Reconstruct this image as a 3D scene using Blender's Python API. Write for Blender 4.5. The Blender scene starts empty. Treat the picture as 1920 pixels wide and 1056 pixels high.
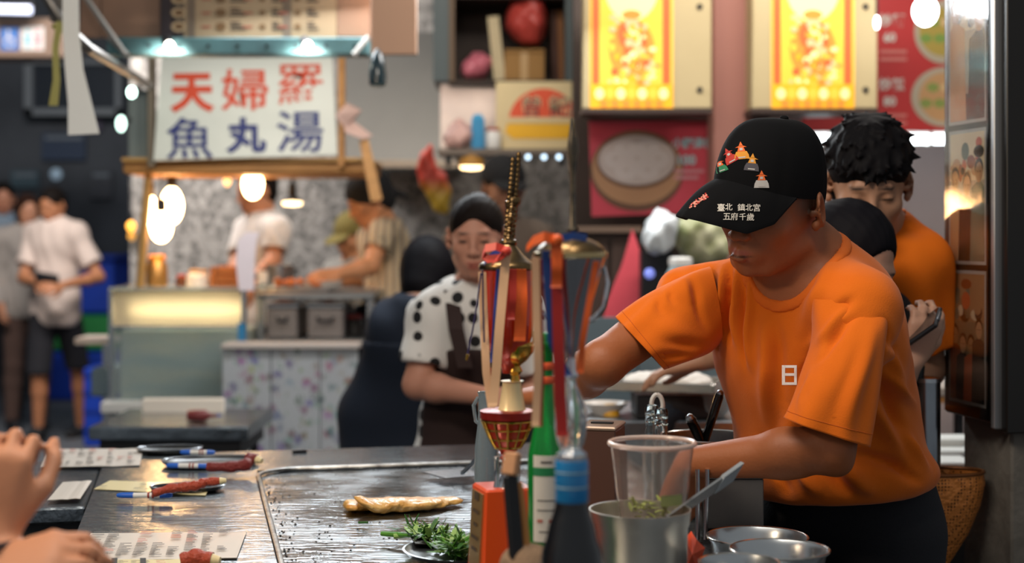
import bpy, bmesh, math, random
import numpy as np
from mathutils import Vector, Matrix
from mathutils.bvhtree import BVHTree

# ------------------------------------------------------------------ camera
# level camera 1.4 m above the floor at the origin, looking along +Y; vertical lens shift
FPX, CAMH, CX, CY = 2800.0, 1.4, 960.0, 438.0
S = bpy.context.scene
COL = S.collection
cam_d = bpy.data.cameras.new('camera')
cam_d.sensor_width = 36.0
cam_d.lens = FPX * 36.0 / 1920.0
cam_d.shift_y = -(528.0 - CY) / 1920.0
cam_d.clip_start = 0.05
cam_d.clip_end = 200
cam_d.dof.use_dof = True
cam_d.dof.focus_distance = 2.46
cam_d.dof.aperture_fstop = 2.7
cam = bpy.data.objects.new('camera', cam_d)
COL.objects.link(cam)
cam.location = (0, 0, CAMH)
cam.rotation_euler = (math.pi / 2, 0, 0)
S.camera = cam

# ------------------------------------------------------------------ world
W = bpy.data.worlds.new('world'); S.world = W
W.use_nodes = True
bg = W.node_tree.nodes['Background']
bg.inputs[0].default_value = (0.90, 0.95, 1.0, 1)
bg.inputs[1].default_value = 0.27

# ------------------------------------------------------------------ area lights (tubes of the stalls' roofs, other lamps, added fills)
def area(name, loc, target, sx, sy, watt, col):
    l = bpy.data.lights.new(name, 'AREA'); l.shape = 'RECTANGLE'; l.size = sx; l.size_y = sy
    l.energy = watt; l.color = col
    o = bpy.data.objects.new(name, l); COL.objects.link(o)
    o.location = loc
    o.rotation_euler = (Vector(target) - Vector(loc)).to_track_quat('-Z', 'Y').to_euler()
    return o
area('stall_roof_light', (-0.25, 1.75, 2.75), (0.40, 2.6, 1.1), 1.3, 0.3, 30, (1.0, 0.90, 0.78))
area('counter_front_lamp', (-1.3, 1.3, 2.2), (0.0, 2.2, 1.1), 0.25, 0.25, 13, (1.0, 0.78, 0.54))
area('griddle_roof_light', (-0.35, 5.0, 2.30), (-0.25, 3.4, 0.9), 1.3, 0.25, 36, (0.90, 0.96, 1.0))
area('kitchen_roof_light', (0.9, 4.5, 2.9), (0.85, 5.4, 1.2), 1.4, 0.25, 38, (1.0, 0.93, 0.86))
area('shelf_fill_light', (0.0, 5.5, 2.75), (0.05, 6.5, 1.9), 0.9, 0.2, 9, (1.0, 0.93, 0.82))  # unseen fill light, added to brighten the disc sign and shelf bay
area('street_light', (-2.6, 7.5, 3.4), (-2.7, 9.6, 0.8), 1.4, 0.3, 150, (1.0, 0.93, 0.88))
area('tempura_wall_fill', (-0.3, 7.0, 2.2), (-0.3, 8.6, 1.3), 1.2, 0.2, 9, (1.0, 0.90, 0.80))  # unseen fill light, set here to brighten the grey wall by the hood
S.view_settings.view_transform = 'Standard'
S.view_settings.look = 'None'
S.view_settings.gamma = 1.0
S.view_settings.use_curve_mapping = False
S.view_settings.exposure = 0.0

random.seed(7)
rng = np.random.default_rng(7)
def at(px, py, D):
    return Vector(((px - CX) * D / FPX, D, CAMH - (py - CY) * D / FPX))
def fl(D): return CY + CAMH * FPX / D
def px_of(p):
    return CX + FPX * p[0] / p[1], CY + FPX * (CAMH - p[2]) / p[1]

# ------------------------------------------------------------------ materials
def C(h, a=1.0):
    def lin(c):
        c /= 255.0
        return c / 12.92 if c <= 0.04045 else ((c + 0.055) / 1.055) ** 2.4
    return (lin(int(h[0:2], 16)), lin(int(h[2:4], 16)), lin(int(h[4:6], 16)), a)
_mats = {}
def M(name, col='808080', rough=0.5, metal=0.0, emit=0.0, ecol=None, var=None, bump=None, trans=0.0, alpha=1.0,
      coat=0.0, ior=1.45, sss=0.0, aniso=None, spec=None, attr=None, sheen=0.0):
    if name in _mats: return _mats[name]
    m = bpy.data.materials.new(name); m.use_nodes = True
    nt = m.node_tree; b = nt.nodes['Principled BSDF']; L = nt.links
    c = C(col) if isinstance(col, str) else col
    b.inputs['Base Color'].default_value = c
    b.inputs['Roughness'].default_value = rough
    b.inputs['Metallic'].default_value = metal
    b.inputs['IOR'].default_value = ior
    b.inputs['Transmission Weight'].default_value = trans
    b.inputs['Alpha'].default_value = alpha
    b.inputs['Coat Weight'].default_value = coat
    b.inputs['Coat Roughness'].default_value = 0.06
    b.inputs['Sheen Weight'].default_value = sheen
    if spec is not None: b.inputs['Specular IOR Level'].default_value = spec
    if sss:
        b.inputs['Subsurface Weight'].default_value = sss
        b.inputs['Subsurface Radius'].default_value = (0.01, 0.004, 0.002)
    if emit:
        b.inputs['Emission Color'].default_value = C(ecol) if ecol else c
        b.inputs['Emission Strength'].default_value = emit
    tc = None
    def coords():
        nonlocal tc
        if tc is None: tc = nt.nodes.new('ShaderNodeTexCoord')
        return tc.outputs['Object']
    src = None
    if attr:
        a = nt.nodes.new('ShaderNodeAttribute'); a.attribute_name = attr
        src = a.outputs['Color']
    if var:
        sc, amt = var[0], var[1]
        n = nt.nodes.new('ShaderNodeTexNoise'); n.inputs['Scale'].default_value = sc
        n.inputs['Detail'].default_value = 5; n.inputs['Roughness'].default_value = 0.6
        if len(var) > 3:
            mp = nt.nodes.new('ShaderNodeMapping'); mp.inputs['Scale'].default_value = var[3]
            L.new(coords(), mp.inputs[0]); L.new(mp.outputs[0], n.inputs['Vector'])
        else: L.new(coords(), n.inputs['Vector'])
        mx = nt.nodes.new('ShaderNodeMix'); mx.data_type = 'RGBA'
        c2 = C(var[2]) if len(var) > 2 and var[2] else tuple(x * 0.5 for x in c[:3]) + (1,)
        rp = nt.nodes.new('ShaderNodeMapRange')
        rp.inputs[1].default_value = 0.4; rp.inputs[2].default_value = 0.7
        rp.inputs[3].default_value = 0; rp.inputs[4].default_value = amt
        L.new(n.outputs[0], rp.inputs[0]); L.new(rp.outputs[0], mx.inputs[0])
        if src: L.new(src, mx.inputs[6])
        else: mx.inputs[6].default_value = c
        mx.inputs[7].default_value = c2
        src = mx.outputs[2]
    if src: L.new(src, b.inputs['Base Color'])
    if bump:
        n = nt.nodes.new('ShaderNodeTexNoise'); n.inputs['Scale'].default_value = bump[0]
        n.inputs['Detail'].default_value = 4
        if len(bump) > 2:
            mp = nt.nodes.new('ShaderNodeMapping'); mp.inputs['Scale'].default_value = bump[2]
            L.new(coords(), mp.inputs[0]); L.new(mp.outputs[0], n.inputs['Vector'])
        else: L.new(coords(), n.inputs['Vector'])
        bp = nt.nodes.new('ShaderNodeBump'); bp.inputs['Strength'].default_value = bump[1]
        bp.inputs['Distance'].default_value = 0.01
        L.new(n.outputs[0], bp.inputs['Height']); L.new(bp.outputs[0], b.inputs['Normal'])
    _mats[name] = m
    return m

# ------------------------------------------------------------------ objects
def tag(o, label=None, cat=None, group=None, kind=None):
    if label: o['label'] = label
    if cat: o['category'] = cat
    if group: o['group'] = group
    if kind: o['kind'] = kind
    return o
def thing(name, label, cat, loc, group=None):
    o = bpy.data.objects.new(name, None); COL.objects.link(o)
    o.empty_display_size = 0.05
    o.location = loc
    return tag(o, label, cat, group)
def link(name, me, parent=None, label=None):
    o = bpy.data.objects.new(name, me); COL.objects.link(o)
    if parent is not None:
        o.parent = parent
        loc = parent.location.copy() if parent.parent is None else Vector((0, 0, 0))
        # meshes are written in world coordinates
        o.matrix_parent_inverse = Matrix.Translation(-loc)
    if label: o['label'] = label
    return o
I4 = Matrix.Identity(4)
class MB:
    def __init__(s, X=None): s.v = []; s.f = []; s.m = []; s.X = X; s.cur = 0
    def add(s, vs, fs):
        b = len(s.v)
        s.v += [tuple(s.X @ Vector(p)) if s.X else tuple(p) for p in vs]
        s.f += [tuple(i + b for i in f) for f in fs]
        s.m += [s.cur] * len(fs)
        return s
    def box(s, c, d, R=None, bev=0.0, taper=1.0):
        """box at centre c, full size d; bev chamfers the vertical edges and rims"""
        hx, hy, hz = d[0] / 2, d[1] / 2, d[2] / 2
        c = Vector(c)
        if bev <= 0:
            P = [(-hx, -hy, -hz), (hx, -hy, -hz), (hx, hy, -hz), (-hx, hy, -hz)]
            P += [(x * taper, y * taper, hz) for x, y, z in P]
            Fs = [(0, 3, 2, 1), (4, 5, 6, 7), (0, 1, 5, 4), (1, 2, 6, 5), (2, 3, 7, 6), (3, 0, 4, 7)]
        else:
            b = min(bev, hx * .9, hy * .9, hz * .9)
            P = []
            for zz, ins in ((-hz, b), (-hz + b, 0), (hz - b, 0), (hz, b)):
                k = 1 + (taper - 1) * (zz + hz) / (2 * hz)
                x, y = (hx - ins) * k, (hy - ins) * k
                bb = b * .6
                P += [(-x + bb, -y, zz), (x - bb, -y, zz), (x, -y + bb, zz), (x, y - bb, zz), (x - bb, y, zz), (-x + bb, y, zz), (-x, y - bb, zz), (-x, -y + bb, zz)]
            Fs = [tuple(range(7, -1, -1)), tuple(range(24, 32))]
            for r in range(3):
                for i in range(8):
                    j = (i + 1) % 8
                    Fs.append((r * 8 + i, r * 8 + j, r * 8 + 8 + j, r * 8 + 8 + i))
        if R is None: R = Matrix.Identity(3)
        return s.add([c + R @ Vector(p) for p in P], Fs)
    def pbox(s, x0, y0, x1, y1, D, depth, bev=0.0):
        """box whose front face fills the pixel rectangle at distance D, going back by depth"""
        a, b = at(x0, y0, D), at(x1, y1, D)
        return s.box(((a.x + b.x) / 2, D + depth / 2, (a.z + b.z) / 2), (abs(b.x - a.x), depth, abs(a.z - b.z)), bev=bev)
    def lathe(s, prof, c=(0, 0, 0), n=28, R=None, cap=True, sx=1.0, sy=1.0):
        c = Vector(c); R = R or Matrix.Identity(3)
        vs, fs = [], []
        for r, z in prof:
            for i in range(n):
                a = 2 * math.pi * i / n
                vs.append(c + R @ Vector((r * math.cos(a) * sx, r * math.sin(a) * sy, z)))
        for k in range(len(prof) - 1):
            for i in range(n):
                j = (i + 1) % n
                fs.append((k * n + i, k * n + j, k * n + n + j, k * n + n + i))
        if cap:
            fs.append(tuple(range(n - 1, -1, -1)))
            fs.append(tuple((len(prof) - 1) * n + i for i in range(n)))
        return s.add(vs, fs)
    def cyl(s, a, b, ra, rb=None, n=16):
        a, b = Vector(a), Vector(b); rb = ra if rb is None else rb
        d = b - a; R = d.to_track_quat('Z', 'Y').to_matrix()
        return s.lathe([(ra, 0), (rb, d.length)], a, n, R)
    def tube(s, pts, r, n=8, flat=1.0, up=None):
        pts = [Vector(p) for p in pts]
        rs = r if isinstance(r, (list, tuple)) else [r] * len(pts)
        vs, fs = [], []
        prev = None
        for i, p in enumerate(pts):
            d = (pts[min(i + 1, len(pts) - 1)] - pts[max(i - 1, 0)])
            if d.length < 1e-9: d = Vector((0, 0, 1))
            d.normalize()
            if prev is None:
                ref = Vector(up) if up else (Vector((0, 0, 1)) if abs(d.z) < .9 else Vector((1, 0, 0)))
                u = (ref - d * ref.dot(d)).normalized()
            else:
                u = (prev - d * prev.dot(d)).normalized()
            prev = u; w = d.cross(u)
            for k in range(n):
                a = 2 * math.pi * k / n
                vs.append(p + (u * math.cos(a) * flat + w * math.sin(a)) * rs[i])
        for i in range(len(pts) - 1):
            for k in range(n):
                j = (k + 1) % n
                fs.append((i * n + k, i * n + j, i * n + n + j, i * n + n + k))
        fs.append(tuple(range(n - 1, -1, -1))); fs.append(tuple((len(pts) - 1) * n + k for k in range(n)))
        return s.add(vs, fs)
    def strip(s, pts, side, w, th=0.0012):
        """a ribbon: flat band of width w along pts, thickness th"""
        pts = [Vector(p) for p in pts]; vs, fs = [], []
        sides = side if isinstance(side, list) else [Vector(side)] * len(pts)
        ws = w if isinstance(w, list) else [w] * len(pts)
        for i, p in enumerate(pts):
            d = (pts[min(i + 1, len(pts) - 1)] - pts[max(i - 1, 0)]).normalized()
            sd = Vector(sides[i]).normalized(); n = d.cross(sd).normalized()
            for a, b in ((-1, -1), (1, -1), (1, 1), (-1, 1)):
                vs.append(p + sd * (a * ws[i] / 2) + n * (b * th / 2))
        for i in range(len(pts) - 1):
            for k in range(4):
                j = (k + 1) % 4
                fs.append((i * 4 + k, i * 4 + j, i * 4 + 4 + j, i * 4 + 4 + k))
        fs.append((3, 2, 1, 0)); e = (len(pts) - 1) * 4; fs.append((e, e + 1, e + 2, e + 3))
        return s.add(vs, fs)
    def sphere(s, c, r, n=16, m=10, sc=(1, 1, 1), R=None):
        prof = [(max(r * math.sin(math.pi * k / m), 1e-5), -r * math.cos(math.pi * k / m)) for k in range(m + 1)]
        c = Vector(c); R0 = R or Matrix.Identity(3)
        Rm = R0 @ Matrix.Diagonal(Vector(sc))
        return s.lathe(prof, c, n, Rm)
    def prism(s, poly, o, u, v, th):
        """polygon in plane (o,u,v), thickness th along u x v"""
        o, u, v = Vector(o), Vector(u), Vector(v); w = u.cross(v).normalized() * th
        n = len(poly)
        P = [o + u * a + v * b for a, b in poly]
        vs = P + [p + w for p in P]
        fs = [tuple(range(n - 1, -1, -1)), tuple(range(n, 2 * n))]
        for i in range(n):
            j = (i + 1) % n
            fs.append((i, j, n + j, n + i))
        return s.add(vs, fs)
    def ppoly(s, pts, D, th):
        """pixel outline at distance D given real thickness th going back"""
        P = [at(x, y, D) for x, y in pts]
        n = len(P); Q = [p + Vector((0, th, 0)) for p in P]
        fs = [tuple(range(n)), tuple(range(2 * n - 1, n - 1, -1))]
        for i in range(n):
            j = (i + 1) % n
            fs.append((j, i, n + i, n + j))
        return s.add(P + Q, fs)
    def build(s, name, mats, parent=None, smooth=False, label=None, angle=None, fix=True):
        me = bpy.data.meshes.new(name)
        me.from_pydata(s.v, [], s.f)
        if not isinstance(mats, (list, tuple)): mats = [mats]
        for m in mats: me.materials.append(m)
        if len(mats) > 1: me.polygons.foreach_set('material_index', s.m)
        if fix:
            bm = bmesh.new(); bm.from_mesh(me)
            bmesh.ops.recalc_face_normals(bm, faces=bm.faces)
            bm.to_mesh(me); bm.free()
        if smooth:
            me.polygons.foreach_set('use_smooth', [True] * len(me.polygons))
            me.set_sharp_from_angle(angle=math.radians(angle or 40))
        me.update()
        return link(name, me, parent, label)

# flat print: coloured shapes lying a fraction of a millimetre above a plane
class Print:
    def __init__(s, o, u, v, lift=0.0006):
        s.o, s.u, s.v = Vector(o), Vector(u), Vector(v); s.n = s.u.cross(s.v).normalized()
        s.V = []; s.F = []; s.mi = []; s.mats = []; s.k = 0; s.lift = lift
    def _m(s, m):
        if m not in s.mats: s.mats.append(m)
        return s.mats.index(m)
    def poly(s, pts, m):
        s.k += 1
        b = len(s.V); off = s.n * (s.lift + s.k * 2e-5)
        s.V += [s.o + s.u * a + s.v * c + off for a, c in pts]
        s.F.append(tuple(range(b, b + len(pts)))); s.mi.append(s._m(m)); return s
    def rect(s, x0, y0, x1, y1, m): return s.poly([(x0, y0), (x1, y0), (x1, y1), (x0, y1)], m)
    def ell(s, x, y, a, b, m, n=20, rot=0):
        cr, sr = math.cos(rot), math.sin(rot)
        return s.poly([(x + a * math.cos(t) * cr - b * math.sin(t) * sr, y + a * math.cos(t) * sr + b * math.sin(t) * cr)
                       for t in (2 * math.pi * i / n for i in range(n))], m)
    def text(s, st, x, y, h, m, bold=0.0, w=None):
        """glyphs centred on (x,y), height h"""
        s.k += 1
        P, Fs = glyphs(st, bold)
        if not len(P): return s
        lo, hi = P.min(0), P.max(0); sc = h / (hi[1] - lo[1])
        sx = sc if w is None else w / (hi[0] - lo[0])
        b = len(s.V); off = s.n * (s.lift + s.k * 2e-5)
        for p in P:
            a = x + (p[0] - (lo[0] + hi[0]) / 2) * sx; c = y + (p[1] - (lo[1] + hi[1]) / 2) * sc
            s.V.append(s.o + s.u * a + s.v * c + off)
        for f in Fs: s.F.append(tuple(i + b for i in f)); s.mi.append(s._m(m))
        return s
    def build(s, name, parent, label=None):
        me = bpy.data.meshes.new(name); me.from_pydata([tuple(p) for p in s.V], [], s.F)
        for m in s.mats: me.materials.append(m)
        me.polygons.foreach_set('material_index', s.mi); me.update()
        return link(name, me, parent, label)
_gl = {}
def glyphs(st, bold=0.0):
    key = (st, bold)
    if key in _gl: return _gl[key]
    cu = bpy.data.curves.new('lettering', 'FONT'); cu.body = st; cu.size = 1.0; cu.offset = bold
    cu.resolution_u = 3
    o = bpy.data.objects.new('lettering', cu); COL.objects.link(o)
    dg = bpy.context.evaluated_depsgraph_get(); dg.update()
    me = bpy.data.meshes.new_from_object(o.evaluated_get(dg))
    P = np.array([v.co[:2] for v in me.vertices]); Fs = [tuple(p.vertices) for p in me.polygons]
    bpy.data.objects.remove(o); bpy.data.curves.remove(cu); bpy.data.meshes.remove(me)
    _gl[key] = (P, Fs)
    return _gl[key]

# ------------------------------------------------------------------ implicit bodies: one continuous skin per figure
def RC(a, b, ra, rb=None, k=0.02, op='u'): return ('rc', Vector(a), Vector(b), ra, ra if rb is None else rb, k, op)
def EL(c, r, R=None, k=0.02, op='u'): return ('el', Vector(c), tuple(r), R or Matrix.Identity(3), k, op)
def CUT(p, n, k=0.004, c=None, rad=None): return ('cut', Vector(p), Vector(n).normalized(), k, c, rad)
def grow(prims, e):
    out = []
    for p in prims:
        if p[0] == 'rc': out.append(('rc', p[1], p[2], p[3] + e, p[4] + e) + p[5:])
        elif p[0] == 'el': out.append(('el', p[1], tuple(x + e for x in p[2])) + p[3:])
        else: out.append(p)
    return out
def axis_pts(lo, hi, h, fine):
    xs = [lo]
    while xs[-1] < hi:
        st = h
        for a, b, hf in fine:
            if a - h <= xs[-1] <= b: st = min(st, hf)
        xs.append(xs[-1] + st)
    return np.array(xs, np.float32)
def sdf_mesh(prims, h, fine=(), smooth=1):
    lo = np.full(3, 1e9); hi = np.full(3, -1e9)
    for p in prims:
        if p[-1] in ('s', 'i') or p[0] == 'cut': continue
        if p[0] == 'rc':
            for q, r in ((p[1], p[3]), (p[2], p[4])):
                lo = np.minimum(lo, np.array(q) - r); hi = np.maximum(hi, np.array(q) + r)
        else:
            r = max(p[2]); lo = np.minimum(lo, np.array(p[1]) - r); hi = np.maximum(hi, np.array(p[1]) + r)
    lo -= 3 * h; hi += 3 * h
    ax = [axis_pts(lo[i], hi[i], h, [(np.array(f[0])[i], np.array(f[1])[i], f[2]) for f in fine]) for i in range(3)]
    f = np.full([len(a) for a in ax], 1.0, np.float32)
    for p in prims:
        if p[0] == 'cut':
            _, q, n, k, c, rad = p
            sl = [slice(None)] * 3
            if c is not None:
                sl = [slice(int(np.searchsorted(ax[i], c[i] - rad)), int(np.searchsorted(ax[i], c[i] + rad))) for i in range(3)]
            sl = tuple(sl); X, Y, Z = ax[0][sl[0]][:, None, None], ax[1][sl[1]][None, :, None], ax[2][sl[2]][None, None, :]
            d = (X - q.x) * n.x + (Y - q.y) * n.y + (Z - q.z) * n.z
            g = f[sl]
            hh = np.maximum(k - np.abs(g - d), 0) / k
            f[sl] = np.maximum(g, d) + hh * hh * k * 0.25
            continue
        k, op = p[-2], p[-1]; m = k + 2.5 * h
        if p[0] == 'rc':
            a, b, ra, rb = np.array(p[1]), np.array(p[2]), p[3], p[4]
            l2 = np.minimum(a - ra, b - rb) - m; h2 = np.maximum(a + ra, b + rb) + m
        else:
            Rn = np.abs(np.array(p[3])); ext = Rn @ np.array(p[2])
            l2 = np.array(p[1]) - ext - m; h2 = np.array(p[1]) + ext + m
        sl = tuple(slice(int(np.searchsorted(ax[i], l2[i])), int(np.searchsorted(ax[i], h2[i]))) for i in range(3))
        X, Y, Z = ax[0][sl[0]][:, None, None], ax[1][sl[1]][None, :, None], ax[2][sl[2]][None, None, :]
        g = f[sl]
        if g.size == 0: continue
        if p[0] == 'rc':
            ba = b - a; L2 = float(ba @ ba) + 1e-12
            t = np.clip(((X - a[0]) * ba[0] + (Y - a[1]) * ba[1] + (Z - a[2]) * ba[2]) / L2, 0, 1)
            d = np.sqrt((X - a[0] - t * ba[0]) ** 2 + (Y - a[1] - t * ba[1]) ** 2 + (Z - a[2] - t * ba[2]) ** 2) - (ra + (rb - ra) * t)
        else:
            Ri = np.array(p[3]).T; c, r = np.array(p[1]), p[2]
            dx, dy, dz = X - c[0], Y - c[1], Z - c[2]
            q = [Ri[i, 0] * dx + Ri[i, 1] * dy + Ri[i, 2] * dz for i in range(3)]
            k0 = np.sqrt(sum((q[i] / r[i]) ** 2 for i in range(3)))
            k1 = np.sqrt(sum((q[i] / r[i] ** 2) ** 2 for i in range(3))) + 1e-9
            d = k0 * (k0 - 1) / k1
        d = d.astype(np.float32)
        if op == 'u':
            hh = np.maximum(k - np.abs(g - d), 0) / k
            f[sl] = np.minimum(g, d) - hh * hh * k * 0.25
        elif op == 'i':
            r_ = np.maximum(g, d); f[:] = 1.0; f[sl] = r_
        else:
            hh = np.maximum(k - np.abs(g + d), 0) / k
            f[sl] = np.maximum(g, -d) + hh * hh * k * 0.25
    # surface nets
    ins = f < 0
    c8 = [ins[i:f.shape[0] - 1 + i, j:f.shape[1] - 1 + j, l:f.shape[2] - 1 + l] for i in (0, 1) for j in (0, 1) for l in (0, 1)]
    anyc = c8[0].copy(); allc = c8[0].copy()
    for c in c8[1:]: anyc |= c; allc &= c
    act = anyc & ~allc
    I = np.argwhere(act)
    idx = np.full(act.shape, -1, np.int32); idx[act] = np.arange(len(I))
    acc = np.zeros((len(I), 3)); cnt = np.zeros(len(I))
    offs = [(i, j, l) for i in (0, 1) for j in (0, 1) for l in (0, 1)]
    for a in offs:
        for axn in range(3):
            if a[axn] == 1: continue
            b = list(a); b[axn] = 1
            fa = f[I[:, 0] + a[0], I[:, 1] + a[1], I[:, 2] + a[2]]; fb = f[I[:, 0] + b[0], I[:, 1] + b[1], I[:, 2] + b[2]]
            mk = (fa < 0) != (fb < 0)
            t = np.clip(np.where(mk, fa / np.where(np.abs(fa - fb) < 1e-9, 1, fa - fb), 0), 0, 1)
            for i in range(3):
                pa = ax[i][I[:, i] + a[i]]; pb = ax[i][I[:, i] + b[i]]
                acc[:, i] += np.where(mk, pa + t * (pb - pa), 0)
            cnt += mk
    V = acc / np.maximum(cnt, 1)[:, None]
    Q = []
    for axn in range(3):
        s0 = [slice(None)] * 3; s1 = [slice(None)] * 3; s0[axn] = slice(0, -1); s1[axn] = slice(1, None)
        A, B = ins[tuple(s0)], ins[tuple(s1)]
        E = np.argwhere(A != B)
        o1, o2 = [i for i in range(3) if i != axn]
        E = E[(E[:, o1] > 0) & (E[:, o2] > 0) & (E[:, o1] < f.shape[o1] - 1) & (E[:, o2] < f.shape[o2] - 1)]
        if not len(E): continue
        inside_first = A[E[:, 0], E[:, 1], E[:, 2]]
        def cell(d1, d2):
            e = E.copy(); e[:, o1] += d1; e[:, o2] += d2
            return idx[e[:, 0], e[:, 1], e[:, 2]]
        q = np.stack([cell(-1, -1), cell(0, -1), cell(0, 0), cell(-1, 0)], 1)
        flip = inside_first if axn != 1 else ~inside_first
        q[~flip] = q[~flip][:, ::-1]
        Q.append(q)
    Q = np.concatenate(Q) if Q else np.zeros((0, 4), int)
    Q = Q[(Q >= 0).all(1)]
    for _ in range(smooth):
        V = laplace(V, Q, 0.5)
    return V, Q
def laplace(V, Q, w):
    e0 = np.concatenate([Q[:, i] for i in range(4)]); e1 = np.concatenate([Q[:, (i + 1) % 4] for i in range(4)])
    n = np.bincount(e0, minlength=len(V)) + np.bincount(e1, minlength=len(V))
    A = np.stack([np.bincount(e0, V[e1, i], len(V)) + np.bincount(e1, V[e0, i], len(V)) for i in range(3)], 1)
    return V + w * (A / np.maximum(n, 1)[:, None] - V)
def vnormals(V, Q):
    fn = np.cross(V[Q[:, 2]] - V[Q[:, 0]], V[Q[:, 3]] - V[Q[:, 1]])
    N = np.zeros_like(V)
    for i in range(4):
        for j in range(3): N[:, j] += np.bincount(Q[:, i], fn[:, j], len(V))
    return N / np.maximum(np.linalg.norm(N, axis=1), 1e-12)[:, None]
def seg_fold(V, N, folds):
    """cloth folds: (a, b, height, width) ridges (height<0: creases) fading at their ends"""
    D = np.zeros(len(V))
    for a, b, hgt, wid in folds:
        a, b = np.array(a), np.array(b); ba = b - a
        t = np.clip((V - a) @ ba / (ba @ ba), 0, 1)
        d2 = ((V - a - t[:, None] * ba) ** 2).sum(1)
        D += hgt * np.exp(-d2 / wid ** 2) * np.clip(4 * t * (1 - t) + 0.25, 0, 1)
    return V + N * D[:, None]
def chain_fold(V, N, chains):
    D = np.zeros(len(V))
    for pts, hgt, wid in chains:
        P = np.array([tuple(p) for p in pts]); lo, hi = P.min(0) - 3 * wid, P.max(0) + 3 * wid
        idx = np.nonzero(((V > lo) & (V < hi)).all(1))[0]
        if not len(idx): continue
        X = V[idx]; best = np.full(len(X), 1e9); par = np.zeros(len(X)); n = len(P) - 1
        for i in range(n):
            ba = P[i + 1] - P[i]; t = np.clip((X - P[i]) @ ba / (ba @ ba + 1e-12), 0, 1)
            d = ((X - P[i] - t[:, None] * ba) ** 2).sum(1); m = d < best
            best[m] = d[m]; par[m] = (i + t[m]) / n
        D[idx] += hgt * np.exp(-best / wid ** 2) * np.clip(3.2 * par * (1 - par) + .15, 0, 1)
    return V + N * D[:, None]
def np_mesh(name, V, Q, mat, parent=None, col=None, label=None):
    me = bpy.data.meshes.new(name)
    me.vertices.add(len(V)); me.vertices.foreach_set('co', V.astype(np.float32).ravel())
    me.loops.add(len(Q) * 4); me.loops.foreach_set('vertex_index', Q.astype(np.int32).ravel())
    me.polygons.add(len(Q))
    me.polygons.foreach_set('loop_start', np.arange(0, len(Q) * 4, 4, dtype=np.int32))
    me.polygons.foreach_set('use_smooth', np.ones(len(Q), bool))
    me.update(calc_edges=True); me.validate()
    if col is not None:
        a = me.color_attributes.new('pigment', 'FLOAT_COLOR', 'POINT')
        a.data.foreach_set('color', np.concatenate([col, np.ones((len(col), 1))], 1).astype(np.float32).ravel())
    me.materials.append(mat)
    return link(name, me, parent, label)
def paint(V, base, marks):
    """pigment of skin: marks = (centre, R, radii, colour, softness)"""
    c = np.tile(np.array(base[:3]), (len(V), 1))
    for ce, R, r, co, so in marks:
        q = (V - np.array(ce)) @ np.array(R)
        d = np.sqrt(((q / np.array(r)) ** 2).sum(1))
        w = np.clip((1 + so - d) / (2 * so), 0, 1)[:, None]
        c = c * (1 - w) + np.array(co[:3]) * w
    return c
def frame(az, pitch=0.0, roll=0.0):
    """columns: left, forward, up; az 0 faces the camera, negative turns to the picture's left; pitch>0 looks down"""
    a, p = math.radians(az), math.radians(pitch)
    f = Vector((math.sin(a) * math.cos(p), -math.cos(a) * math.cos(p), -math.sin(p)))
    l = Vector((math.cos(a), math.sin(a), 0))
    u = Vector((math.sin(a) * math.sin(p), -math.cos(a) * math.sin(p), math.cos(p)))
    r = math.radians(roll)
    l, u = l * math.cos(r) + u * math.sin(r), u * math.cos(r) - l * math.sin(r)
    return Matrix((l, f, u)).transposed()
def hand_prims(w, d, n, s=1.0, curl=0.5, thumb=1, spread=0.12):
    """w wrist, d towards the fingers, n out of the palm; four fingers of unequal length and a thumb from the side of the palm"""
    d = Vector(d).normalized(); n = (Vector(n) - d * Vector(n).dot(d)).normalized(); sd = d.cross(n) * thumb
    w = Vector(w); P = []
    for i, (off, mc, ln) in enumerate(((0.030, 0.088, 0.074), (0.010, 0.092, 0.082), (-0.010, 0.088, 0.076), (-0.028, 0.080, 0.060))):
        kn = w + (d * mc + sd * off) * s
        P.append(RC(w + (d * 0.012 + sd * off * 0.6) * s, kn, 0.0135 * s, 0.0115 * s, 0.014 * s))
        p, ang = kn, curl * 0.6
        dirs = (d + sd * spread * off / 0.03).normalized()
        for j, fr in enumerate((0.46, 0.30, 0.24)):
            v = dirs * math.cos(ang) + n * math.sin(ang)
            q = p + v * (ln * fr * s)
            P.append(RC(p, q, (0.0098 - 0.0010 * j) * s, (0.0090 - 0.0010 * j) * s, 0.004 * s))
            p = q; ang += curl * 0.95
    t0 = w + (d * 0.025 + sd * 0.024 + n * 0.008) * s
    t1 = t0 + (d * 0.035 + sd * 0.026 + n * 0.012) * s
    t2 = t1 + (d * 0.030 + sd * 0.006 + n * 0.012 * (0.5 + curl)) * s
    t3 = t2 + (d * 0.024 - sd * 0.004 * curl + n * 0.012 * curl) * s
    P += [RC(t0, t1, 0.016 * s, 0.0125 * s, 0.012 * s), RC(t1, t2, 0.0115 * s, 0.0105 * s, 0.005 * s), RC(t2, t3, 0.0105 * s, 0.008 * s, 0.004 * s)]
    P.append(EL(w + (d * 0.05 + n * 0.004) * s, (0.036 * s, 0.045 * s, 0.014 * s), Matrix((sd, d, n)).transposed(), 0.014 * s))
    return P
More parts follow.
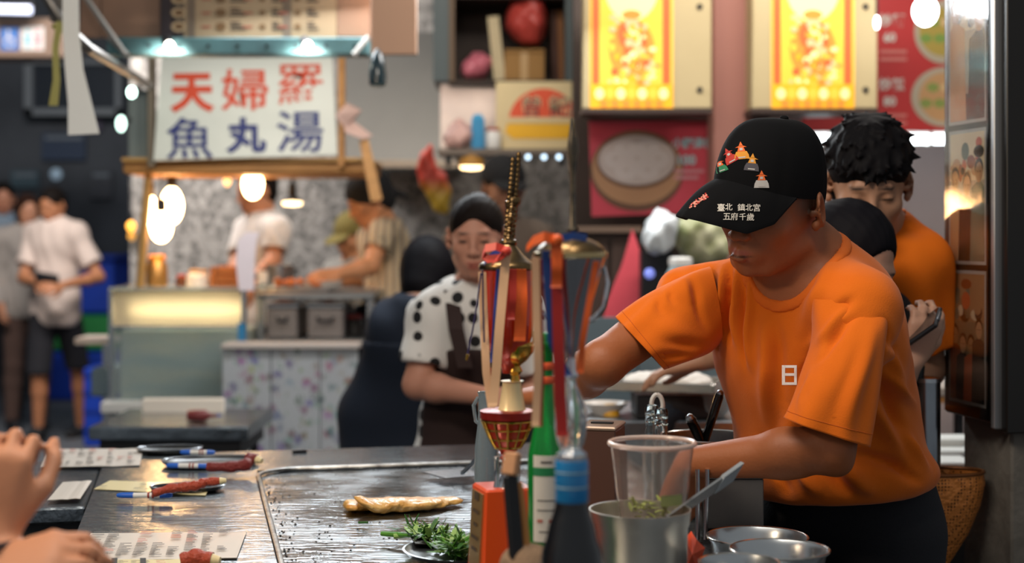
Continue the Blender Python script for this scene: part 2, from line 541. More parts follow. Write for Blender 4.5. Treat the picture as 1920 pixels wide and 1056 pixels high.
def head_prims(H, R, s=1.0, ears=True, fem=False):
    """R columns left/forward/up"""
    def P(x, y, z): return H + R @ (Vector((x, y, z)) * s)
    jw = 0.9 if fem else 1.0
    L = [EL(P(0, -.014, .030), (.075 * s, .095 * s, .086 * s), R, .02),
         EL(P(0, .022, -.028), (.062 * s, .068 * s, .078 * s), R, .03 * s),
         EL(P(0, .034, -.070), (.050 * s * jw, .052 * s, .042 * s), R, .025 * s),
         EL(P(0, .072, -.098), (.021 * s * jw, .016 * s, .016 * s), R, .02 * s),
         RC(P(-.030, .078, .018), P(.030, .078, .018), .011 * s, None, .018 * s)]
    for i in (-1, 1):
        L += [EL(P(i * .040, .060, -.026), (.022 * s, .020 * s, .020 * s), R, .022 * s),
              RC(P(i * .058, -.005, -.065), P(i * .03, .055, -.098), .014 * s, .012 * s, .02 * s),
              EL(P(i * .031, .099, -.001), (.018 * s, .013 * s, .010 * s), R, .010 * s, 's'),
              EL(P(i * .031, .077, -.002), (.0135 * s, .0125 * s, .0115 * s), R, .004 * s)]
    L += [RC(P(0, .088, .004), P(0, .108, -.034), .0075 * s, .0105 * s, .012 * s)]
    for i in (-1, 1):
        L += [EL(P(i * .012, .100, -.037), (.0085 * s, .010 * s, .0075 * s), R, .006 * s),
              EL(P(i * .007, .106, -.044), (.0035 * s, .005 * s, .004 * s), R, .003 * s, 's')]
    L += [EL(P(0, .080, -.068), (.030 * s, .018 * s, .022 * s), R, .014 * s),
          RC(P(-.020, .089, -.0655), P(0, .0985, -.0635), .0045 * s, .0055 * s, .006 * s), RC(P(.020, .089, -.0655), P(0, .0985, -.0635), .0045 * s, .0055 * s, .006 * s),
          RC(P(-.017, .088, -.0755), P(.017, .088, -.0755), .0055 * s, .0055 * s, .006 * s), EL(P(0, .095, -.0755), (.014 * s, .006 * s, .006 * s), R, .006 * s),
          RC(P(-.017, .0985, -.0700), P(0, .1045, -.0695), .0012 * s, .0022 * s, .003 * s, 's'), RC(P(.017, .0985, -.0700), P(0, .1045, -.0695), .0012 * s, .0022 * s, .003 * s, 's')]
    if ears:
        for i in (-1, 1):
            E = R @ Matrix.Rotation(-.25, 3, 'X') @ Matrix.Rotation(i * -.55, 3, 'Z')
            L += [EL(P(i * .082, -.014, -.004), (.008 * s, .021 * s, .033 * s), E, .006 * s),
                  EL(P(i * .090, -.010, -.002), (.009 * s, .011 * s, .021 * s), E, .004 * s, 's'),
                  EL(P(i * .080, -.003, -.030), (.007 * s, .009 * s, .010 * s), E, .006 * s),
                  EL(P(i * .078, .004, -.008), (.006 * s, .005 * s, .008 * s), E, .005 * s)]
    return L
def face_marks(H, R, s, lip, brow, eye, openness=0.0022):
    def P(x, y, z): return H + R @ (Vector((x, y, z)) * s)
    mk = [(P(0, .093, -.0645), R, (.021 * s, .016 * s, .0055 * s), lip, .25), (P(0, .092, -.0760), R, (.018 * s, .016 * s, .0065 * s), lip, .25),
          (P(0, .100, -.0700), R, (.021 * s, .014 * s, .0016 * s), C('2a1410'), .5)]
    for i in (-1, 1):
        mk += [(P(i * .031, .092, -.004), R, (.0145 * s, .02 * s, openness * s), eye, .4),
               (P(i * .032, .092, .0195), R @ Matrix.Rotation(i * .10, 3, 'Y'), (.019 * s, .022 * s, .0036 * s), brow, .5)]
    return mk

# ------------------------------------------------------------------ people
UP = Vector((0, 0, 1))
def skin(name, hexc): return M(name, hexc, 0.55, attr='pigment', sss=0.08, bump=(180, 0.06))
def joints(H, hR, az, s, lean=(0, 0), J=None):
    """default standing joints hung from the head; az = facing of the trunk; lean = hip offset (forward, left) against the neck"""
    B = frame(az); l, f = B.col[0], B.col[1]
    j = {}
    neck = H - (hR.col[1] * .035 + UP * .155) * s
    hip = Vector((neck.x, neck.y, 0)) + f * lean[0] + l * lean[1]; hip.z = neck.z - .52 * s
    if J and 'neck' in J: neck = J['neck']
    if J and 'hip' in J: hip = J['hip']
    j['neck'], j['hip'] = neck, hip
    j['chest'] = neck.lerp(hip, .42)
    for sd, k in (('L', 1), ('R', -1)):
        j['sh' + sd] = neck + l * (k * .165 * s) - UP * .055 * s
        j['el' + sd] = j['sh' + sd] + l * (k * .04 * s) - UP * .27 * s - f * .01
        j['wr' + sd] = j['el' + sd] - UP * .20 * s + f * .12 * s
        j['hp' + sd] = hip + l * (k * .085 * s) - UP * .02
        j['an' + sd] = Vector((j['hp' + sd].x, j['hp' + sd].y, .085)) + l * (k * .02)
        j['kn' + sd] = j['hp' + sd].lerp(j['an' + sd], .52) + f * .025
    if J: j.update(J)
    j['B'] = B
    return j
def trunk_prims(j, s, fem=False):
    B = j['B']; n, c, h = j['neck'], j['chest'], j['hip']
    w = .9 if fem else 1.0
    P = [EL(n.lerp(c, .55), (.150 * s * w, .098 * s, .13 * s), B, .05), EL(c.lerp(h, .40), (.132 * s * w, .092 * s, .15 * s), B, .06),
         EL(h + UP * .03 * s, (.150 * s, .100 * s, .11 * s), B, .06)]
    for sd in 'LR':
        P.append(RC(n - UP * .02 * s, j['sh' + sd], .055 * s, .052 * s, .05))
    return P
def arm_prims(j, sd, s, r=1.0):
    a, e, w = j['sh' + sd], j['el' + sd], j['wr' + sd]
    P = [RC(a, e, .048 * s * r, .038 * s * r, .02)]
    m = e.lerp(w, .30)
    P += [RC(e, m, .037 * s * r, .040 * s * r, .02), RC(m, w, .038 * s * r, .0255 * s * r, .02)]
    return P
def leg_prims(j, sd, s):
    a, k, n = j['hp' + sd], j['kn' + sd], j['an' + sd]
    m = k.lerp(n, .32) - j['B'].col[1] * .012 * s
    return [RC(a, k, .080 * s, .052 * s, .03), RC(k, m, .052 * s, .053 * s, .02), RC(m, n, .051 * s, .034 * s, .02)]
def hair_prims(kind, H, R, s):
    def P(x, y, z): return H + R @ (Vector((x, y, z)) * s)
    face = EL(P(0, .105, -.035), (.070 * s, .072 * s, .112 * s), R, .012 * s, 's')
    L = [EL(P(0, -.020, .036), (.082 * s, .102 * s, .090 * s), R, .01), EL(P(0, -.045, -.02), (.074 * s, .062 * s, .07 * s), R, .03 * s)]
    ears = [EL(P(i * .085, .012, -.022), (.022 * s, .035 * s, .035 * s), R, .01 * s, 's') for i in (-1, 1)]
    if kind == 'short':
        return L + [face] + ears
    if kind == 'bun':
        L = [EL(P(0, -.018, .034), (.081 * s, .101 * s, .088 * s), R, .01), L[1]]; face = EL(P(0, .110, -.035), (.064 * s, .070 * s, .103 * s), R, .010 * s, 's')
        return L + [face, EL(P(0, -.075, .085), (.040 * s, .038 * s, .036 * s), R, .012 * s)] + ears
    if kind == 'long':
        L += [RC(P(0, -.045, 0), P(0, -.055, -.16), .075 * s, .055 * s, .04)]
        for i in (-1, 1): L += [RC(P(i * .066, .01, .02), P(i * .062, .020, -.15), .024 * s, .018 * s, .03)]
        return L + [face]
    if kind == 'bob':
        L += [RC(P(0, -.04, 0), P(0, -.05, -.08), .080 * s, .07 * s, .04)]
        for i in (-1, 1): L += [RC(P(i * .070, .015, .03), P(i * .066, .035, -.085), .022 * s, .014 * s, .03)]
        return L + [face]
    return L
def person(label, head, az, pitch=8, baz=None, roll=0, s=1.0, J=None, lean=(0, 0), res=.012, skinhex='b98263', hair='short', hairhex='15110f',
           shirt=None, sleeve=.75, shirtfn=None, hem=-.04, loose=.014, pants=None, pantlen=1.0, group=None, fem=False, hands=None, ears=True, fine=True,
           apron=None, shoes=None, scarf=None, cap=None, arm_r=1.0, hres=None, lip='8a4a3c', eye='1a100c', openness=.0024, legs=True):
    H = Vector(head); R = frame(az, pitch, roll); baz = az if baz is None else baz
    j = joints(H, R, baz, s, lean, J); B = j['B']; l, f = B.col[0], B.col[1]
    root = thing('person', label, 'person', (j['hip'].x, j['hip'].y, 0.0), group)
    neck_p = [RC(H + R @ (Vector((0, -.03, -.055)) * s), j['neck'] - UP * .01 * s, .050 * s, .058 * s, .03)]
    body = head_prims(H, R, s, ears, fem) + neck_p + trunk_prims(j, s, fem)
    fines = [(H - Vector((.13, .13, .14)) * s, H + Vector((.13, .13, .13)) * s, hres or res * .6)] if fine else []
    for sd, k in (('L', 1), ('R', -1)):
        body += arm_prims(j, sd, s, arm_r)
        d = j['wr' + sd] - j['el' + sd]
        hd = (hands or {}).get(sd, {})
        dd = Vector(hd.get('d', d)).normalized()
        nn = Vector(hd.get('n', -UP * .6 + l * (-k) * .8))
        body += hand_prims(j['wr' + sd], dd, nn, s * .97, hd.get('curl', .55), hd.get('thumb', k))
        if fine: fines.append((j['wr' + sd] - Vector((.17, .17, .17)) * s, j['wr' + sd] + Vector((.17, .17, .17)) * s, min(res, .0065)))
        if legs:
            body += leg_prims(j, sd, s)
            body.append(RC(j['an' + sd] - UP * .03, j['an' + sd] + f * .13 * s - UP * .05, .036 * s, .028 * s, .02))
    V, Q = sdf_mesh(body, res, fines)
    sk = C(skinhex)
    col = paint(V, sk, face_marks(H, R, s, C(lip), C(hairhex), C(eye), openness)) if fine else np.tile(np.array(sk[:3]), (len(V), 1))
    np_mesh('body', V, Q, skin('skin', skinhex), root, col)
    out = {'root': root, 'j': j, 'R': R, 'H': H}
    if shirt:
        P = grow(trunk_prims(j, s, fem), loose)
        for sd in 'LR':
            a, e, w = j['sh' + sd], j['el' + sd], j['wr' + sd]
            if sleeve <= 1:
                q = a.lerp(e, sleeve); P.append(RC(a, q + (e - a).normalized() * .03, .060 * s, (.056 + loose * .7) * s, .03))
                n = (e - a).normalized()
                P += [CUT(q, n, .004, q + n * .05, .085 * s), RC(q - n * .03, q + n * .06, .050 * s, .054 * s, .003, 's')]
            else:
                q = e.lerp(w, sleeve - 1); P += [RC(a, e, .060 * s, .052 * s, .03), RC(e, q, .052 * s, .042 * s, .02)]
        hz = j['hip'].z + hem * s
        P.append(EL(Vector((j['hip'].x, j['hip'].y, hz + .06)), (.165 * s + loose * .5, .115 * s + loose * .5, .12), B, .05))
        P.append(CUT((0, 0, hz), (0, 0, -1), .006))
        nk = j['neck']
        ax_ = (H + R @ (Vector((0, -.02, -.06)) * s) - nk).normalized()
        P.append(RC(nk + UP * .01 * s, nk + ax_ * .2, .058 * s, .085 * s, .006, 's'))
        V, Q = sdf_mesh(P, res)
        N = vnormals(V, Q)
        t = (V - np.array(j['hip']))
        V = V + N * (.004 * np.sin(t[:, 2] * 22 + t[:, 0] * 55 + 2 * np.sin(t[:, 1] * 30)))[:, None]
        if shirtfn: V = shirtfn(V, N)
        out['shirt'] = np_mesh('shirt', V, Q, shirt, root)
    if pants:
        P = [EL(j['hip'] + UP * .01, (.158 * s, .112 * s, .11 * s), B, .04)]
        for sd in 'LR':
            lp = leg_prims(j, sd, s)
            if pantlen >= 1: P += grow(lp, .016)
            else:
                a, k2, n2 = j['hp' + sd], j['kn' + sd], j['an' + sd]
                q = a.lerp(k2, pantlen * 2) if pantlen <= .5 else k2.lerp(n2, pantlen * 2 - 1)
                P += [RC(a, q, .096 * s, .082 * s, .03), CUT(q - UP * .01, (0, 0, -1), .004, q - UP * .06, .11)]
        out['pants'] = np_mesh('trousers' if pantlen > .6 else 'shorts', *sdf_mesh(P, res), pants, root)
    if shoes:
        for sd in 'LR':
            a = j['an' + sd]
            P = [RC(a - UP * .035 - f * .03 * s, a + f * .14 * s - UP * .045, .044 * s, .036 * s, .02), RC(a - UP * .03, a + UP * .02, .042 * s, .042 * s, .02), CUT((0, 0, .004), (0, 0, -1), .004)]
            np_mesh('shoe', *sdf_mesh(P, res), shoes, root)
    if apron:
        P = grow(trunk_prims(j, s, fem), loose + .012)
        hz = j['hip'].z - apron.get('len', .35) * s
        P.append(RC(j['hip'], Vector((j['hip'].x, j['hip'].y, hz)), .165 * s, .19 * s, .05))
        P += [CUT(j['chest'] - f * apron.get('back', -.01), -f, .006), CUT((0, 0, hz + .01), (0, 0, -1), .005), CUT(j['neck'] - UP * apron.get('top', .13) * s, UP, .005)]
        np_mesh('apron', *sdf_mesh(P, res), apron['mat'], root)
    if hair:
        P = hair_prims(hair, H, R, s)
        V, Q = sdf_mesh(P, hres or res * .6)
        N = vnormals(V, Q); t = (V - np.array(H)) @ np.array(R)
        V = V + N * (.0005 * np.sin(np.arctan2(t[:, 0], t[:, 2] + .02) * 46) + .0005 * np.sin(t[:, 1] * 160 + t[:, 0] * 90))[:, None]
        out['hair'] = np_mesh('hair', V, Q, M('hair_' + hairhex, hairhex, .6, spec=.06), root)
    def P3(x, y, z): return H + R @ (Vector((x, y, z)) * s)
    if scarf:
        P = [EL(P3(0, -.022, .035), (.092 * s, .112 * s, .098 * s), R, .01), EL(P3(0, -.06, -.03), (.07 * s, .06 * s, .07 * s), R, .03), EL(P3(0, .1, -.045), (.066 * s, .06 * s, .085 * s), R, .01, 's'),
             RC(P3(0, -.11, -.02), P3(.02, -.15, -.07), .022 * s, .012 * s, .01)]
        np_mesh('head_scarf', *sdf_mesh(P, res * .6), scarf, root)
    if cap:
        P = [EL(P3(0, -.016, .040), (.090 * s, .108 * s, .094 * s), R, .01), CUT(P3(0, 0, .028), -R.col[2], .004)]
        P += [EL(P3(0, .105, .030), (.070 * s, .080 * s, .008 * s), R @ Matrix.Rotation(-.12, 3, 'X'), .008)]
        np_mesh('cap', *sdf_mesh(P, min(res * .6, .006)), cap, root)
    return out

# ------------------------------------------------------------------ setting
def struct(name, mb, m, parent=None, **k):
    o = mb.build(name, m, parent, **k)
    if parent is None: o['kind'] = 'structure'
    return o
STEEL = M('steel', 'b9bcc0', .25, 1.0, bump=(60, .05))
BRUSH = M('brushed_steel', 'a4a8ab', .34, 1.0, var=(7, .5, '6e7173'), bump=(40, .10, (1, 14, 1)))
DARK = M('dark_metal', '2a2b2e', .5, .6)
BLACKP = M('black_plastic', '131416', .45)
WHITEP = M('white_plastic', 'd9d8d4', .5)
CREAM = M('cream_paint', 'ae9d76', .6, var=(3, .3, '9c8a64'))
WOOD = M('stall_wood', 'a9783f', .6, var=(6, .6, '7a4f24', (1, 1, 8)))
TEALM = M('teal_painted_steel', '4f7478', .5, .2, var=(9, .6, '35494c'))
struct('floor', MB().box((-1, 7, -.05), (14, 18, .1)), M('asphalt', '5e6268', .75, var=(2.2, .6, '44484e'), bump=(60, .25)))
struct('wall_back', MB().box((-4.3, 13.3, 2.4), (6.6, .2, 4.8)), M('dark_render', '4a4f56', .9, var=(1.2, .7, '2a2e34')))
struct('wall_left', MB().box((-6.6, 8, 2.4), (.2, 10.6, 4.8)), M('dark_render'))
def mottled():
    m = M('mottled_terrazzo', '8f8c88', .75)
    nt = m.node_tree; L = nt.links; b = nt.nodes['Principled BSDF']
    tc = nt.nodes.new('ShaderNodeTexCoord'); v = nt.nodes.new('ShaderNodeTexVoronoi'); v.inputs['Scale'].default_value = 34
    n = nt.nodes.new('ShaderNodeTexNoise'); n.inputs['Scale'].default_value = 9; n.inputs['Detail'].default_value = 6
    L.new(tc.outputs['Object'], v.inputs['Vector']); L.new(tc.outputs['Object'], n.inputs['Vector'])
    mx = nt.nodes.new('ShaderNodeMix'); mx.data_type = 'FLOAT'; mx.inputs[0].default_value = .45
    L.new(v.outputs['Color'], mx.inputs[2]); L.new(n.outputs[0], mx.inputs[3])
    r = nt.nodes.new('ShaderNodeValToRGB')
    r.color_ramp.elements[0].color = C('5c5a57'); r.color_ramp.elements[0].position = .28
    r.color_ramp.elements[1].color = C('a8a49f'); r.color_ramp.elements[1].position = .72
    L.new(mx.outputs[0], r.inputs[0]); L.new(r.outputs[0], b.inputs['Base Color'])
    return m
struct('wall_center', MB().box((-.57, 8.9, 2.2), (3.36, .2, 4.4)), mottled())
struct('wall_right', MB().box((2.4, 6.3, 2.2), (3.0, .2, 4.4)), M('pinkish_tile_wall', 'b9a7a2', .5, var=(2, .3, 'a08c88')))
struct('wall_side', MB().box((.62, 5.85, 2.2), (.76, .1, 4.4)), M('dark_brown_partition', '3d312b', .7, var=(4, .5)))

# concrete column with the photograph boards, turned a little towards the street
NB = Vector((-.9846, -.1747, 0)); TB = Vector((-.1747, .9846, 0))
c0 = Vector((.980, 2.93, 0))
Rcol = Matrix((-NB, TB, UP)).transposed()
cc = c0 - NB * .27 + TB * .10
struct('wall_column', MB().box((cc.x, cc.y, 1.6), (.54, .20, 3.2), Rcol, .008), M('stained_concrete', '7b756c', .85, var=(5, .8, '4b463f'), bump=(22, .5)))

# ------------------------------------------------------------------ stainless counter with the griddle
TA = math.radians(12); TU = Vector((math.cos(TA), math.sin(TA), 0)); TV = Vector((-math.sin(TA), math.cos(TA), 0)); TZ = .90
RT = Matrix((TU, TV, UP)).transposed()
def T(u, v, z=0.0): return TU * u + TV * v + UP * (TZ + z)
def onT(px, py, z=0.0):
    return at(px, py, (CAMH - TZ - z) * FPX / (py - CY))
counter = thing('griddle_counter', 'long stainless steel counter with an oily inset griddle plate', 'counter', T(.37, 2.4, -TZ))
U0, U1, V0, V1 = -.193, .93, 1.35, 3.48
SHEET = M('counter_sheet', '8f979d', .22, 1.0, var=(5, .55, '565d63'), bump=(22, .25, (1, 3, 1)))
def frame_top(m, u0, u1, v0, v1, iu0, iu1, iv0, iv1, z0, z1):
    for a, b, c, d in ((u0, iu0, v0, v1), (iu1, u1, v0, v1), (iu0, iu1, v0, iv0), (iu0, iu1, iv1, v1)):
        p = (T(a, c) + T(b, d)) / 2
        m.box((p.x, p.y, TZ + (z0 + z1) / 2), (b - a, d - c, z1 - z0), RT)
m = MB(); frame_top(m, U0, U1, V0, V1, .128, .925, 1.45, 3.197, -.035, 0)
m.build('worktop', SHEET, counter)
m = MB(); p = (T(.128, 1.45) + T(.925, 3.197)) / 2
m.box((p.x, p.y, TZ - .020), (.797, 1.747, .03), RT)
gm = M('oily_griddle', '9aa0a4', .26, 1.0, var=(7.5, .75, '4c4038', (1, 3, 1)), bump=(20, .28, (1, 3, 1)))
# glossy and matt smears of oil
nt = gm.node_tree; b = nt.nodes['Principled BSDF']
n = nt.nodes.new('ShaderNodeTexNoise'); n.inputs['Scale'].default_value = 8; n.inputs['Detail'].default_value = 6
tc = nt.nodes.new('ShaderNodeTexCoord'); nt.links.new(tc.outputs['Object'], n.inputs['Vector'])
mr = nt.nodes.new('ShaderNodeMapRange'); mr.inputs[1].default_value = .35; mr.inputs[2].default_value = .7; mr.inputs[3].default_value = .12; mr.inputs[4].default_value = .36
nt.links.new(n.outputs[0], mr.inputs[0]); nt.links.new(mr.outputs[0], b.inputs['Roughness'])
m.build('griddle_plate', gm, counter)
# raised bead round the plate, rounded at the far left corner
bead = [T(.128, 1.5)] + [T(.128, 1.5 + k * .1) for k in range(1, 16)]
for k in range(9):
    a = math.pi - k * math.pi / 16
    bead.append(T(.128 + .09 + .09 * math.cos(a), 3.107 + .09 * math.sin(a)))
bead += [T(.25 + k * .1, 3.197) for k in range(7)]
MB().tube([p + UP * .001 for p in bead], .0055, 8, .8).build('rim_bead', M('worn_bead', '8d8a85', .3, 1.0, var=(40, .8, '3a322b')), counter, True)
m = MB()
for (a, b_, c, d) in ((U0, U1, V0 + .02, V0 + .04), (U0 + .0, U0 + .02, V0, V1), (U1 - .02, U1, V0, V1), (U0, U1, V1 - .04, V1 - .02)):
    p = (T(a, c) + T(b_, d)) / 2
    m.box((p.x, p.y, (TZ - .037) / 2 + .05), (abs(b_ - a) - .001, abs(d - c), TZ - .037 - .10), RT)
m.build('apron_panels', M('dull_steel', '6b6e70', .4, .9, var=(4, .5, '3c3e40')), counter)
for u, v in ((U0 + .05, V0 + .06), (U1 - .06, V0 + .06), (U0 + .05, V1 - .08), (U1 - .06, V1 - .08)):
    p = T(u, v); MB().box((p.x, p.y, .05), (.05, .05, .1), RT, .004).build('leg', DARK, counter)
# scorched crumbs along the bead
m = MB(); random.seed(11)
for i in range(260):
    if i < 150: u, v = .128 + random.expovariate(55) + .008, random.uniform(1.9, 3.05)
    else: u, v = random.gauss(.27, .10), random.gauss(2.42, .18)
    if u < .14: u = .14
    p = T(u, v, -.004); r = random.uniform(.0006, .0019)
    m.sphere(p, r, 5, 4, (1.4, 1, .6))
o = m.build('scorched_crumbs', M('burnt_crumb', '1a1411', .5), counter); o['kind'] = 'stuff'

# lower wing of the counter on the customers' side
wing = thing('side_counter', 'low steel side counter with a dark slotted front, beside the griddle counter', 'counter', T(-.36, 3.16, -TZ))
m = MB(); p = (T(-.52, 2.863) + T(-.198, 3.46)) / 2
m.box((p.x, p.y, TZ - .02), (.322, .597, .03), RT, .004); m.build('worktop', SHEET, wing)
m = MB(); p = (T(-.52, 2.88) + T(-.198, 3.44)) / 2
m.box((p.x, p.y, (TZ - .036) / 2), (.31, .55, TZ - .036), RT); m.build('cabinet', M('charcoal_panel', '2c2e31', .6), wing)
for k in range(4):
    p = T(-.30 + k * .026, 2.878, -.085)
    MB().box((p.x, p.y, p.z), (.010, .006, .05), RT).build('slot', BLACKP, wing)

# ------------------------------------------------------------------ lamps
def bulb(label, x, y, D, w, h, power=28, col='ffc98a', top=None, group=None, cord=True):
    """bare bulb: globe w x h pixels centred on (x,y), brass socket, cord up to pixel row top"""
    c = at(x, y, D); r = w * D / FPX / 2; hh = h * D / FPX / 2
    t = thing('light_bulb', label, 'lamp', c, group)
    prof = []
    for k in range(13):
        a = math.pi * k / 12
        rr = math.sin(a) * (1 if a < math.pi / 2 else .55 + .45 * math.sin(a) ** .8)
        prof.append((max(rr * r, .0005), -math.cos(a) * hh))
    MB().lathe(prof, c, 18).build('globe', M('glow_%s_%d' % (col, power), col, .4, emit=power), t, True)
    MB().lathe([(r * .42, 0), (r * .48, .01), (r * .48, .045), (r * .3, .055)], c + UP * hh * .92, 12).build('socket', DARK, t, True)
    if cord:
        e = at(x, top if top is not None else y - 60, D)
        if e.z > c.z + hh + .06: MB().tube([c + UP * (hh + .04), e], .004, 6).build('cord', BLACKP, t)
    return t

# ------------------------------------------------------------------ market stall with the tempura sign
# white hand-painted sign
D = 5.9
sg = thing('hand_painted_sign', 'white hand-painted sign with red and blue brush characters', 'sign', at(458, 300, D))
pts = [(302, 108), (622, 104), (632, 290), (288, 301)]
MB().ppoly(pts, D, .03).build('board', M('sign_white', 'c9ccc4', .6, var=(3, .3, 'aeb2a8')), sg)
def sheet_frame(x0, y0, x1, y1, D, tilt=0.0):
    """print plane facing the camera, unit = pixels at distance D, origin at the centre"""
    k = D / FPX
    c = at((x0 + x1) / 2, (y0 + y1) / 2, D)
    ct, st = math.cos(tilt), math.sin(tilt)
    return c, Vector((ct, 0, st)) * k, Vector((-st, 0, ct)) * k
o, u, v = sheet_frame(288, 104, 632, 300, D - .001, .012)
pr = Print(o, u, v, .002)
RB, BB = M('sign_red', 'c2401f', .6), M('sign_blue', '222c66', .6)
for ch, x, y, h, mm in (('天', 361, 173, 74, RB), ('婦', 459, 168, 78, RB), ('羅', 565, 160, 76, RB), ('魚', 355, 258, 78, BB), ('丸', 461, 254, 68, BB), ('湯', 562, 248, 78, BB)):
    pr.text(ch, x - 460, 202 - y, h, mm, .040 if ch in '天丸' else .004 if ch == '羅' else .012, h * 1.12)
pr.build('lettering', sg)
for x in (283, 640):
    MB().pbox(x - 6, 100, x + 5, 312, D + .02, .05).build('post', WOOD if x > 400 else M('weathered_post', '6f6455', .7), sg)
# lit timber eave under the sign
ev = thing('timber_eave', 'yellow-lit timber eave board under the white sign', 'eave', at(460, 325, 6.0))
MB().pbox(230, 299, 690, 326, 5.98, .55, .01).build('board', WOOD, ev)
MB().pbox(228, 296, 692, 302, 5.94, .62).build('trim', M('pale_timber', 'b58a4c', .6, var=(8, .4)), ev)
# grey side panel with small round lamps
MB().pbox(240, 168, 284, 300, 6.0, .04, .005).build('side_panel', M('grey_panel', '6d7674', .6), ev)
MB().tube([at(262, 545, 6.05), at(270, 430, 6.05), at(281, 300, 6.05)], .018, 10).build('post', M('pale_timber'), ev, True)
bulb('tall warm bulb in the hanging cluster above the glass case, highest one', 322, 385, 6.25, 42, 72, 26, top=315, group='bulbs of the tempura stall')
bulb('warm bulb lowest in the hanging cluster above the glass case', 302, 425, 6.1, 42, 60, 26, top=315, group='bulbs of the tempura stall')
bulb('warm bulb beside the pale timber post above the glass case', 283, 396, 6.2, 28, 60, 26, top=315, group='bulbs of the tempura stall')
bulb('single warm bulb hanging in front of the white-shirted vendor', 474, 345, 6.3, 40, 58, 26, top=312, group='bulbs of the tempura stall')
bulb('tiny dim bulb under the timber eave', 426, 336, 6.6, 15, 28, 3, 'e8b070', top=318, group='bulbs of the tempura stall')
bulb('dim orange bulb against the dark lane, upper of two', 246, 424, 8.74, 16, 20, 4, 'e09a3c', top=300)
bulb('dim orange bulb against the dark lane, lower of two', 247, 442, 8.76, 14, 18, 1.5, 'c08838', cord=False)
t = thing('pendant_lamp', 'slim black pendant lamp with a glowing underside in front of the grey wall', 'lamp', at(548, 385, 6.6))
MB().tube([at(548, 318, 6.6), at(548, 345, 6.6)], .006, 8).build('stem', DARK, t)
MB().lathe([(.016, .075), (.020, .02), (.030, .012), (.045, 0)], at(548, 376, 6.6), 20).build('shade', DARK, t, True)
MB().lathe([(.005, .004), (.045, 0), (.040, -.014), (.005, -.018)], at(548, 379, 6.6), 20).build('diffuser', M('warm_diffuser', 'ffd9a0', .4, emit=6), t, True)
# counter left: glazed case
D = 6.0
gc = thing('glass_case', 'glazed food case with a cream upper band and misty blue lower panel', 'display case', at(330, 880, D))
a, b = at(203, 545, D), at(460, 770, D)
wx, wz = b.x - a.x, a.z - b.z; cx = (a.x + b.x) / 2
MB().box((cx, D + .30, b.z / 2), (wx, .55, b.z), bev=.006).build('base_cabinet', M('grey_cabinet', '7f8a8c', .5), gc)
zt = at(0, 614, D).z
MB().box((cx, D + .32, (zt - .02 + b.z) / 2), (wx - .04, .40, zt - b.z - .02)).build('inner_tray', M('misty_blue_steel', 'a9bdc0', .45, .2, var=(3, .8, 'd9d4bc', (1, 1, 5))), gc)
zt = at(0, 614, D).z
MB().box((cx, D + .04, (a.z + zt) / 2), (wx, .012, a.z - zt)).build('upper_panel', M('cream_acrylic', 'f0e0bc', .55, trans=.65, coat=.3), gc)
MB().box((cx, D + .02, zt), (wx, .05, .012)).build('rail', STEEL, gc)
MB().box((cx, D + .012, (zt + b.z) / 2), (wx - .02, .006, zt - b.z)).build('pane', M('case_glass', 'dfeaea', .08, trans=.85, ior=1.45), gc)
MB().cyl((a.x + .04, D + .24, zt + .06), (b.x - .04, D + .24, zt + .06), .012, None, 12).build('case_lamp', M('case_lamp_glow', 'fff0cc', .4, emit=14), gc, True)
for x in (a.x + .008, b.x - .008): MB().box((x, D + .02, (a.z + b.z) / 2), (.016, .04, wz)).build('corner_post', STEEL, gc)
MB().pbox(446, 606, 460, 655, D - .012, .006).build('blue_strip', M('blue_film', '2a78a8', .4), gc)
MB().pbox(188, 755, 300, 775, D - .06, .12, .004).build('ledge', WHITEP, gc)
MB().box((cx, D + .28, a.z + .006), (wx, .55, .012)).build('top_glass', M('top_glass', 'c9d6d4', .1, trans=.6), gc)
def lid_jar(label, x, y0, y1, D, r, m, lidm, cat='jar', group=None, name='jar'):
    b_, t_ = at(x, y1, D), at(x, y0, D); h = t_.z - b_.z
    t = thing(name, label, cat, b_, group)
    MB().lathe([(r * .92, 0), (r, h * .05), (r, h * .7), (r * .75, h * .82), (r * .72, h * .86)], b_, 18).build('body', m, t, True)
    MB().lathe([(r * .8, h * .86), (r * .8, h * .97), (r * .6, h)], b_, 18).build('lid', lidm, t, True)
    return t
lid_jar('brassy jar with an orange glow coloured into its lid beside the timber post', 294, 478, 545, 6.25, .045, M('brassy', 'a8814a', .35, .7), M('orange_glow_lid', 'd98a30', .4), group='jars on the glass case')  # orange glow at the jar's top is put into the lid colour
lid_jar('short pale jar on the glass case, left of the wooden box', 372, 505, 545, 6.3, .05, WHITEP, M('tan_lid', 'b89468', .5), group='jars on the glass case')
lid_jar('narrow brown sauce jar on the glass case', 342, 515, 545, 6.35, .03, M('brown_glass', '5d2f18', .2), M('red_lid', 'a02a20', .4), group='jars on the glass case')
def slat_box(label, x0, y0, x1, y1, D, dep, m, name='wooden_box', cat='box', n=3, group=None):
    a, b = at(x0, y0, D), at(x1, y1, D)
    t = thing(name, label, cat, Vector(((a.x + b.x) / 2, D + dep / 2, b.z)), group)
    W_, H_ = b.x - a.x, a.z - b.z; c = Vector(((a.x + b.x) / 2, D + dep / 2, (a.z + b.z) / 2))
    MB().box(c, (W_ * .94, dep * .94, H_ * .98)).build('body', m, t)
    for k in range(n):
        MB().box((c.x, D + .006, b.z + H_ * (k + .5) / n), (W_, .012, H_ / n * .86), bev=.002).build('slat', m, t)
    for sx in (-1, 1): MB().box((c.x + sx * W_ * .46, D - .004, c.z), (.02, .012, H_)).build('corner', m, t)
    return t
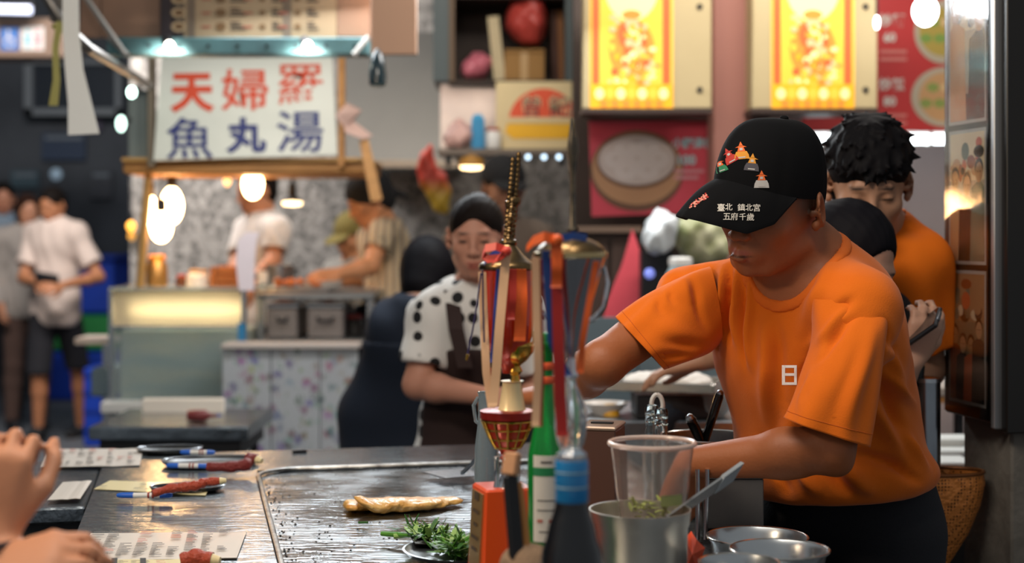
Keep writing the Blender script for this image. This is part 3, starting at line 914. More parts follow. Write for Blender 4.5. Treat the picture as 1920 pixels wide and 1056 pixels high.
slat_box('orange-lit wooden slatted box on the glass case', 398, 500, 446, 546, 6.25, .2, M('orange_wood', 'a8622c', .6, var=(10, .5)))
# hanging towel
m = MB(); path = [at(474, 436, 6.0), at(464, 450, 5.99), at(460, 490, 5.985), at(462, 545, 5.98)]
m.strip(path, Vector((1, .15, 0)), [.055, .075, .075, .06], .012)
tag(m.build('hanging_towel', M('pale_towel', 'd8cfd8', .9, bump=(200, .3)), None, True), 'pale folded towel hanging at the corner of the glass case', 'towel')
# right part of the stall: steel prep table with boxes below
D = 6.2
pt = thing('prep_table', 'steel prep table of the tempura stall loaded with fried food', 'table', at(595, 870, D))
MB().pbox(480, 548, 702, 562, D, .50, .006).build('tabletop', BRUSH, pt)
for x in (488, 694):
    for dy in (.02, .43): MB().pbox(x - 6, 562, x + 6, fl(D + dy), D + dy, .035).build('leg', STEEL, pt)
MB().pbox(480, 636, 702, 645, D, .48).build('lower_shelf', BRUSH, pt)
for x0, x1, lb in ((500, 558, 'grey steel bin under the prep table, beside the glass case'), (576, 644, 'grey steel bin under the prep table, nearer the dark-aproned woman')):
    t = thing('steel_bin', lb, 'bin', at((x0 + x1) / 2, 636, D + .1), 'steel bins under the prep table')
    MB().pbox(x0, 576, x1, 635, D + .05, .4, .008).build('body', M('bin_steel', '8f8784', .45, .6, var=(4, .4)), t)
    MB().pbox(x0 - 2, 570, x1 + 2, 578, D + .04, .42, .004).build('rim', STEEL, t)
    MB().tube([at(x0 + 20, 596, D + .045), at(x0 + 22, 602, D + .02), at(x1 - 22, 602, D + .02), at(x1 - 20, 596, D + .045)], .006, 6).build('handle', DARK, t, True)
lid_jar('dark jar standing in the shelf under the prep table', 664, 590, 636, D + .2, .045, M('dark_jar', '231f1d', .4), M('dark_red_lid', '7a2424', .4))
# patterned front boards
tb = thing('patterned_counter_front', 'white counter front printed with small colourful doodles', 'counter', at(543, 880, 5.85))
def doodle():
    m = M('doodle_print', 'b7bcc2', .45)
    nt = m.node_tree; L = nt.links; b = nt.nodes['Principled BSDF']
    tc = nt.nodes.new('ShaderNodeTexCoord')
    v = nt.nodes.new('ShaderNodeTexVoronoi'); v.inputs['Scale'].default_value = 25; v.inputs['Randomness'].default_value = 1
    n = nt.nodes.new('ShaderNodeTexNoise'); n.inputs['Scale'].default_value = 30
    ad = nt.nodes.new('ShaderNodeMix'); ad.data_type = 'VECTOR'; ad.inputs[0].default_value = .06
    L.new(tc.outputs['Object'], ad.inputs[4]); L.new(n.outputs['Color'], ad.inputs[5]); L.new(ad.outputs[1], v.inputs['Vector'])
    lt = nt.nodes.new('ShaderNodeMath'); lt.operation = 'LESS_THAN'; lt.inputs[1].default_value = .40
    L.new(v.outputs['Distance'], lt.inputs[0])
    hs = nt.nodes.new('ShaderNodeHueSaturation'); hs.inputs['Saturation'].default_value = .75; hs.inputs['Value'].default_value = .40
    L.new(v.outputs['Color'], hs.inputs['Color'])
    mul = nt.nodes.new('ShaderNodeMath'); mul.operation = 'MULTIPLY'; mul.inputs[1].default_value = .8; L.new(lt.outputs[0], mul.inputs[0])
    mx = nt.nodes.new('ShaderNodeMix'); mx.data_type = 'RGBA'; mx.inputs[6].default_value = C('b4bac0')
    L.new(mul.outputs[0], mx.inputs[0]); L.new(hs.outputs[0], mx.inputs[7]); L.new(mx.outputs[2], b.inputs['Base Color'])
    return m
for x0, x1 in ((417, 507), (509, 599), (601, 670)):
    MB().pbox(x0, 654, x1, fl(5.85), 5.85, .03, .003).build('panel', doodle(), tb)
MB().pbox(414, 645, 673, 655, 5.82, .16, .004).build('ledge', M('ledge_white', 'bfb7b2', .5), tb)
# far low table with papers
lt_ = thing('lane_table', 'low steel table behind the side counter with a bright tray on it', 'table', at(315, 880, 4.95))
a, b = at(165, 802, 4.9), at(465, 802, 4.9)
MB().box(((a.x + b.x) / 2, 5.16, a.z - .02), (b.x - a.x, .52, .045), bev=.006).build('tabletop', SHEET, lt_)
MB().box(((a.x + b.x) / 2, 5.16, a.z - .07), (b.x - a.x - .06, .46, .06)).build('apron', DARK, lt_)
for sx in (a.x + .06, b.x - .06):
    for sy in (4.96, 5.36): MB().cyl((sx, sy, 0), (sx, sy, a.z - .04), .015).build('leg', DARK, lt_)
tz = a.z + .003
t = thing('white_tray', 'bright white tray leaning on the low steel table', 'tray', (at(343, 790, 5.1).x, 5.15, tz))
MB().pbox(266, 747, 420, 789, 5.3, .02, .006).build('panel', M('tray_white', 'f2e6d6', .35), t)
MB().pbox(262, 785, 425, 792, 5.12, .18, .003).build('lip', M('tray_white'), t)
t = thing('ketchup_bottle', 'small dark red squeeze bottle lying on the low steel table', 'bottle', (at(360, 788, 5.05).x, 5.05, tz))
p = at(352, 790, 5.03); MB().lathe([(.018, 0), (.02, .02), (.02, .06), (.008, .075), (.004, .1)], Vector((p.x, 5.03, tz + .02)), 14, Matrix.Rotation(math.pi / 2, 3, 'Y')).build('body', M('dark_red_plastic', '6b2222', .4), t, True)
MB().lathe([(.006, .1), (.002, .115)], Vector((p.x, 5.03, tz + .02)), 10, Matrix.Rotation(math.pi / 2, 3, 'Y')).build('nozzle', M('blue_cap', '2c4f9c', .4), t, True)
# steel pans and food on the prep table
zt = at(0, 548, 6.2).z
def dish(name, label, cat, c, prof, m, group=None, n=24):
    return tag(MB().lathe(prof, c, n).build(name, m, None, True), label, cat, group)
c = at(602, 540, 6.35); c.z = zt
t = thing('plate', 'stack of white plates on the prep table in front of the arm', 'plate', c)
for k in range(3): MB().lathe([(.05, k * .012), (.085, .012 + k * .012), (.092, .020 + k * .012), (.088, .020 + k * .012), (.05, .008 + k * .012)], c, 26).build('plate_layer', M('china', 'dcd6d0', .3), t, True)
c = at(562, 556, 6.32); c.z = zt
tag(MB().box(c + UP * .008, (.27, .16, .014), bev=.004).build('fry_tray', BRUSH), 'shallow steel tray holding fried pieces on the prep table', 'tray')
random.seed(5)
FR = M('fried_batter', 'c9733a', .55, var=(40, .6, '8f4518'), bump=(60, .6))
m = MB(); m.sphere((0, 0, 0), 1, 10, 7)
for i in range(18):
    x = c.x + random.uniform(-.11, .11); y = c.y + random.uniform(-.06, .06)
    mm = MB(Matrix.Translation((x, y, zt + .026 + (i % 3) * .008)) @ Matrix.Rotation(random.uniform(0, 3), 4, 'Z'))
    mm.sphere((0, 0, 0), .5, 10, 7, (.036, .024, .020))
    for k in range(3): mm.sphere((random.uniform(-.012, .012), random.uniform(-.008, .008), .004), .5, 8, 6, (.022, .02, .018))
    tag(mm.build('fried_piece', FR, None, True), 'small golden fried tempura piece heaped in the steel tray', 'food', 'fried pieces in the tray')
for x, y0, y1, r, lb, mt in ((525, 492, 548, .06, 'dented stock pot on the prep table behind the fried food', BRUSH), (498, 505, 548, .035, 'pale soup ladle pot beside the towel', WHITEP)):
    b_, t_ = at(x, y1, 6.55), at(x, y0, 6.55); b_.z = zt; h = t_.z - b_.z
    t = thing('stock_pot', lb, 'pot', b_)
    MB().lathe([(r * .95, 0), (r, .01), (r, h * .86), (r * 1.06, h * .88), (r * 1.06, h * .9), (r * .95, h * .9), (r * .93, h * .8)], b_, 22).build('body', mt, t, True)
    for sx in (-1, 1): MB().tube([b_ + Vector((sx * r, 0, h * .7)), b_ + Vector((sx * (r + .02), 0, h * .72)), b_ + Vector((sx * (r + .02), .0, h * .6)), b_ + Vector((sx * r, 0, h * .58))], .005, 6).build('handle', DARK, t, True)

# ------------------------------------------------------------------ overhead menu board of the near stall
D = 5.1
mb = thing('menu_signboard', 'brown overhead signboard with a pale picture menu in its middle', 'sign', at(440, 102, D))
BR = M('brown_board', '8a6a55', .55, var=(2, .3, '6e5344'))
for x0, x1 in ((150, 188), (190, 300), (632, 694)): MB().pbox(x0, -90, x1, 69, D, .04, .002).build('panel', BR, mb)
MB().pbox(301, -90, 319, 69, D - .02, .05).build('post', M('dark_post', '2b2226', .6), mb)
MB().pbox(320, -90, 631, 70, D, .035).build('menu_panel', M('menu_beige', '9c8467', .5), mb)
o, u, v = sheet_frame(320, -90, 631, 70, D - .001)
pr = Print(o, u, v, .001); ink, br2, gy = M('menu_ink', '4c3f34', .6), M('menu_food', '54402c', .5, var=(300, .6, '9c6a30')), M('menu_grey_figure', '6b5b4c', .6)
def MX(x): return x - 475.5
def MY(y): return -10 - y
pr.rect(MX(322), MY(70), MX(345), MY(-90), M('menu_dark_band', '241d20', .6))
for y in range(-80, 64, 26):
    pr.ell(MX(335), MY(y), 14, 10, M('menu_plate', 'b39a78', .5)); pr.ell(MX(336), MY(y), 9, 6, br2)
pr.rect(MX(352), MY(70), MX(366), MY(-90), gy); pr.rect(MX(530), MY(70), MX(546), MY(-90), gy)
for x in (414, 492, 558):
    for y in range(-80, 64, 26):
        pr.ell(MX(x), MY(y), 10 if x == 414 else 6, 8 if x == 414 else 5, br2, 14)
        for k in range(3):
            pr.rect(MX(x + 18), MY(y + 6 - k * 6), MX(x + 18 + (30 if x == 414 else 22) * (1 - .2 * k)), MY(y + 3 - k * 6), ink)
        pr.rect(MX(x - 36), MY(y + 2), MX(x - 18), MY(y - 1), M('menu_red', '9a4a38', .6))
pr.build('menu_print', mb)
MB().pbox(200, 70, 690, 102, D - .08, .10, .003).build('rail', TEALM, mb)
for k in range(9): MB().cyl(at(225 + k * 55, 86, D - .079), at(225 + k * 55, 86, D - .09), .006, None, 8).build('rivet', DARK, mb)
MB().pbox(696, -90, 781, 102, D - .18, .03, .002).build('side_panel', M('tan_board', 'b08a70', .55), mb)
for a_, b_ in (((150, -20), (236, 104)), ((205, 72), (240, 104)), ((690, 70), (662, 104))):
    MB().tube([at(*a_, D - .1), at(*b_, D - .14)], .010, 6).build('brace', M('dull_brace', '8a8680', .6), mb)
for x, y, lb in ((318, 88, 'small white spot lamp on the teal rail, above the red first character'), (577, 88, 'small white spot lamp on the teal rail, above the red last character')):
    t = thing('spot_lamp', lb, 'lamp', at(x, y, D - .2), 'spot lamps on the teal rail')
    MB().cyl(at(x - 6, y - 12, D - .10), at(x, y - 2, D - .18), .017, .020, 14).build('housing', DARK, t, True)
    sl = bpy.data.lights.new('spot_lamp_beam', 'SPOT'); sl.energy = 14; sl.spot_size = 1.9; sl.spot_blend = .8; sl.shadow_soft_size = .03; sl.color = (1, .95, .86)
    so = bpy.data.objects.new('beam', sl); COL.objects.link(so); so.location = at(x, y + 22, D - .15); so.rotation_euler = (Vector(at(x, 230, 5.9)) - so.location).to_track_quat('-Z', 'Y').to_euler()
    so.parent = t; so.matrix_parent_inverse = Matrix.Translation(-t.location)
    MB().sphere(at(x, y, D - .19), .017, 14, 8, (1, .9, 1.2)).build('lens', M('spot_glow', 'fff4e0', .4, emit=16), t, True)
for x, y, r, e, lb in ((247, 173, 11, 7, 'small round white lamp beside the hand-painted sign'), (227, 232, 12, 3, 'greenish round lamp on the lane side of the hand-painted sign')):
    t = thing('round_lamp', lb, 'lamp', at(x, y, 5.7))
    MB().sphere(at(x, y, 5.7), r * 5.7 / FPX, 14, 8, (.8, .6, 1.3 if e < 5 else 1)).build('globe', M('lamp_w%d' % e, 'd8fff0', .4, emit=e), t, True)
    MB().cyl(at(x + 3, y - 3, 5.73), at(x + 14, y - 8, 5.95), .012).build('bracket', DARK, t, True)
t = thing('hanging_bottle_lamp', 'dark teal bottle-shaped lamp hanging under the tan board', 'lamp', at(708, 160, 4.9))
MB().lathe([(.004, .12), (.018, .10), (.024, .07), (.030, .03), (.028, .0)], at(708, 160, 4.9), 18).build('shade', M('dark_teal_glass', '12262c', .2, coat=.5), t, True)
MB().lathe([(.027, .0), (.02, -.004)], at(708, 160, 4.9), 18).build('rim', M('pale_rim', '9fb0a4', .4), t, True)
MB().cyl(at(708, 100, 4.9), at(708, 92, 4.9), .004).build('cord', BLACKP, t)
# strips fluttering off the frame
m = MB(); m.strip([at(132, -60, 4.2), at(133, 60, 4.2), at(139, 130, 4.2), at(150, 195, 4.18), at(157, 252, 4.15)], [Vector((1, .2, 0))] * 3 + [Vector((1, .1, .05))] * 2, [.044, .045, .05, .065, .085], .002)
tag(m.build('plastic_strip', M('milky_plastic', 'f0f0ea', .35, trans=.1), None, True), 'long milky plastic strip hanging from the stall frame', 'strip')
m = MB(); m.strip([at(112, 40, 4.3), at(104, 90, 4.3), at(106, 150, 4.3), at(100, 198, 4.3)], Vector((1, .2, 0)), [.02, .018, .02, .026], .002)
tag(m.build('yellow_strap', M('yellow_strap', '9c9550', .6), None, True), 'dull yellow strap knotted to the stall frame', 'strap')
m = MB(); m.tube([at(84, -10, 4.35), at(120, 48, 4.35), at(165, 90, 4.4), at(280, 160, 5.8)], .016, 8)
tag(m.build('awning_pole', M('awning_steel', '6e6a66', .4, .8), None, True), 'slanting metal awning pole reaching back to the painted sign', 'awning')
t = thing('awning_bracket', 'cluttered metal bracket where straps hang from the awning pole', 'bracket', at(112, 45, 4.32))
MB().pbox(92, -60, 125, 40, 4.36, .05, .004).build('plate', M('awning_steel'), t)
MB().tube([at(100, 48, 4.33), at(112, 60, 4.32), at(126, 46, 4.33)], .008, 6).build('hook', M('yellow_strap'), t, True)
# hood behind
hd = thing('extractor_hood', 'smooth grey extractor hood above the tempura stall wall', 'hood', at(735, 305, 7.6))
a, b = at(632, 60, 7.6), at(832, 306, 7.6)
HM = M('hood_grey', '6c6b67', .55, .2, var=(1.5, .2))
m = MB(); pts = [at(632, 60, 7.9), at(850, 60, 7.9), at(850, 306, 7.45), at(632, 306, 7.45)]
back = [Vector((p.x, 8.78, p.z)) for p in pts]
m.add(pts + back, [(0, 1, 2, 3), (7, 6, 5, 4), (0, 4, 5, 1), (1, 5, 6, 2), (2, 6, 7, 3), (3, 7, 4, 0)]); m.build('canopy', HM, hd)
MB().pbox(628, 300, 856, 314, 7.42, .04).build('lip', M('hood_lip', '94887a', .5), hd)
# crumpled paper and wooden paddle beside the sign
m = MB(); random.seed(2)
pp = [at(640, 205, 5.91), at(662, 222, 5.89), at(655, 238, 5.91), at(690, 258, 5.90)]
m.strip(pp, [Vector((.6, .2, .7)), Vector((.7, -.3, .6)), Vector((.5, .4, .8)), Vector((.9, .1, .3))], [.07, .10, .06, .04], .004)
tag(m.build('crumpled_paper', M('pinkish_paper', 'b89a90', .8), None), 'crumpled pinkish paper hanging beside the painted sign', 'paper')
m = MB(); m.strip([at(682, 262, 5.93), at(691, 305, 5.93), at(706, 376, 5.93)], Vector((1, .2, .2)), [.036, .04, .046], .012)
tag(m.build('wooden_paddle', M('pale_wood', 'b98a55', .6, var=(30, .5))), 'pale wooden paddle hanging in front of the black headscarf', 'paddle')

# ------------------------------------------------------------------ shelf bay in the middle
D = 6.5
sh_ = thing('wall_cabinet', 'dark open wall cabinet full of bags and boxes', 'cabinet', at(950, 150, D))
DW = M('dark_timber', '33261f', .7, var=(5, .6))
def pb(mb_, x0, y0, x1, y1, D, dep, name, m, parent, bev=.0): return MB().pbox(x0, y0, x1, y1, D, dep, bev).build(name, m, parent)
pb(0, 838, -120, 1090, 152, D + .42, .02, 'back_panel', DW, sh_)
pb(0, 812, -120, 842, 152, D, .44, 'side_panel', M('slate_panel', '3f4a4c', .5), sh_)
pb(0, 1060, -120, 1092, 152, D, .44, 'side_panel', M('slate_panel'), sh_)
pb(0, 842, 150, 1060, 158, D, .44, 'shelf', DW, sh_)
pb(0, 842, -14, 1060, -4, D, .44, 'shelf', DW, sh_)
pb(0, 842, -120, 852, 152, D - .01, .03, 'rail', M('brown_rail', '5a4632', .6), sh_)
def bag(name, label, cx, cy, D, w, h, dep, m, seed, base=None, cat='bag', group=None, res=.012):
    random.seed(seed); c = at(cx, cy, D); k = D / FPX
    P = [EL(c, (w * k * .5, dep * .5, h * k * .42), None, .03)]
    for i in range(6): P.append(EL(c + Vector((random.uniform(-.35, .35) * w * k, random.uniform(-.3, .0) * dep, random.uniform(-.3, .3) * h * k)), (w * k * .25, dep * .3, h * k * .2), None, .03))
    P += [RC(c + UP * h * k * .3, c + Vector((-.12 * w * k, 0, h * k * .52)), w * k * .14, w * k * .05, .03), RC(c + UP * h * k * .3, c + Vector((.16 * w * k, 0, h * k * .5)), w * k * .12, w * k * .04, .03)]
    P.append(CUT((0, 0, c.z - h * k * .40), -UP, .006))
    V, Q = sdf_mesh(P, res); N = vnormals(V, Q)
    V = V + N * (.006 * np.sin(V[:, 0] * 90 + seed) * np.sin(V[:, 2] * 80 + V[:, 1] * 60))[:, None]
    return tag(np_mesh(name, V, Q, m), label, cat, group)
REDB = M('red_plastic_bag', 'b8443c', .35, trans=.15, bump=(40, .4)); PNKB = M('pink_plastic_bag', 'c06a78', .35, trans=.15, bump=(40, .4))
bag('plastic_bag', 'tall red plastic bag on the cardboard box in the wall cabinet', 990, 40, 6.65, 70, 112, .22, REDB, 1)
bag('plastic_bag', 'small pink plastic bag low in the wall cabinet', 893, 128, 6.6, 48, 56, .18, PNKB, 4)
t = thing('cardboard_box', 'brown cardboard box under the tall red bag', 'box', at(983, 150, 6.6))
MB().pbox(946, 96, 1021, 150, 6.55, .26, .003).build('body', M('cardboard', '8f6a3a', .8, var=(6, .3)), t)
MB().pbox(976, 96, 990, 150, 6.548, .003).build('tape', M('tape_tan', 'a5824e', .4), t)
MB().pbox(946, 92, 1021, 97, 6.54, .28).build('flap', M('cardboard'), t)
m = MB(); m.ppoly([(914, 32), (935, 30), (948, 148), (926, 150)], 6.56, .02)
tag(m.build('pale_plank', M('pale_plank', 'b5a583', .7, var=(8, .3))), 'pale narrow plank leaning in the wall cabinet', 'plank')
for x, lb in ((1042, 'dark rolled banner standing in the wall cabinet, inner one'), (1054, 'brown rolled banner standing at the cabinet edge')):
    tag(MB().cyl(at(x, 150, 6.7), at(x - 4, 20, 6.7), .018, .018, 12).build('rolled_banner', M('roll_%d' % x, '4a2f26' if x < 1050 else '7a4f2c', .7), None, True), lb, 'banner')
# sign with orange disc and steel panel below
sg2 = thing('round_logo_sign', 'cream shop sign with an orange disc, two characters and a yellow band', 'sign', at(1000, 282, 6.45))
pb(0, 930, 153, 1072, 283, 6.45, .04, 'board', M('sign_cream', 'cdb98c', .5), sg2)
o, u, v = sheet_frame(930, 153, 1072, 283, 6.448); pr = Print(o, u, v, .0015)
cxs, cys = 1018 - 1001, 218 - 238
def half(x, y, r, y0, n=30):
    a0 = math.asin(max(-1, min(1, (y0 - y) / r))); return [(x + r * math.cos(a0 + (math.pi - 2 * a0) * i / n), y + r * math.sin(a0 + (math.pi - 2 * a0) * i / n)) for i in range(n + 1)]
pr.poly([(min(px_, 70.5), py_) for px_, py_ in half(18, -14, 66, -2)], M('sign_orange', 'd2491f', .5))
pr.poly([(-52, -12), (70.5, -12), (70.5, -2), (-50, -2)], M('sign_cream'))
pr.poly([(-50, -14), (70.5, -14), (70.5, -42), (-40, -42), (-54, -30)], M('sign_yellow', 'e0a80c', .5))
for ch, x in (('曾', -4), ('記', 49)):
    pr.text(ch, x, 18, 42, M('sign_cream'), .06); pr.text(ch, x, 18, 38, M('sign_black', '2a2a30', .5), .0)
pr.build('logo_print', sg2)
sp_ = thing('steel_backsplash', 'scratched steel backsplash beside the orange-disc sign', 'panel', at(878, 280, 6.6))
pb(0, 826, 153, 930, 280, 6.6, .02, 'sheet', M('splash_steel', 'a89c96', .35, .8, var=(5, .5, 'c9b9ae')), sp_)
pb(0, 826, 150, 930, 156, 6.58, .04, 'trim', DW, sp_)
sb = thing('small_shelf', 'small wall shelf carrying a blue carton under the steel backsplash', 'shelf', at(945, 292, 6.4))
pb(0, 820, 279, 1068, 290, 6.32, .26, 'board', M('shelf_grey', '6b5f55', .5), sb)
for x in (835, 1050): MB().pbox(x, 290, x + 8, 308, 6.36, .2).build('bracket', DARK, sb)
t = thing('blue_carton', 'upright blue carton on the small wall shelf', 'carton', at(897, 279, 6.4))
MB().pbox(884, 222, 908, 279, 6.38, .06, .003).build('body', M('carton_blue', '1b7fae', .4), t)
MB().ppoly([(884, 222), (908, 222), (902, 214), (890, 214)], 6.39, .04).build('gable', M('carton_blue2', '2a93c0', .4), t)
bag('plastic_bag', 'pale pink bag of goods on the small wall shelf', 858, 255, 6.42, 48, 60, .14, M('pale_pink_bag', 'c9a29a', .4, bump=(40, .4)), 9)
lid_jar('squat white jar with a red lid on the small wall shelf', 924, 240, 279, 6.42, .035, WHITEP, M('red_lid'), group=None)
t = thing('pendant_lamp', 'warm pendant lamp under the small wall shelf', 'lamp', at(884, 320, 6.3))
MB().lathe([(.008, .05), (.05, .03), (.056, 0)], at(884, 312, 6.3), 20).build('shade', M('ochre_shade', 'a5752c', .5), t, True)
MB().lathe([(.052, .0), (.04, -.012), (.005, -.016)], at(884, 312, 6.3), 20).build('diffuser', M('warm_diffuser'), t, True)
MB().cyl(at(884, 298, 6.3), at(884, 290, 6.3), .004).build('cord', BLACKP, t)
for i, x in enumerate((990, 1020, 1048)):
    tag(MB().sphere(at(x, 294.5, 6.36), .010, 10, 6).build('bead_light', M('cool_bead', 'cfeaff', .4, emit=3.2 - 1.0 * i)), ('small cool bead light under the orange-disc sign, nearest the trophy spire', 'small cool bead light under the orange-disc sign, middle of three', 'small cool bead light under the orange-disc sign, nearest the golden poster')[i], 'lamp', 'bead lights under the sign')
# red and yellow festival bag hanging
P = [EL(at(800, 320, 7.0), (.045, .03, .11), None, .03), EL(at(822, 355, 7.0), (.055, .035, .10), None, .03), EL(at(830, 380, 7.0), (.035, .03, .06), None, .03), RC(at(806, 300, 7), at(806, 272, 7), .02, .008, .02)]
V, Q = sdf_mesh(P, .01); N = vnormals(V, Q); V = V + N * (.006 * np.sin(V[:, 0] * 80) * np.sin(V[:, 2] * 60))[:, None]
k = np.clip((V[:, 2] - at(0, 352, 7).z) / .08 + .5, 0, 1)[:, None]
col = np.array(C('c9a63a')[:3]) * (1 - k) + np.array(C('c2402f')[:3]) * k
tag(np_mesh('festival_bag', V, Q, M('festival_bag', 'c2402f', .4, attr='pigment', trans=.1), None, col), 'red and yellow festival bag hanging before the grey wall', 'bag')

# ------------------------------------------------------------------ right stall: light boxes, posters, pillar
D = 5.2
GOLD, GOLD2, GRED, GORG, GPALE, GSK = [M('backlit_' + n, c, .5, emit=e) for n, c, e in (('gold', 'eab63c', .26), ('amber', 'e8a41c', .28), ('red', 'cc5c2c', .22), ('orange', 'dd8430', .24), ('cream', 'f0d894', .30), ('rose', 'e4b080', .24))]
def lightbox(label, x0, x1, p0, p1):
    t = thing('light_box', label, 'light box', at((x0 + x1) / 2, 205, D), 'golden light boxes')
    pb(0, x0, -120, x1, 205, D, .16, 'housing', CREAM, t, .006)
    pb(0, x0 - 2, 203, x1 + 2, 212, D - .02, .2, 'bottom_rail', M('rail_dark', '3a2c26', .5), t)
    o, u, v = sheet_frame(p0, -120, p1, 203, D - .002); pr = Print(o, u, v, .0015)
    w = (p1 - p0) / 2; H_ = 161.5
    def yy(y): return 41.5 - y
    pr.rect(-w, -H_, w, H_, GOLD)
    pr.rect(-w + 4, yy(180), -w + 18, yy(-100), GRED); pr.rect(w - 20, yy(180), w - 5, yy(-100), GRED)
    pr.rect(-w, yy(203), w, yy(158), GOLD2)
    # seated robed figure on clouds, loosely mottled
    pr.ell(0, yy(-20), 50, 60, GPALE)
    pr.ell(0, yy(92), 44, 56, GORG); pr.ell(0, yy(66), 26, 30, GRED); pr.ell(0, yy(42), 13, 16, GSK); pr.ell(0, yy(28), 18, 9, GORG); pr.ell(0, yy(58), 7, 8, GPALE)
    random.seed(31)
    for k in range(90):
        x, y = random.gauss(0, .42) * w, random.uniform(30, 158)
        if abs(x) > w - 26: continue
        pr.ell(x, yy(y), random.uniform(3, 9), random.uniform(3, 8), random.choice((GORG, GPALE, GSK, GOLD, GOLD2, GRED, GSK)), 9)
    for k in range(7): pr.ell(-w + 18 + k * (2 * w - 36) / 6, yy(176), 9, 11, GOLD if k % 2 else GPALE, 12)
    for k in range(6): pr.ell(-w + 26 + k * (2 * w - 52) / 5, yy(194), 8, 7, GORG, 12)
    pr.build('poster_print', t)
    for x, y in ((x1 - 22, 12), (x1 - 22, 168)):
        if x > p1: MB().cyl(at(x, y, D), at(x, y, D - .006), .010, None, 10).build('screw', DARK, t)
    return t
lightbox('golden backlit poster box beside the dark wall cabinet', 1094, 1334, 1106, 1262)
lightbox('golden backlit poster box next to the red dish menu', 1411, 1645, 1446, 1602)
pl = MB().pbox(1336, -120, 1410, fl(5.35), 5.35, .35, .01)
struct('wall_pillar', pl, M('pink_pillar', '9c6a5e', .6, var=(3, .3, '875a50')))
t = thing('steamer_poster', 'red poster of a bamboo steamer of dumplings with pale blue print', 'poster', at(1221, 405, 5.5))
m = MB(); m.ppoly([(1104, 226), (1338, 222), (1342, 398), (1110, 406)], 5.5, .02); m.build('board', M('poster_red', 'c43c4c', .5, var=(2, .4, 'd05c70')), t)
o, u, v = sheet_frame(1104, 222, 1340, 406, 5.498); pr = Print(o, u, v, .0015)
BAM, BAM2, DUM, DUM2, PB = M('bamboo_print', 'b08460', .6), M('bamboo_dark', '6a4a38', .6), M('dumpling_print', 'c4b6b0', .6), M('dumpling_hi', 'cfc4c0', .6), M('pale_blue_print', 'a4ccd4', .6)
pr.ell(-28, -6, 88, 76, BAM2, 32); pr.ell(-28, -2, 84, 68, BAM, 32); pr.ell(-28, 12, 76, 52, BAM2, 32); pr.ell(-28, 14, 72, 47, DUM, 32)
for i in range(7):
    a = i * 2 * math.pi / 6; r = 40 if i < 6 else 0
    pr.ell(-28 + r * math.cos(a), 15 + r * .62 * math.sin(a), 22, 17, DUM2, 18)
    pr.ell(-28 + r * math.cos(a), 17 + r * .62 * math.sin(a), 5, 4, DUM, 10)
for i, ch in enumerate('小籠湯包'): pr.text(ch, 48 + i * 19.5, 46, 20, PB, .02)
pr.text('100', 66, 14, 19, PB, .03)
for k, w in enumerate((56, 46)): pr.rect(42, -10 - k * 12, 42 + w, -4 - k * 12, M('pink_print', 'c98a92', .6))
pr.build('poster_print', t)
MB().pbox(1100, 216, 1344, 226, 5.48, .03).build('top_batten', M('rail_dark'), t)
# dish menu over the tubes
t = thing('dish_menu', 'red wall menu with two plated dishes above the fluorescent tubes', 'sign', at(1710, 246, 5.9))
pb(0, 1505, -120, 1790, 246, 5.9, .03, 'board', M('menu_board_red', 'b02c2a', .5), t)
o, u, v = sheet_frame(1505, -120, 1790, 246, 5.898); pr = Print(o, u, v, .0015)
X0, Y0 = 1647.5, 63
WP, GP = M('menu_white', 'c9bfb4', .5), M('menu_plate2', 'a89a84', .5)
for cx_, cy_, col_, c2_ in ((1770, 60, 'a08a3c', '6f8a3c'), (1770, 182, 'b58a5c', '7d8a44')):
    pr.ell(cx_ - X0, Y0 - cy_, 56 if cy_ < 100 else 62, 60 if cy_ < 100 else 56, GP, 28); pr.ell(cx_ - X0, Y0 - cy_, 47, 46, M('dish_' + col_, col_, .6), 24)
    for k in range(6): pr.ell(cx_ - X0 - 34 + 13 * k, Y0 - cy_ + (18 if k % 2 else -12), 12, 9, M('dish_' + (c2_ if k < 3 else 'c9a878'), c2_ if k < 3 else 'c9a878', .6), 12)
for y, st in ((38, '炒麵'), (158, '炒飯')):
    pr.text(st, 1672 - X0, Y0 - y, 24, WP, .03); pr.text('60' if y < 100 else '80', 1668 - X0, Y0 - y - 32, 18, WP, .04)
    for k in range(2): pr.rect(1650 - X0, Y0 - y - 62 - 14 * k, 1700 - X0, Y0 - y - 56 - 14 * k, M('menu_pink_line', 'c9766c', .5))
pr.build('menu_print', t)
for x0, x1, lb in ((1513, 1556, 'white fluorescent tube under the red menu, just behind the cap'), (1666, 1742, 'white fluorescent tube under the red menu, beyond the dark hair'), (1750, 1840, 'white fluorescent tube under the red menu, nearest the photo column')):
    t = thing('fluorescent_tube', lb, 'lamp', at((x0 + x1) / 2, 261, 5.8), 'tubes under the red menu')
    MB().cyl(at(x0, 261, 5.78), at(x1, 261, 5.78), .019, None, 14).build('tube', M('tube_glow', 'eefaff', .4, emit=9), t, True)
    for x in (x0 - 3, x1 + 3): MB().pbox(x - 3, 250, x + 3, 272, 5.77, .06).build('end_cap', WHITEP, t)
    MB().pbox(x0 - 6, 247, x1 + 6, 252, 5.78, .13).build('fitting', WHITEP, t)
bulb('bright white bulb hanging in front of the red dish menu', 1735, 20, 5.0, 46, 58, 14, 'ffffff', top=-80)
bulb('tiny white bulb at the edge of the golden poster box', 1644, 42, 5.0, 10, 26, 8, 'ffffff', top=-20)
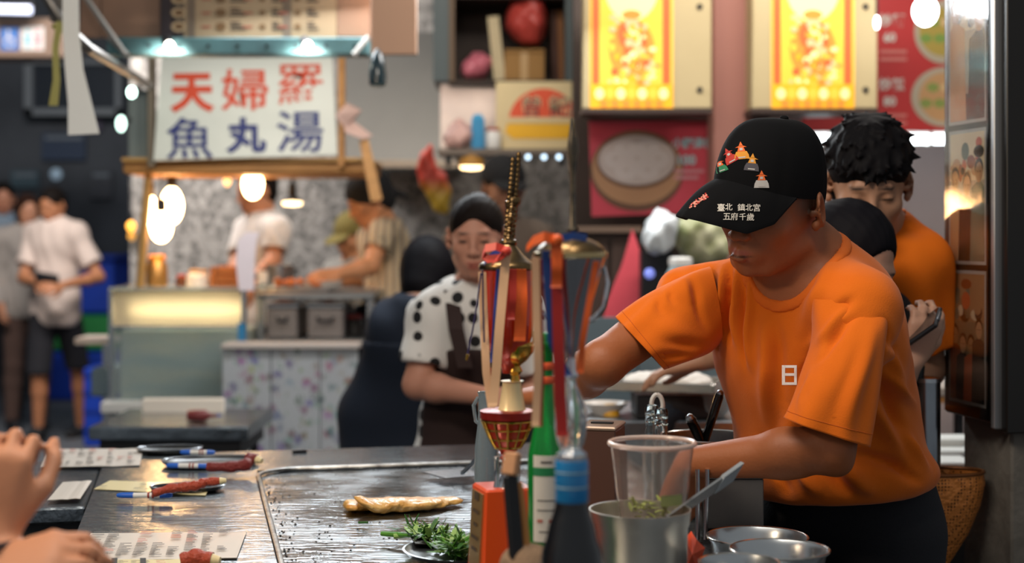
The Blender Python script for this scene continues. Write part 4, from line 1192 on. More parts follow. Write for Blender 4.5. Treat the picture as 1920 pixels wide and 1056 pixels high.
# clutter behind the cook's arm
cab = thing('back_cabinet', 'dark brown cabinet behind the trophies and the pink cloth', 'cabinet', at(1150, 900, 5.2))
pb(0, 1086, 432, 1200, fl(5.3), 5.3, .35, 'carcass', M('cabinet_brown', '2e221d', .6), cab)
pb(0, 1084, 424, 1204, 436, 5.26, .42, 'top', M('cabinet_top', '5f4c3e', .5), cab)
for x0, x1 in ((1092, 1140), (1146, 1196)): pb(0, x0, 448, x1, 890, 5.285, .02, 'door', M('cabinet_door', '3a2a22', .6), cab, .004)
bl = thing('steel_splash_wall', 'pale blue-grey steel splash panel behind the flour tray', 'panel', at(1225, 900, 4.9))
for x0, x1 in ((1082, 1196), (1198, 1372)): pb(0, x0, 596, x1, fl(4.9), 4.9, .03, 'sheet', M('blue_grey_steel', '71828a', .45, .3, var=(2, .3)), bl)
P = [at(1186, 430, 4.8), at(1200, 470, 4.8), at(1198, 600, 4.8), at(1130, 602, 4.78), at(1140, 560, 4.78), at(1165, 500, 4.8)]
m = MB(); pts = [px_of(p) for p in P]; m.ppoly(pts, 5.243, .012)
tag(m.build('pink_cloth', M('hot_pink_cloth', 'd8505c', .8, var=(6, .3))), 'hot pink triangular cloth hanging behind the reaching arm', 'cloth')
bag('plastic_bag', 'crumpled white plastic bag hanging below the steamer poster', 1238, 440, 5.0, 58, 92, .16, M('white_bag', 'c6cccf', .4, bump=(30, .5)), 12)
bag('produce_bag', 'translucent sack of green vegetables behind the cap brim', 1316, 452, 5.1, 96, 110, .16, M('green_sack', '8a8f62', .5, var=(14, .8, 'c3c0a4'), bump=(30, .5)), 14)
lid_jar('white bucket below the sack of greens, behind the orange shoulder', 1276, 482, 596, 4.915, .05, M('pale_bucket', 'a9bcc4', .5), WHITEP, 'bucket', None, 'bucket')
tag(MB().sphere(at(1218, 513, 5.09), .018, 14, 8).build('indicator_lamp', M('violet_lamp', '7a86d8', .4, emit=.9)), 'small violet indicator lamp beside the pink cloth', 'lamp')
pb(0, 1203, 470, 1262, fl(5.1), 5.1, .1, 'x', DARK, cab).name = 'dark_appliance'
bpy.data.objects['dark_appliance'].parent = None; bpy.data.objects['dark_appliance'].matrix_parent_inverse = I4
tag(bpy.data.objects['dark_appliance'], 'dark boxy appliance between the pink cloth and the white bucket', 'appliance')
# prep bench with flour tray
pz = .94
bn = thing('prep_bench', 'steel prep bench behind the cook, carrying the flour tray', 'bench', (.38, 3.88, 0))
MB().box((.38, 3.88, pz - .02), (.52, .44, .04), bev=.004).build('top', BRUSH, bn)
for x in (.15, .61):
    for y in (3.70, 4.06): MB().box((x, y, (pz - .04) / 2), (.04, .04, pz - .04)).build('leg', STEEL, bn)
MB().box((.38, 3.88, .45), (.48, .40, .03)).build('shelf', BRUSH, bn)
t = thing('steel_crate', 'dark steel crate raising the flour tray on the bench', 'crate', at(1255, 800, 3.78))
MB().box((at(1262, 0, 3.80).x, 3.80, pz + .03), (.20, .2, .06), bev=.004).build('body', DARK, t)
MB().box((at(1262, 0, 3.80).x, 3.80, pz + .063), (.21, .21, .006)).build('rim', STEEL, t)
tc_ = at(1250, 728, 3.78); tc_.z = pz + .068
Rt = Matrix.Rotation(-.30, 3, 'Z')
t = thing('flour_tray', 'long steel tray of white flour behind the reaching arm', 'tray', tc_)
MB().box(tc_ + UP * .004, (.27, .20, .008), Rt).build('base', STEEL, t)
for dx, dy, sx, sy in ((-.135, 0, .008, .2), (.135, 0, .008, .2), (0, -.1, .27, .008), (0, .1, .27, .008)):
    MB().box(tc_ + Rt @ Vector((dx, dy, .012)), (sx, sy, .024), Rt, .002).build('rim', M('bright_steel', 'd0ccc4', .2, 1.0), t)
P = [EL(tc_ + Rt @ Vector((x, y, .018)), (rx, ry, rz), Rt, .02) for x, y, rx, ry, rz in ((-.05, 0, .06, .07, .022), (.03, .01, .07, .075, .026), (.08, -.02, .04, .06, .016), (0, -.05, .06, .04, .018))]
V, Q = sdf_mesh(P, .005); N = vnormals(V, Q); V = V + N * (.002 * np.sin(V[:, 0] * 150) * np.sin(V[:, 1] * 140))[:, None]
tag(np_mesh('flour_heap', V, Q, M('flour', 'd8d2ca', .95)), 'heap of white flour lying in the steel tray', 'flour', kind='stuff')
tag(MB().lathe([(.03, 0), (.045, .02), (.05, .06), (.047, .06), (.042, .02), (.028, .004)], at(1335, 728, 3.74).xy.to_3d() + UP * (pz), 24).build('glass_bowl', M('bowl_glass', 'c9d2d4', .1, trans=.7), None, True), 'small glass bowl at the end of the flour tray', 'bowl')
lid_jar('small yellow tub on the prep bench under the arm', 1145, 758, 800, 3.78, .022, M('yellow_tub', 'c9962a', .5), M('yellow_tub'), 'tub', None, 'tub')
tag(MB().lathe([(.03, 0), (.05, .02), (.06, .03), (.056, .03), (.045, .02), (.028, .004)], Vector((at(1135, 0, 3.8).x, 3.8, pz)), 24).build('pale_dish', M('china'), None, True), 'shallow pale dish on the prep bench beside the yellow tub', 'dish')
bag('cloth_bundle', 'dark navy cloth bundle on the prep bench', 1250, 790, 3.72, 60, 60, .1, M('navy_cloth', '1c222c', .9), 21, cat='cloth')

# ------------------------------------------------------------------ far left lane
t = thing('restroom_sign', 'beige overhead beam with blue accessibility and restroom pictograms', 'sign', at(50, 105, 9.5))
pb(0, -60, 34, 128, 106, 9.5, .3, 'beam', M('beam_beige', '6e5a4c', .7), t)
o, u, v = sheet_frame(0, 48, 84, 96, 9.498); pr = Print(o, u, v, .003)
BL, WS = M('picto_blue', '2a5c9c', .5), M('picto_white', 'b9b4b0', .5)
pr.rect(-41, -22, -7, 20, BL); pr.rect(-2, -22, 41, 22, WS)
pr.ell(-26, 13, 3, 3, WS, 12); pr.rect(-28, -2, -24, 9, WS); pr.rect(-26, -2, -16, 1, WS); pr.rect(-18, -12, -15, 1, WS)
n_ = 16
for i in range(n_):
    a0, a1 = math.pi * (.6 + 1.2 * i / n_), math.pi * (.6 + 1.2 * (i + 1) / n_)
    pr.poly([(-23 + r * math.cos(a), -6 + r * math.sin(a)) for r, a in ((8, a0), (10.5, a0), (10.5, a1), (8, a1))], WS)
for x, mm in ((10, M('picto_teal', '5a9aa8', .5)), (29, M('picto_rose', 'c07078', .5))):
    pr.ell(x, 12, 4, 4, mm, 12); pr.poly([(x - 7, 5), (x + 7, 5), (x + 4, -8), (x - 4, -8)], mm); pr.rect(x - 3, -18, x + 3, -8, mm)
pr.build('pictograms', t)
t = thing('lane_tube', 'cold white tube lamp above the restroom sign', 'lamp', at(30, 18, 9.3))
MB().cyl(at(-20, 16, 9.3), at(58, 18, 9.3), .03, None, 12).build('tube', M('lane_tube', 'dfe6ff', .4, emit=2.0), t, True)
MB().pbox(-24, 4, 62, 10, 9.28, .08).build('fitting', DARK, t)
w1 = thing('window_1', 'dim window with a pale frame high on the dark lane wall', 'window', at(130, 215, 12.8)); w1['kind'] = 'structure'
for x0, y0, x1, y1 in ((45, 112, 60, 216), (216, 112, 226, 216), (45, 112, 226, 120), (45, 203, 226, 216)): pb(0, x0, y0, x1, y1, 12.9, .08, 'window_frame', M('frame_grey', '6f767c', .6), w1)
pb(0, 60, 120, 216, 203, 12.95, .03, 'pane', M('dim_pane', '2d333b', .2), w1)
for (x0, y0, x1, y1, c, lb) in ((78, 250, 160, 300, '2a3a52', 'dim blue notice on the dark lane wall'), (20, 320, 72, 352, '3f5560', 'dim teal notice low on the dark lane wall'), (168, 320, 210, 372, '3c4048', 'dim grey notice on the dark lane wall'), (140, 226, 190, 244, '4a3f58', 'narrow violet notice under the lane window')):
    t = thing('wall_notice', lb, 'notice', at((x0 + x1) / 2, y1, 13.1), 'notices in the lane')
    pb(0, x0, y0, x1, y1, 13.13, .03, 'sheet', M('notice_' + c, c, .6), t)
    pb(0, x0 + 6, y0 + 5, x1 - 6, y0 + 12, 13.12, .008, 'headline', M('notice_line', '6c7680', .6), t)
tag(MB().sphere(at(105, 327, 12.6), .05, 12, 8).build('wall_lamp', M('lane_lamp', '9fb6c8', .4, emit=.3)), 'small bluish lamp glowing on the dark lane wall', 'lamp')
BLU, GRN = M('bin_blue', '0f3aa8', .45, var=(3, .3)), M('bin_green', '1f7a3c', .5)
t = thing('recycling_bin', 'large blue recycling bin with a green band behind the standing man', 'bin', at(150, 748, 12.5))
pb(0, 84, 660, 212, fl(12.5), 12.5, .6, 'lower_body', BLU, t, .02); pb(0, 84, 592, 212, 658, 12.5, .6, 'band', GRN, t, .02); pb(0, 86, 486, 212, 590, 12.52, .56, 'upper_body', BLU, t, .03)
pb(0, 82, 478, 216, 490, 12.48, .64, 'lid', M('bin_blue_dark', '0c2f8a', .45), t, .02)
t = thing('blue_crate', 'tall blue plastic crate at the corner of the low steel table', 'crate', at(172, 830, 9.8))
pb(0, 157, 690, 190, fl(9.8), 9.8, .3, 'body', BLU, t, .01)
for k in range(4): pb(0, 156, 700 + k * 34, 191, 706 + k * 34, 9.79, .32, 'rib', M('bin_blue_dark'), t)
t = thing('lane_shelf', 'small pale shelf arm jutting out beside the glass case', 'shelf', at(170, 700, 6.5))
pb(0, 140, 634, 203, 646, 6.4, .2, 'board', M('ledge_white'), t); pb(0, 170, 690, 203, 745, 6.45, .25, 'box', M('pale_blue_box', '7c8f98', .5), t, .01); pb(0, 192, 640, 203, fl(6.5), 6.5, .06, 'post', STEEL, t)

# ------------------------------------------------------------------ photograph boards on the column
def board_pt(a, z, out=0.0): return c0 + TB * a + NB * out + UP * z
def zpx(py, D): return CAMH - (py - CY) * D / FPX
def photo_board():
    t = thing('photo_board', 'tall glossy board of framed group photographs on the concrete column', 'photo board', board_pt(.14, 1.0, .02))
    W_ = .20; z0, z1 = 1.025, 2.05
    o_ = board_pt(.02 + W_ / 2, (z0 + z1) / 2, .016)
    Rb = Matrix((-TB, -NB, UP)).transposed()
    MB().box(o_, (W_, .030, z1 - z0), Rb, .003).build('backing', M('board_black', '15120f', .35), t)
    MB().box(board_pt(.012, (z0 + z1) / 2 - .005, .022), (.014, .024, z1 - z0 + .01), Rb, .003).build('edge_strip', M('aluminium_edge', 'a9abae', .4, .8), t)
    cols = ['8d7a5c', '4c4238', 'c89a70', 'ab825c', 'e0cca8', '2e2824', '944a2a', '6d7866', 'b8aa94', 'c8643e']
    pm = [M('photo_%s' % c, c, .18, coat=.8) for c in cols]
    fr = M('photo_border', 'a8a59f', .3, coat=.6)
    spans = ((1.052, 1.325), (1.337, 1.612), (1.624, 1.93))
    for i, (a, b) in enumerate(spans):
        # u runs from the near edge to the far edge so that up x u faces the lane
        o = board_pt(.038, a, .0316); u_ = TB * 1.0; v_ = UP * 1.0
        if u_.cross(v_).dot(NB) < 0: o = board_pt(.038 + .160, a, .0316); u_ = -TB
        w, h = .160, b - a
        pr = Print(o, u_, v_, .0006); random.seed(40 + i)
        pr.rect(0, 0, w, h, fr); g = .007
        pr.rect(g, g, w - g, h - g, pm[(0, 8, 8)[i]])
        pr.rect(g, h * .62, w - g, h - g, pm[(3, 4, 4)[i]]); pr.rect(g, g, w - g, h * .2, pm[(6, 1, 1)[i]])
        for k in range(14): pr.ell(random.uniform(.18, .82) * w, h * random.uniform(.66, .90), random.uniform(.008, .024), random.uniform(.008, .02), pm[random.randrange(10)], 12)
        n = (4, 3, 2)[i]
        for k in range(n):
            x = w * (.18 + .64 * k / max(n - 1, 1)); hy = h * (.50, .60, .70)[i] + random.uniform(-.03, .03) * 1.0
            hr = (.016, .019, .024)[i]
            bod = pm[(6, 5, 9, 1)[k] if i == 0 else (2, 5, 7)[k] if i == 1 else (2, 5)[k]]
            pr.poly([(max(x - hr * 2.0, g), g), (min(x + hr * 2.0, w - g), g), (min(x + hr * 1.7, w - g), hy - hr * 1.6), (x + hr * .5, hy - hr * 1.0), (x - hr * .5, hy - hr * 1.0), (max(x - hr * 1.7, g), hy - hr * 1.6)], bod)
            pr.ell(x, hy + hr * .45, hr * .95, hr * 1.1, pm[5], 14); pr.ell(x, hy, hr * .8, hr * 1.1, pm[2 if k % 2 else 3], 14)
            pr.ell(x - hr * .3, hy + hr * .1, hr * .12, hr * .1, pm[5], 8); pr.ell(x + hr * .3, hy + hr * .1, hr * .12, hr * .1, pm[5], 8)
        pr.build('photograph', t)
    MB().box(board_pt(.02 + W_ / 2, (z0 + z1) / 2, .0345), (W_ - .012, .002, z1 - z0 - .01), Rb).build('cover_sheet', M('clear_cover', 'ffffff', .055, trans=1.0, ior=1.45, bump=(9, .04)), t)
    # second board on the street face
    e = thing('photo_board', 'dark board on the street face of the column at the picture edge', 'photo board', c0 + UP * 1.0)
    Re = Matrix((-NB, TB, UP)).transposed()
    q = c0 - NB * .178 - TB * .012
    MB().box((q.x, q.y, 1.53), (.40, .022, 1.04), Re, .003).build('backing', M('board_black'), e)
    for a, b in ((1.06, 1.32), (1.34, 1.60), (1.62, 2.0)):
        q2 = c0 - NB * .205 - TB * .024
        MB().box((q2.x, q2.y, (a + b) / 2), (.37, .003, b - a), Re).build('photograph', M('photo_944a2a'), e)
photo_board()
# steel flask, lit sill and copper hat beside the column
b_ = at(1736, 876, 2.98)
t = thing('steel_flask', 'tall steel urn with a black knob behind the man in orange', 'urn', b_)
hh = at(0, 706, 2.98).z - b_.z; r = .0285
MB().lathe([(r, 0), (r, hh * .93), (r * .96, hh * .95)], b_, 28).build('body', M('urn_steel', '8b9096', .22, 1.0, var=(8, .4)), t, True)
MB().lathe([(r * 1.03, hh * .94), (r * 1.03, hh * .985), (r * .7, hh), (.01, hh * 1.005)], b_, 28).build('lid', STEEL, t, True)
MB().lathe([(.012, hh), (.014, hh + .02), (.010, hh + .026)], b_ - Vector((.016, 0, 0)), 16).build('knob', BLACKP, t, True)
t = thing('white_ledge', 'white two-step ledge glowing beside the concrete column', 'ledge', at(1770, 880, 3.7))
pb(0, 1650, 868, 1830, 885, 3.6, .3, 'lower_step', M('ledge_bright', 'd6dcda', .5), t, .003); pb(0, 1650, 846, 1830, 866, 3.72, .16, 'middle_step', M('ledge_bright'), t, .003); pb(0, 1650, 824, 1830, 842, 3.8, .1, 'upper_step', M('ledge_bright'), t, .003)
pb(0, 1655, 885, 1825, fl(3.62), 3.62, .26, 'base', DARK, t)
t = thing('back_table', 'pale table top with a wooden edge seen behind the steel urn', 'table', at(1780, 800, 4.4))
pb(0, 1640, 726, 1840, 744, 4.3, .5, 'tabletop', M('pale_top', 'a39a92', .4), t, .004); pb(0, 1640, 744, 1840, 756, 4.31, .04, 'edge', WOOD, t)
for x in (1660, 1795): pb(0, x, 756, x + 12, fl(4.4), 4.4, .04, 'leg', DARK, t)
pb(0, 1640, 640, 1840, 728, 5.4, .02, 'back_board', M('white_board', 'b5b2b0', .5), t)
def copper_hat():
    m = M('hammered_copper_weave', 'c87838', .35, .3, bump=(70, .6))
    nt = m.node_tree; L = nt.links; b = nt.nodes['Principled BSDF']
    tc = nt.nodes.new('ShaderNodeTexCoord'); mp = nt.nodes.new('ShaderNodeMapping'); mp.inputs['Scale'].default_value = (150, 150, 150)
    v = nt.nodes.new('ShaderNodeTexVoronoi'); v.inputs['Scale'].default_value = 1; v.inputs['Randomness'].default_value = .12
    L.new(tc.outputs['Object'], mp.inputs[0]); L.new(mp.outputs[0], v.inputs['Vector'])
    r = nt.nodes.new('ShaderNodeValToRGB'); r.color_ramp.elements[0].color = C('2a140a'); r.color_ramp.elements[0].position = .22
    r.color_ramp.elements[1].color = C('d0803c'); r.color_ramp.elements[1].position = .38
    L.new(v.outputs['Distance'], r.inputs[0]); L.new(r.outputs[0], b.inputs['Base Color'])
    Dh = 3.0; k = Dh / FPX; cx = at(1745, 0, Dh).x
    t = thing('copper_basket', 'hammered copper woven basket leaning beside the concrete column', 'basket', Vector((cx, Dh, 0)))
    prof = [(12, 1100), (22, 1075), (45, 1040), (70, 1000), (93, 945), (101, 905), (99, 886), (96, 886), (97, 905), (89, 945), (66, 1000), (40, 1040), (15, 1074)]
    MB().lathe([(a_ * k, CAMH - (y_ - CY) * k) for a_, y_ in prof], Vector((cx, Dh, 0)), 56, None, True, 1, .55).build('shell', m, t, True)
    MB().tube([Vector((cx + 98.5 * k * math.cos(a_), Dh + 98.5 * k * .55 * math.sin(a_), CAMH - (884 - CY) * k)) for a_ in (2 * math.pi * i / 40 for i in range(41))], .004, 8).build('rim', M('copper_rim', '6f4220', .4, .5), t, True)
    zb_ = CAMH - (1085 - CY) * k
    MB().box((cx, Dh, zb_ / 2), (.12, .10, zb_), bev=.01).build('stand', BLACKP, t)
copper_hat()

# ------------------------------------------------------------------ the cook in the orange shirt
def build_cook():
    H = at(1451, 376, 2.50); R = frame(-45, 14, -11); s = 1.0
    root = thing('person', 'man in bright orange t-shirt and black embroidered cap bending over the griddle', 'person', (0.60, 2.72, 0))
    B = frame(-45); l, f = B.col[0], B.col[1]
    shL, shR = at(1612, 580, 2.44), at(1290, 562, 2.67)
    elL, wrL = at(1556, 842, 2.37), at(1302, 866, 2.48)
    elR, wrR = at(1128, 682, 2.52), at(1040, 742, 2.68)
    neck = at(1508, 505, 2.585); hip = at(1590, 960, 2.74)
    hpL, hpR = hip + l * .085 - UP * .03, hip - l * .085 - UP * .03
    def P3(x, y, z): return H + R @ (Vector((x, y, z)) * s)
    body = head_prims(H, R, s)
    body[0] = EL(P3(0, -.004, .022), (.072, .084, .078), R, .02)
    # slimmer cheek, jaw muscle, under-jaw and throat
    body += [RC(P3(0, -.035, -.050), neck, .054, .062, .03), RC(P3(0, -.008, -.085), at(1476, 565, 2.55), .034, .045, .025),
             RC(P3(.048, -.03, -.05), at(1478, 552, 2.545), .011, .010, .014),
             EL(P3(0, .104, -.074), (.016, .007, .006), R, .005)]
    chest = at(1512, 655, 2.61); belly = at(1560, 800, 2.68)
    body += [EL(chest, (.165, .115, .15), B, .05), EL(belly, (.13, .09, .15), B, .05), EL(hip, (.14, .095, .10), B, .05),
             RC(neck, shL, .055, .05, .05), RC(neck - UP * .02, shR, .048, .042, .05), RC(neck, chest, .075, .1, .05)]
    for a, e, w in ((shL, elL, wrL), (shR, elR, wrR)):
        m = e.lerp(w, .32)
        body += [RC(a, e, .048, .037, .02), RC(e, m, .036, .039, .02), RC(m, w, .037, .0255, .02)]
    # muscles and tendons of the near forearm
    fa = (wrL - elL).normalized()
    body += [RC(elL + fa * .02 + Vector((0, -.018, .012)), elL + fa * .15 + Vector((0, -.016, .002)), .022, .010, .012),
             RC(elL + fa * .05 + Vector((0, -.012, -.02)), wrL + Vector((0, -.012, -.012)), .018, .010, .012),
             EL(elL + Vector((.012, -.006, -.022)), (.022, .022, .02), None, .012)]
    body += hand_prims(wrL, at(1268, 962, 2.50) - wrL, (-.3, .35, -.6), 1.0, .75, 1)
    body += hand_prims(wrR, at(975, 738, 2.78) - wrR, (.25, -.15, -.95), 1.0, .95, -1)
    jl = {'L': (hpL, Vector((hpL.x + .01, hpL.y + .02, .085))), 'R': (hpR, Vector((hpR.x - .03, hpR.y + .05, .085)))}
    for sd, (a, n) in jl.items():
        k = a.lerp(n, .5) + f * .04
        body += [RC(a, k, .085, .055, .03), RC(k, n, .054, .036, .03), RC(n - UP * .03, n + f * .13 - UP * .05, .036, .028, .02)]
    z0 = at(0, 930, 2.5).z
    fines = [(H - Vector((.125, .14, .15)), H + Vector((.12, .13, .10)), .0032), (wrL - Vector((.15, .1, .1)), wrL + Vector((.05, .12, .08)), .005),
             (wrR - Vector((.14, .08, .1)), wrR + Vector((.06, .2, .08)), .005)]
    V, Q = sdf_mesh(body, .009, fines, 2)
    mk = face_marks(H, R, s, C('9c5444'), C('241814'), C('24140e'), .0016)
    sd = C('8f5436')
    mk += [(P3(0, .05, -.055), R, (.075, .07, .055), C('a05c3a'), .6)]
    mk = mk[-1:] + mk[:-1]
    # grey-flecked sideburns and stubble at the nape
    mk += [(P3(i * .070, .012, .012), R, (.020, .022, .028), C('5a4234'), .6) for i in (-1, 1)]
    np_mesh('body', V, Q, skin('skin_cook', 'a9683f'), root, paint(V, C('95552f'), mk))
    # hair under the cap
    P = [EL(P3(0, -.018, .018), (.076, .078, .058), R, .01), EL(P3(0, -.045, -.02), (.062, .045, .045), R, .02), EL(P3(0, .09, -.02), (.08, .085, .09), R, .01, 's')]
    P += [EL(P3(i * .085, -.004, -.012), (.022, .03, .045), R, .008, 's') for i in (-1, 1)]
    np_mesh('hair', *sdf_mesh(P, .005), M('hair_cook', '1d1714', .6, bump=(300, .4)), root)

    # ---------------- shirt
    O = M('orange_cotton', 'd66812', .88, var=(9, .35, 'c85c0e'), bump=(420, .10), sheen=.12, spec=.2)
    c2, b2, h2 = at(1515, 650, 2.61), at(1545, 800, 2.67), at(1572, 876, 2.70)
    SH = [EL(c2, (.183, .132, .165), B, .06), EL(b2, (.172, .138, .19), B, .06), EL(h2, (.185, .150, .070), B, .05),
          RC(neck - UP * .012, shL, .072, .064, .05), RC(neck - UP * .022, shR, .066, .058, .05), RC(neck - UP * .02, c2, .085, .12, .05),
          RC(at(1590, 560, 2.60), at(1632, 780, 2.70), .072, .078, .06)]
    SH += [RC(shL, at(1606, 640, 2.42), .062, .058, .03), RC(shR, at(1290, 590, 2.64), .048, .045, .03)]
    hz = .928
    SH += [CUT((.5, 2.5, hz), Vector((.08, 0, -1)), .01)]
    # neck opening: ellipse from nape to throat
    Bk, Fr = at(1558, 452, 2.62), at(1433, 584, 2.46)
    Cn = (Bk + Fr) / 2; e1 = (Fr - Bk) / 2; e2 = (l * 1.0 - e1.normalized() * l.dot(e1.normalized())).normalized() * .066
    nn = e2.cross(e1).normalized()
    if nn.z < 0: nn = -nn
    Rn = Matrix((e2.normalized(), e1.normalized(), nn)).transposed()
    SH += [EL(Cn + nn * .07, (.082, e1.length * .97, .100), Rn, .004, 's')]
    V, Q = sdf_mesh(SH, .0068, [(at(1400, 900, 2.3) - Vector((.02, .1, 0)), at(1640, 480, 2.72), .0058)], 2)
    N = vnormals(V, Q)
    def surf(bv, fl_, amp=1.9):
        out = []
        for x0, y0, x1, y1, hh, ww in fl_:
            pts = []
            for i in range(9):
                o = Vector((0, 0, CAMH)); d = (at(x0 + (x1 - x0) * i / 8 + 3 * math.sin(i * .8), y0 + (y1 - y0) * i / 8, 1) - o).normalized()
                h = bv.ray_cast(o, d)[0]
                if h is not None: pts.append(h)
            if len(pts) > 2: out.append((pts, hh * amp, ww * .85))
        return out
    folds = []
    for x0, y0, x1, y1, hh, ww, D in (
            # hanging folds from the far shoulder and throat
            (1352, 480, 1356, 640, .010, .011, 2.53), (1378, 480, 1384, 650, .009, .010, 2.51), (1404, 520, 1408, 690, .008, .010, 2.50),
            (1326, 480, 1338, 600, -.009, .010, 2.56), (1366, 480, 1370, 640, -.008, .008, 2.52), (1392, 520, 1398, 690, -.007, .008, 2.50),
            (1432, 600, 1440, 800, .007, .016, 2.47), (1450, 600, 1470, 760, -.006, .014, 2.47),
            # armhole of the far sleeve
            (1297, 492, 1322, 560, -.009, .010, 2.60), (1322, 560, 1345, 660, -.009, .010, 2.58), (1262, 520, 1272, 560, -.008, .010, 2.58), (1240, 530, 1250, 590, .006, .012, 2.57),
            (1240, 640, 1340, 655, -.008, .012, 2.55), (1260, 668, 1330, 650, .006, .010, 2.55),
            # pull lines towards the near armhole and down the side
            (1560, 480, 1500, 640, .006, .020, 2.46), (1530, 620, 1600, 560, -.008, .010, 2.42), (1516, 650, 1590, 590, .008, .010, 2.40),
            (1490, 760, 1460, 900, .010, .022, 2.52), (1430, 820, 1480, 930, -.008, .016, 2.52),
            (1640, 700, 1700, 820, -.010, .014, 2.56), (1620, 740, 1690, 850, .010, .014, 2.55), (1600, 850, 1700, 880, -.010, .012, 2.55),
            (1560, 860, 1640, 925, .011, .016, 2.52), (1520, 850, 1600, 930, -.010, .013, 2.52), (1480, 860, 1540, 930, .008, .013, 2.52), (1660, 640, 1695, 720, .008, .014, 2.58),
            (1655, 700, 1715, 760, .009, .010, 2.58), (1645, 600, 1690, 680, -.007, .012, 2.56), (1680, 800, 1740, 880, .009, .013, 2.60), (1660, 860, 1730, 905, -.008, .01, 2.60),
            # near sleeve
            (1640, 600, 1585, 780, .006, .014, 2.36), (1600, 620, 1545, 770, -.006, .014, 2.33), (1560, 640, 1510, 760, .006, .012, 2.32), (1530, 660, 1500, 720, -.006, .010, 2.33)):
        folds.append((x0, y0, x1, y1, hh, ww))
    V = chain_fold(V, N, surf(BVHTree.FromPolygons([tuple(p) for p in V], [tuple(q) for q in Q]), folds))
    t = V
    V = V + N * (.0010 * np.sin(t[:, 0] * 70 + 3 * np.sin(t[:, 2] * 24)) * np.sin(t[:, 2] * 38 + t[:, 1] * 50))[:, None]
    sh = np_mesh('shirt', V, Q, O, root)
    bvh = BVHTree.FromPolygons([tuple(p) for p in V], [tuple(q) for q in Q])
    def on(bv, x, y, lift=.0008):
        o = Vector((0, 0, CAMH)); d = (at(x, y, 1) - o).normalized()
        hit = bv.ray_cast(o, d)
        if hit[0] is None: return None
        return hit[0] - d * lift, hit[1]
    # sleeves: rings given by their two edge points, distance and half depth
    def sleeve(rings, seed, folds):
        rg = []
        for (xa, ya, xb, yb, D, dep) in rings:
            A, Bq = at(xa, ya, D), at(xb, yb, D); rg.append(((A + Bq) / 2, (Bq - A) / 2, dep))
        NR, NA = 44, 110; vs = []
        def ring_at(t):
            x = t * (len(rg) - 1); i = min(int(x), len(rg) - 2); q = x - i
            g = lambda k: rg[max(0, min(len(rg) - 1, k))]
            def cr(a, b, c, d): return (b * 2 + (c - a) * q + (a * 2 - b * 5 + c * 4 - d) * q * q + (b * 3 - a - c * 3 + d) * q * q * q) / 2
            return [cr(g(i - 1)[k], g(i)[k], g(i + 1)[k], g(i + 2)[k]) for k in range(3)]
        def pt(t, a, ins):
            c, u, dep = ring_at(t)
            ca, sa = math.cos(a), math.sin(a)
            ca = math.copysign(abs(ca) ** .9, ca); sa = math.copysign(abs(sa) ** .9, sa)
            k = 1 - ins / max(u.length, .01)
            wob = .004 * math.sin(a * 3 + t * 5 + seed) * t + .0025 * math.sin(a * 7 + seed * 2 - t * 4) * t
            return c + u * (ca * (k + wob / .06)) + Vector((0, sa * (dep - ins + wob), 0))
        for j in range(NR + 1): vs += [pt(j / NR, 2 * math.pi * i / NA, 0) for i in range(NA)]
        for j in range(8): vs += [pt(1 - j * .02, 2 * math.pi * i / NA, .004) for i in range(NA)]
        nj = NR + 1 + 8
        fs = [(j * NA + i, j * NA + (i + 1) % NA, (j + 1) * NA + (i + 1) % NA, (j + 1) * NA + i) for j in range(nj - 1) for i in range(NA)]
        Vq = np.array([tuple(v) for v in vs]); Qq = np.array(fs)
        Nq = vnormals(Vq, Qq)
        ce = Vq.mean(0)
        if ((Vq - ce) * Nq).sum() < 0: Qq = Qq[:, ::-1]; Nq = -Nq
        Vq = chain_fold(Vq, Nq, surf(BVHTree.FromPolygons([tuple(v) for v in Vq], [tuple(q) for q in Qq]), folds, 1.1))
        o = np_mesh('sleeve', Vq, Qq, O, sh)
        # stitched hem line
        bvs = BVHTree.FromPolygons([tuple(v) for v in Vq[:(NR + 1) * NA]], [tuple(q) for q in Qq[:NR * NA]])
        hm = [bvs.find_nearest(pt(.91, 2 * math.pi * i / NA, -.003))[0] for i in range(NA + 1)]
        MB().tube(hm, .0007, 4).build('hem_stitch', M('orange_thread_dark', 'b8540c', .9), sh)
        return BVHTree.FromPolygons([tuple(v) for v in Vq], [tuple(q) for q in Qq])
    F2 = lambda x0, y0, x1, y1, hh, ww, D: (x0, y0, x1, y1, hh, ww)
    sleeve([(1330, 500, 1352, 640, 2.62, .055), (1295, 510, 1330, 660, 2.61, .056), (1225, 550, 1288, 682, 2.59, .055), (1156, 597, 1246, 694, 2.57, .052)], 1.3,
           [F2(1250, 530, 1268, 572, -.007, .008, 2.54), F2(1228, 542, 1244, 590, -.006, .008, 2.54), F2(1290, 508, 1322, 610, -.008, .009, 2.55), F2(1275, 515, 1300, 570, .006, .009, 2.55),
            F2(1240, 640, 1335, 650, -.006, .010, 2.54), F2(1230, 668, 1300, 668, -.006, .008, 2.54), F2(1200, 600, 1330, 640, .005, .02, 2.54)])
    sleeve([(1520, 560, 1668, 560, 2.44, .050), (1525, 640, 1664, 610, 2.41, .062), (1500, 712, 1648, 715, 2.385, .066), (1470, 783, 1621, 833, 2.37, .064)], 4.1,
           [F2(1530, 640, 1590, 580, .008, .010, 2.35), F2(1545, 650, 1610, 580, -.008, .010, 2.35), F2(1530, 680, 1580, 620, -.006, .010, 2.33), F2(1640, 610, 1590, 800, .006, .014, 2.33), F2(1610, 640, 1560, 800, -.005, .014, 2.31), F2(1520, 690, 1500, 770, .005, .012, 2.32)])
    # collar rib, following the opening
    CO = grow(SH, .0035)
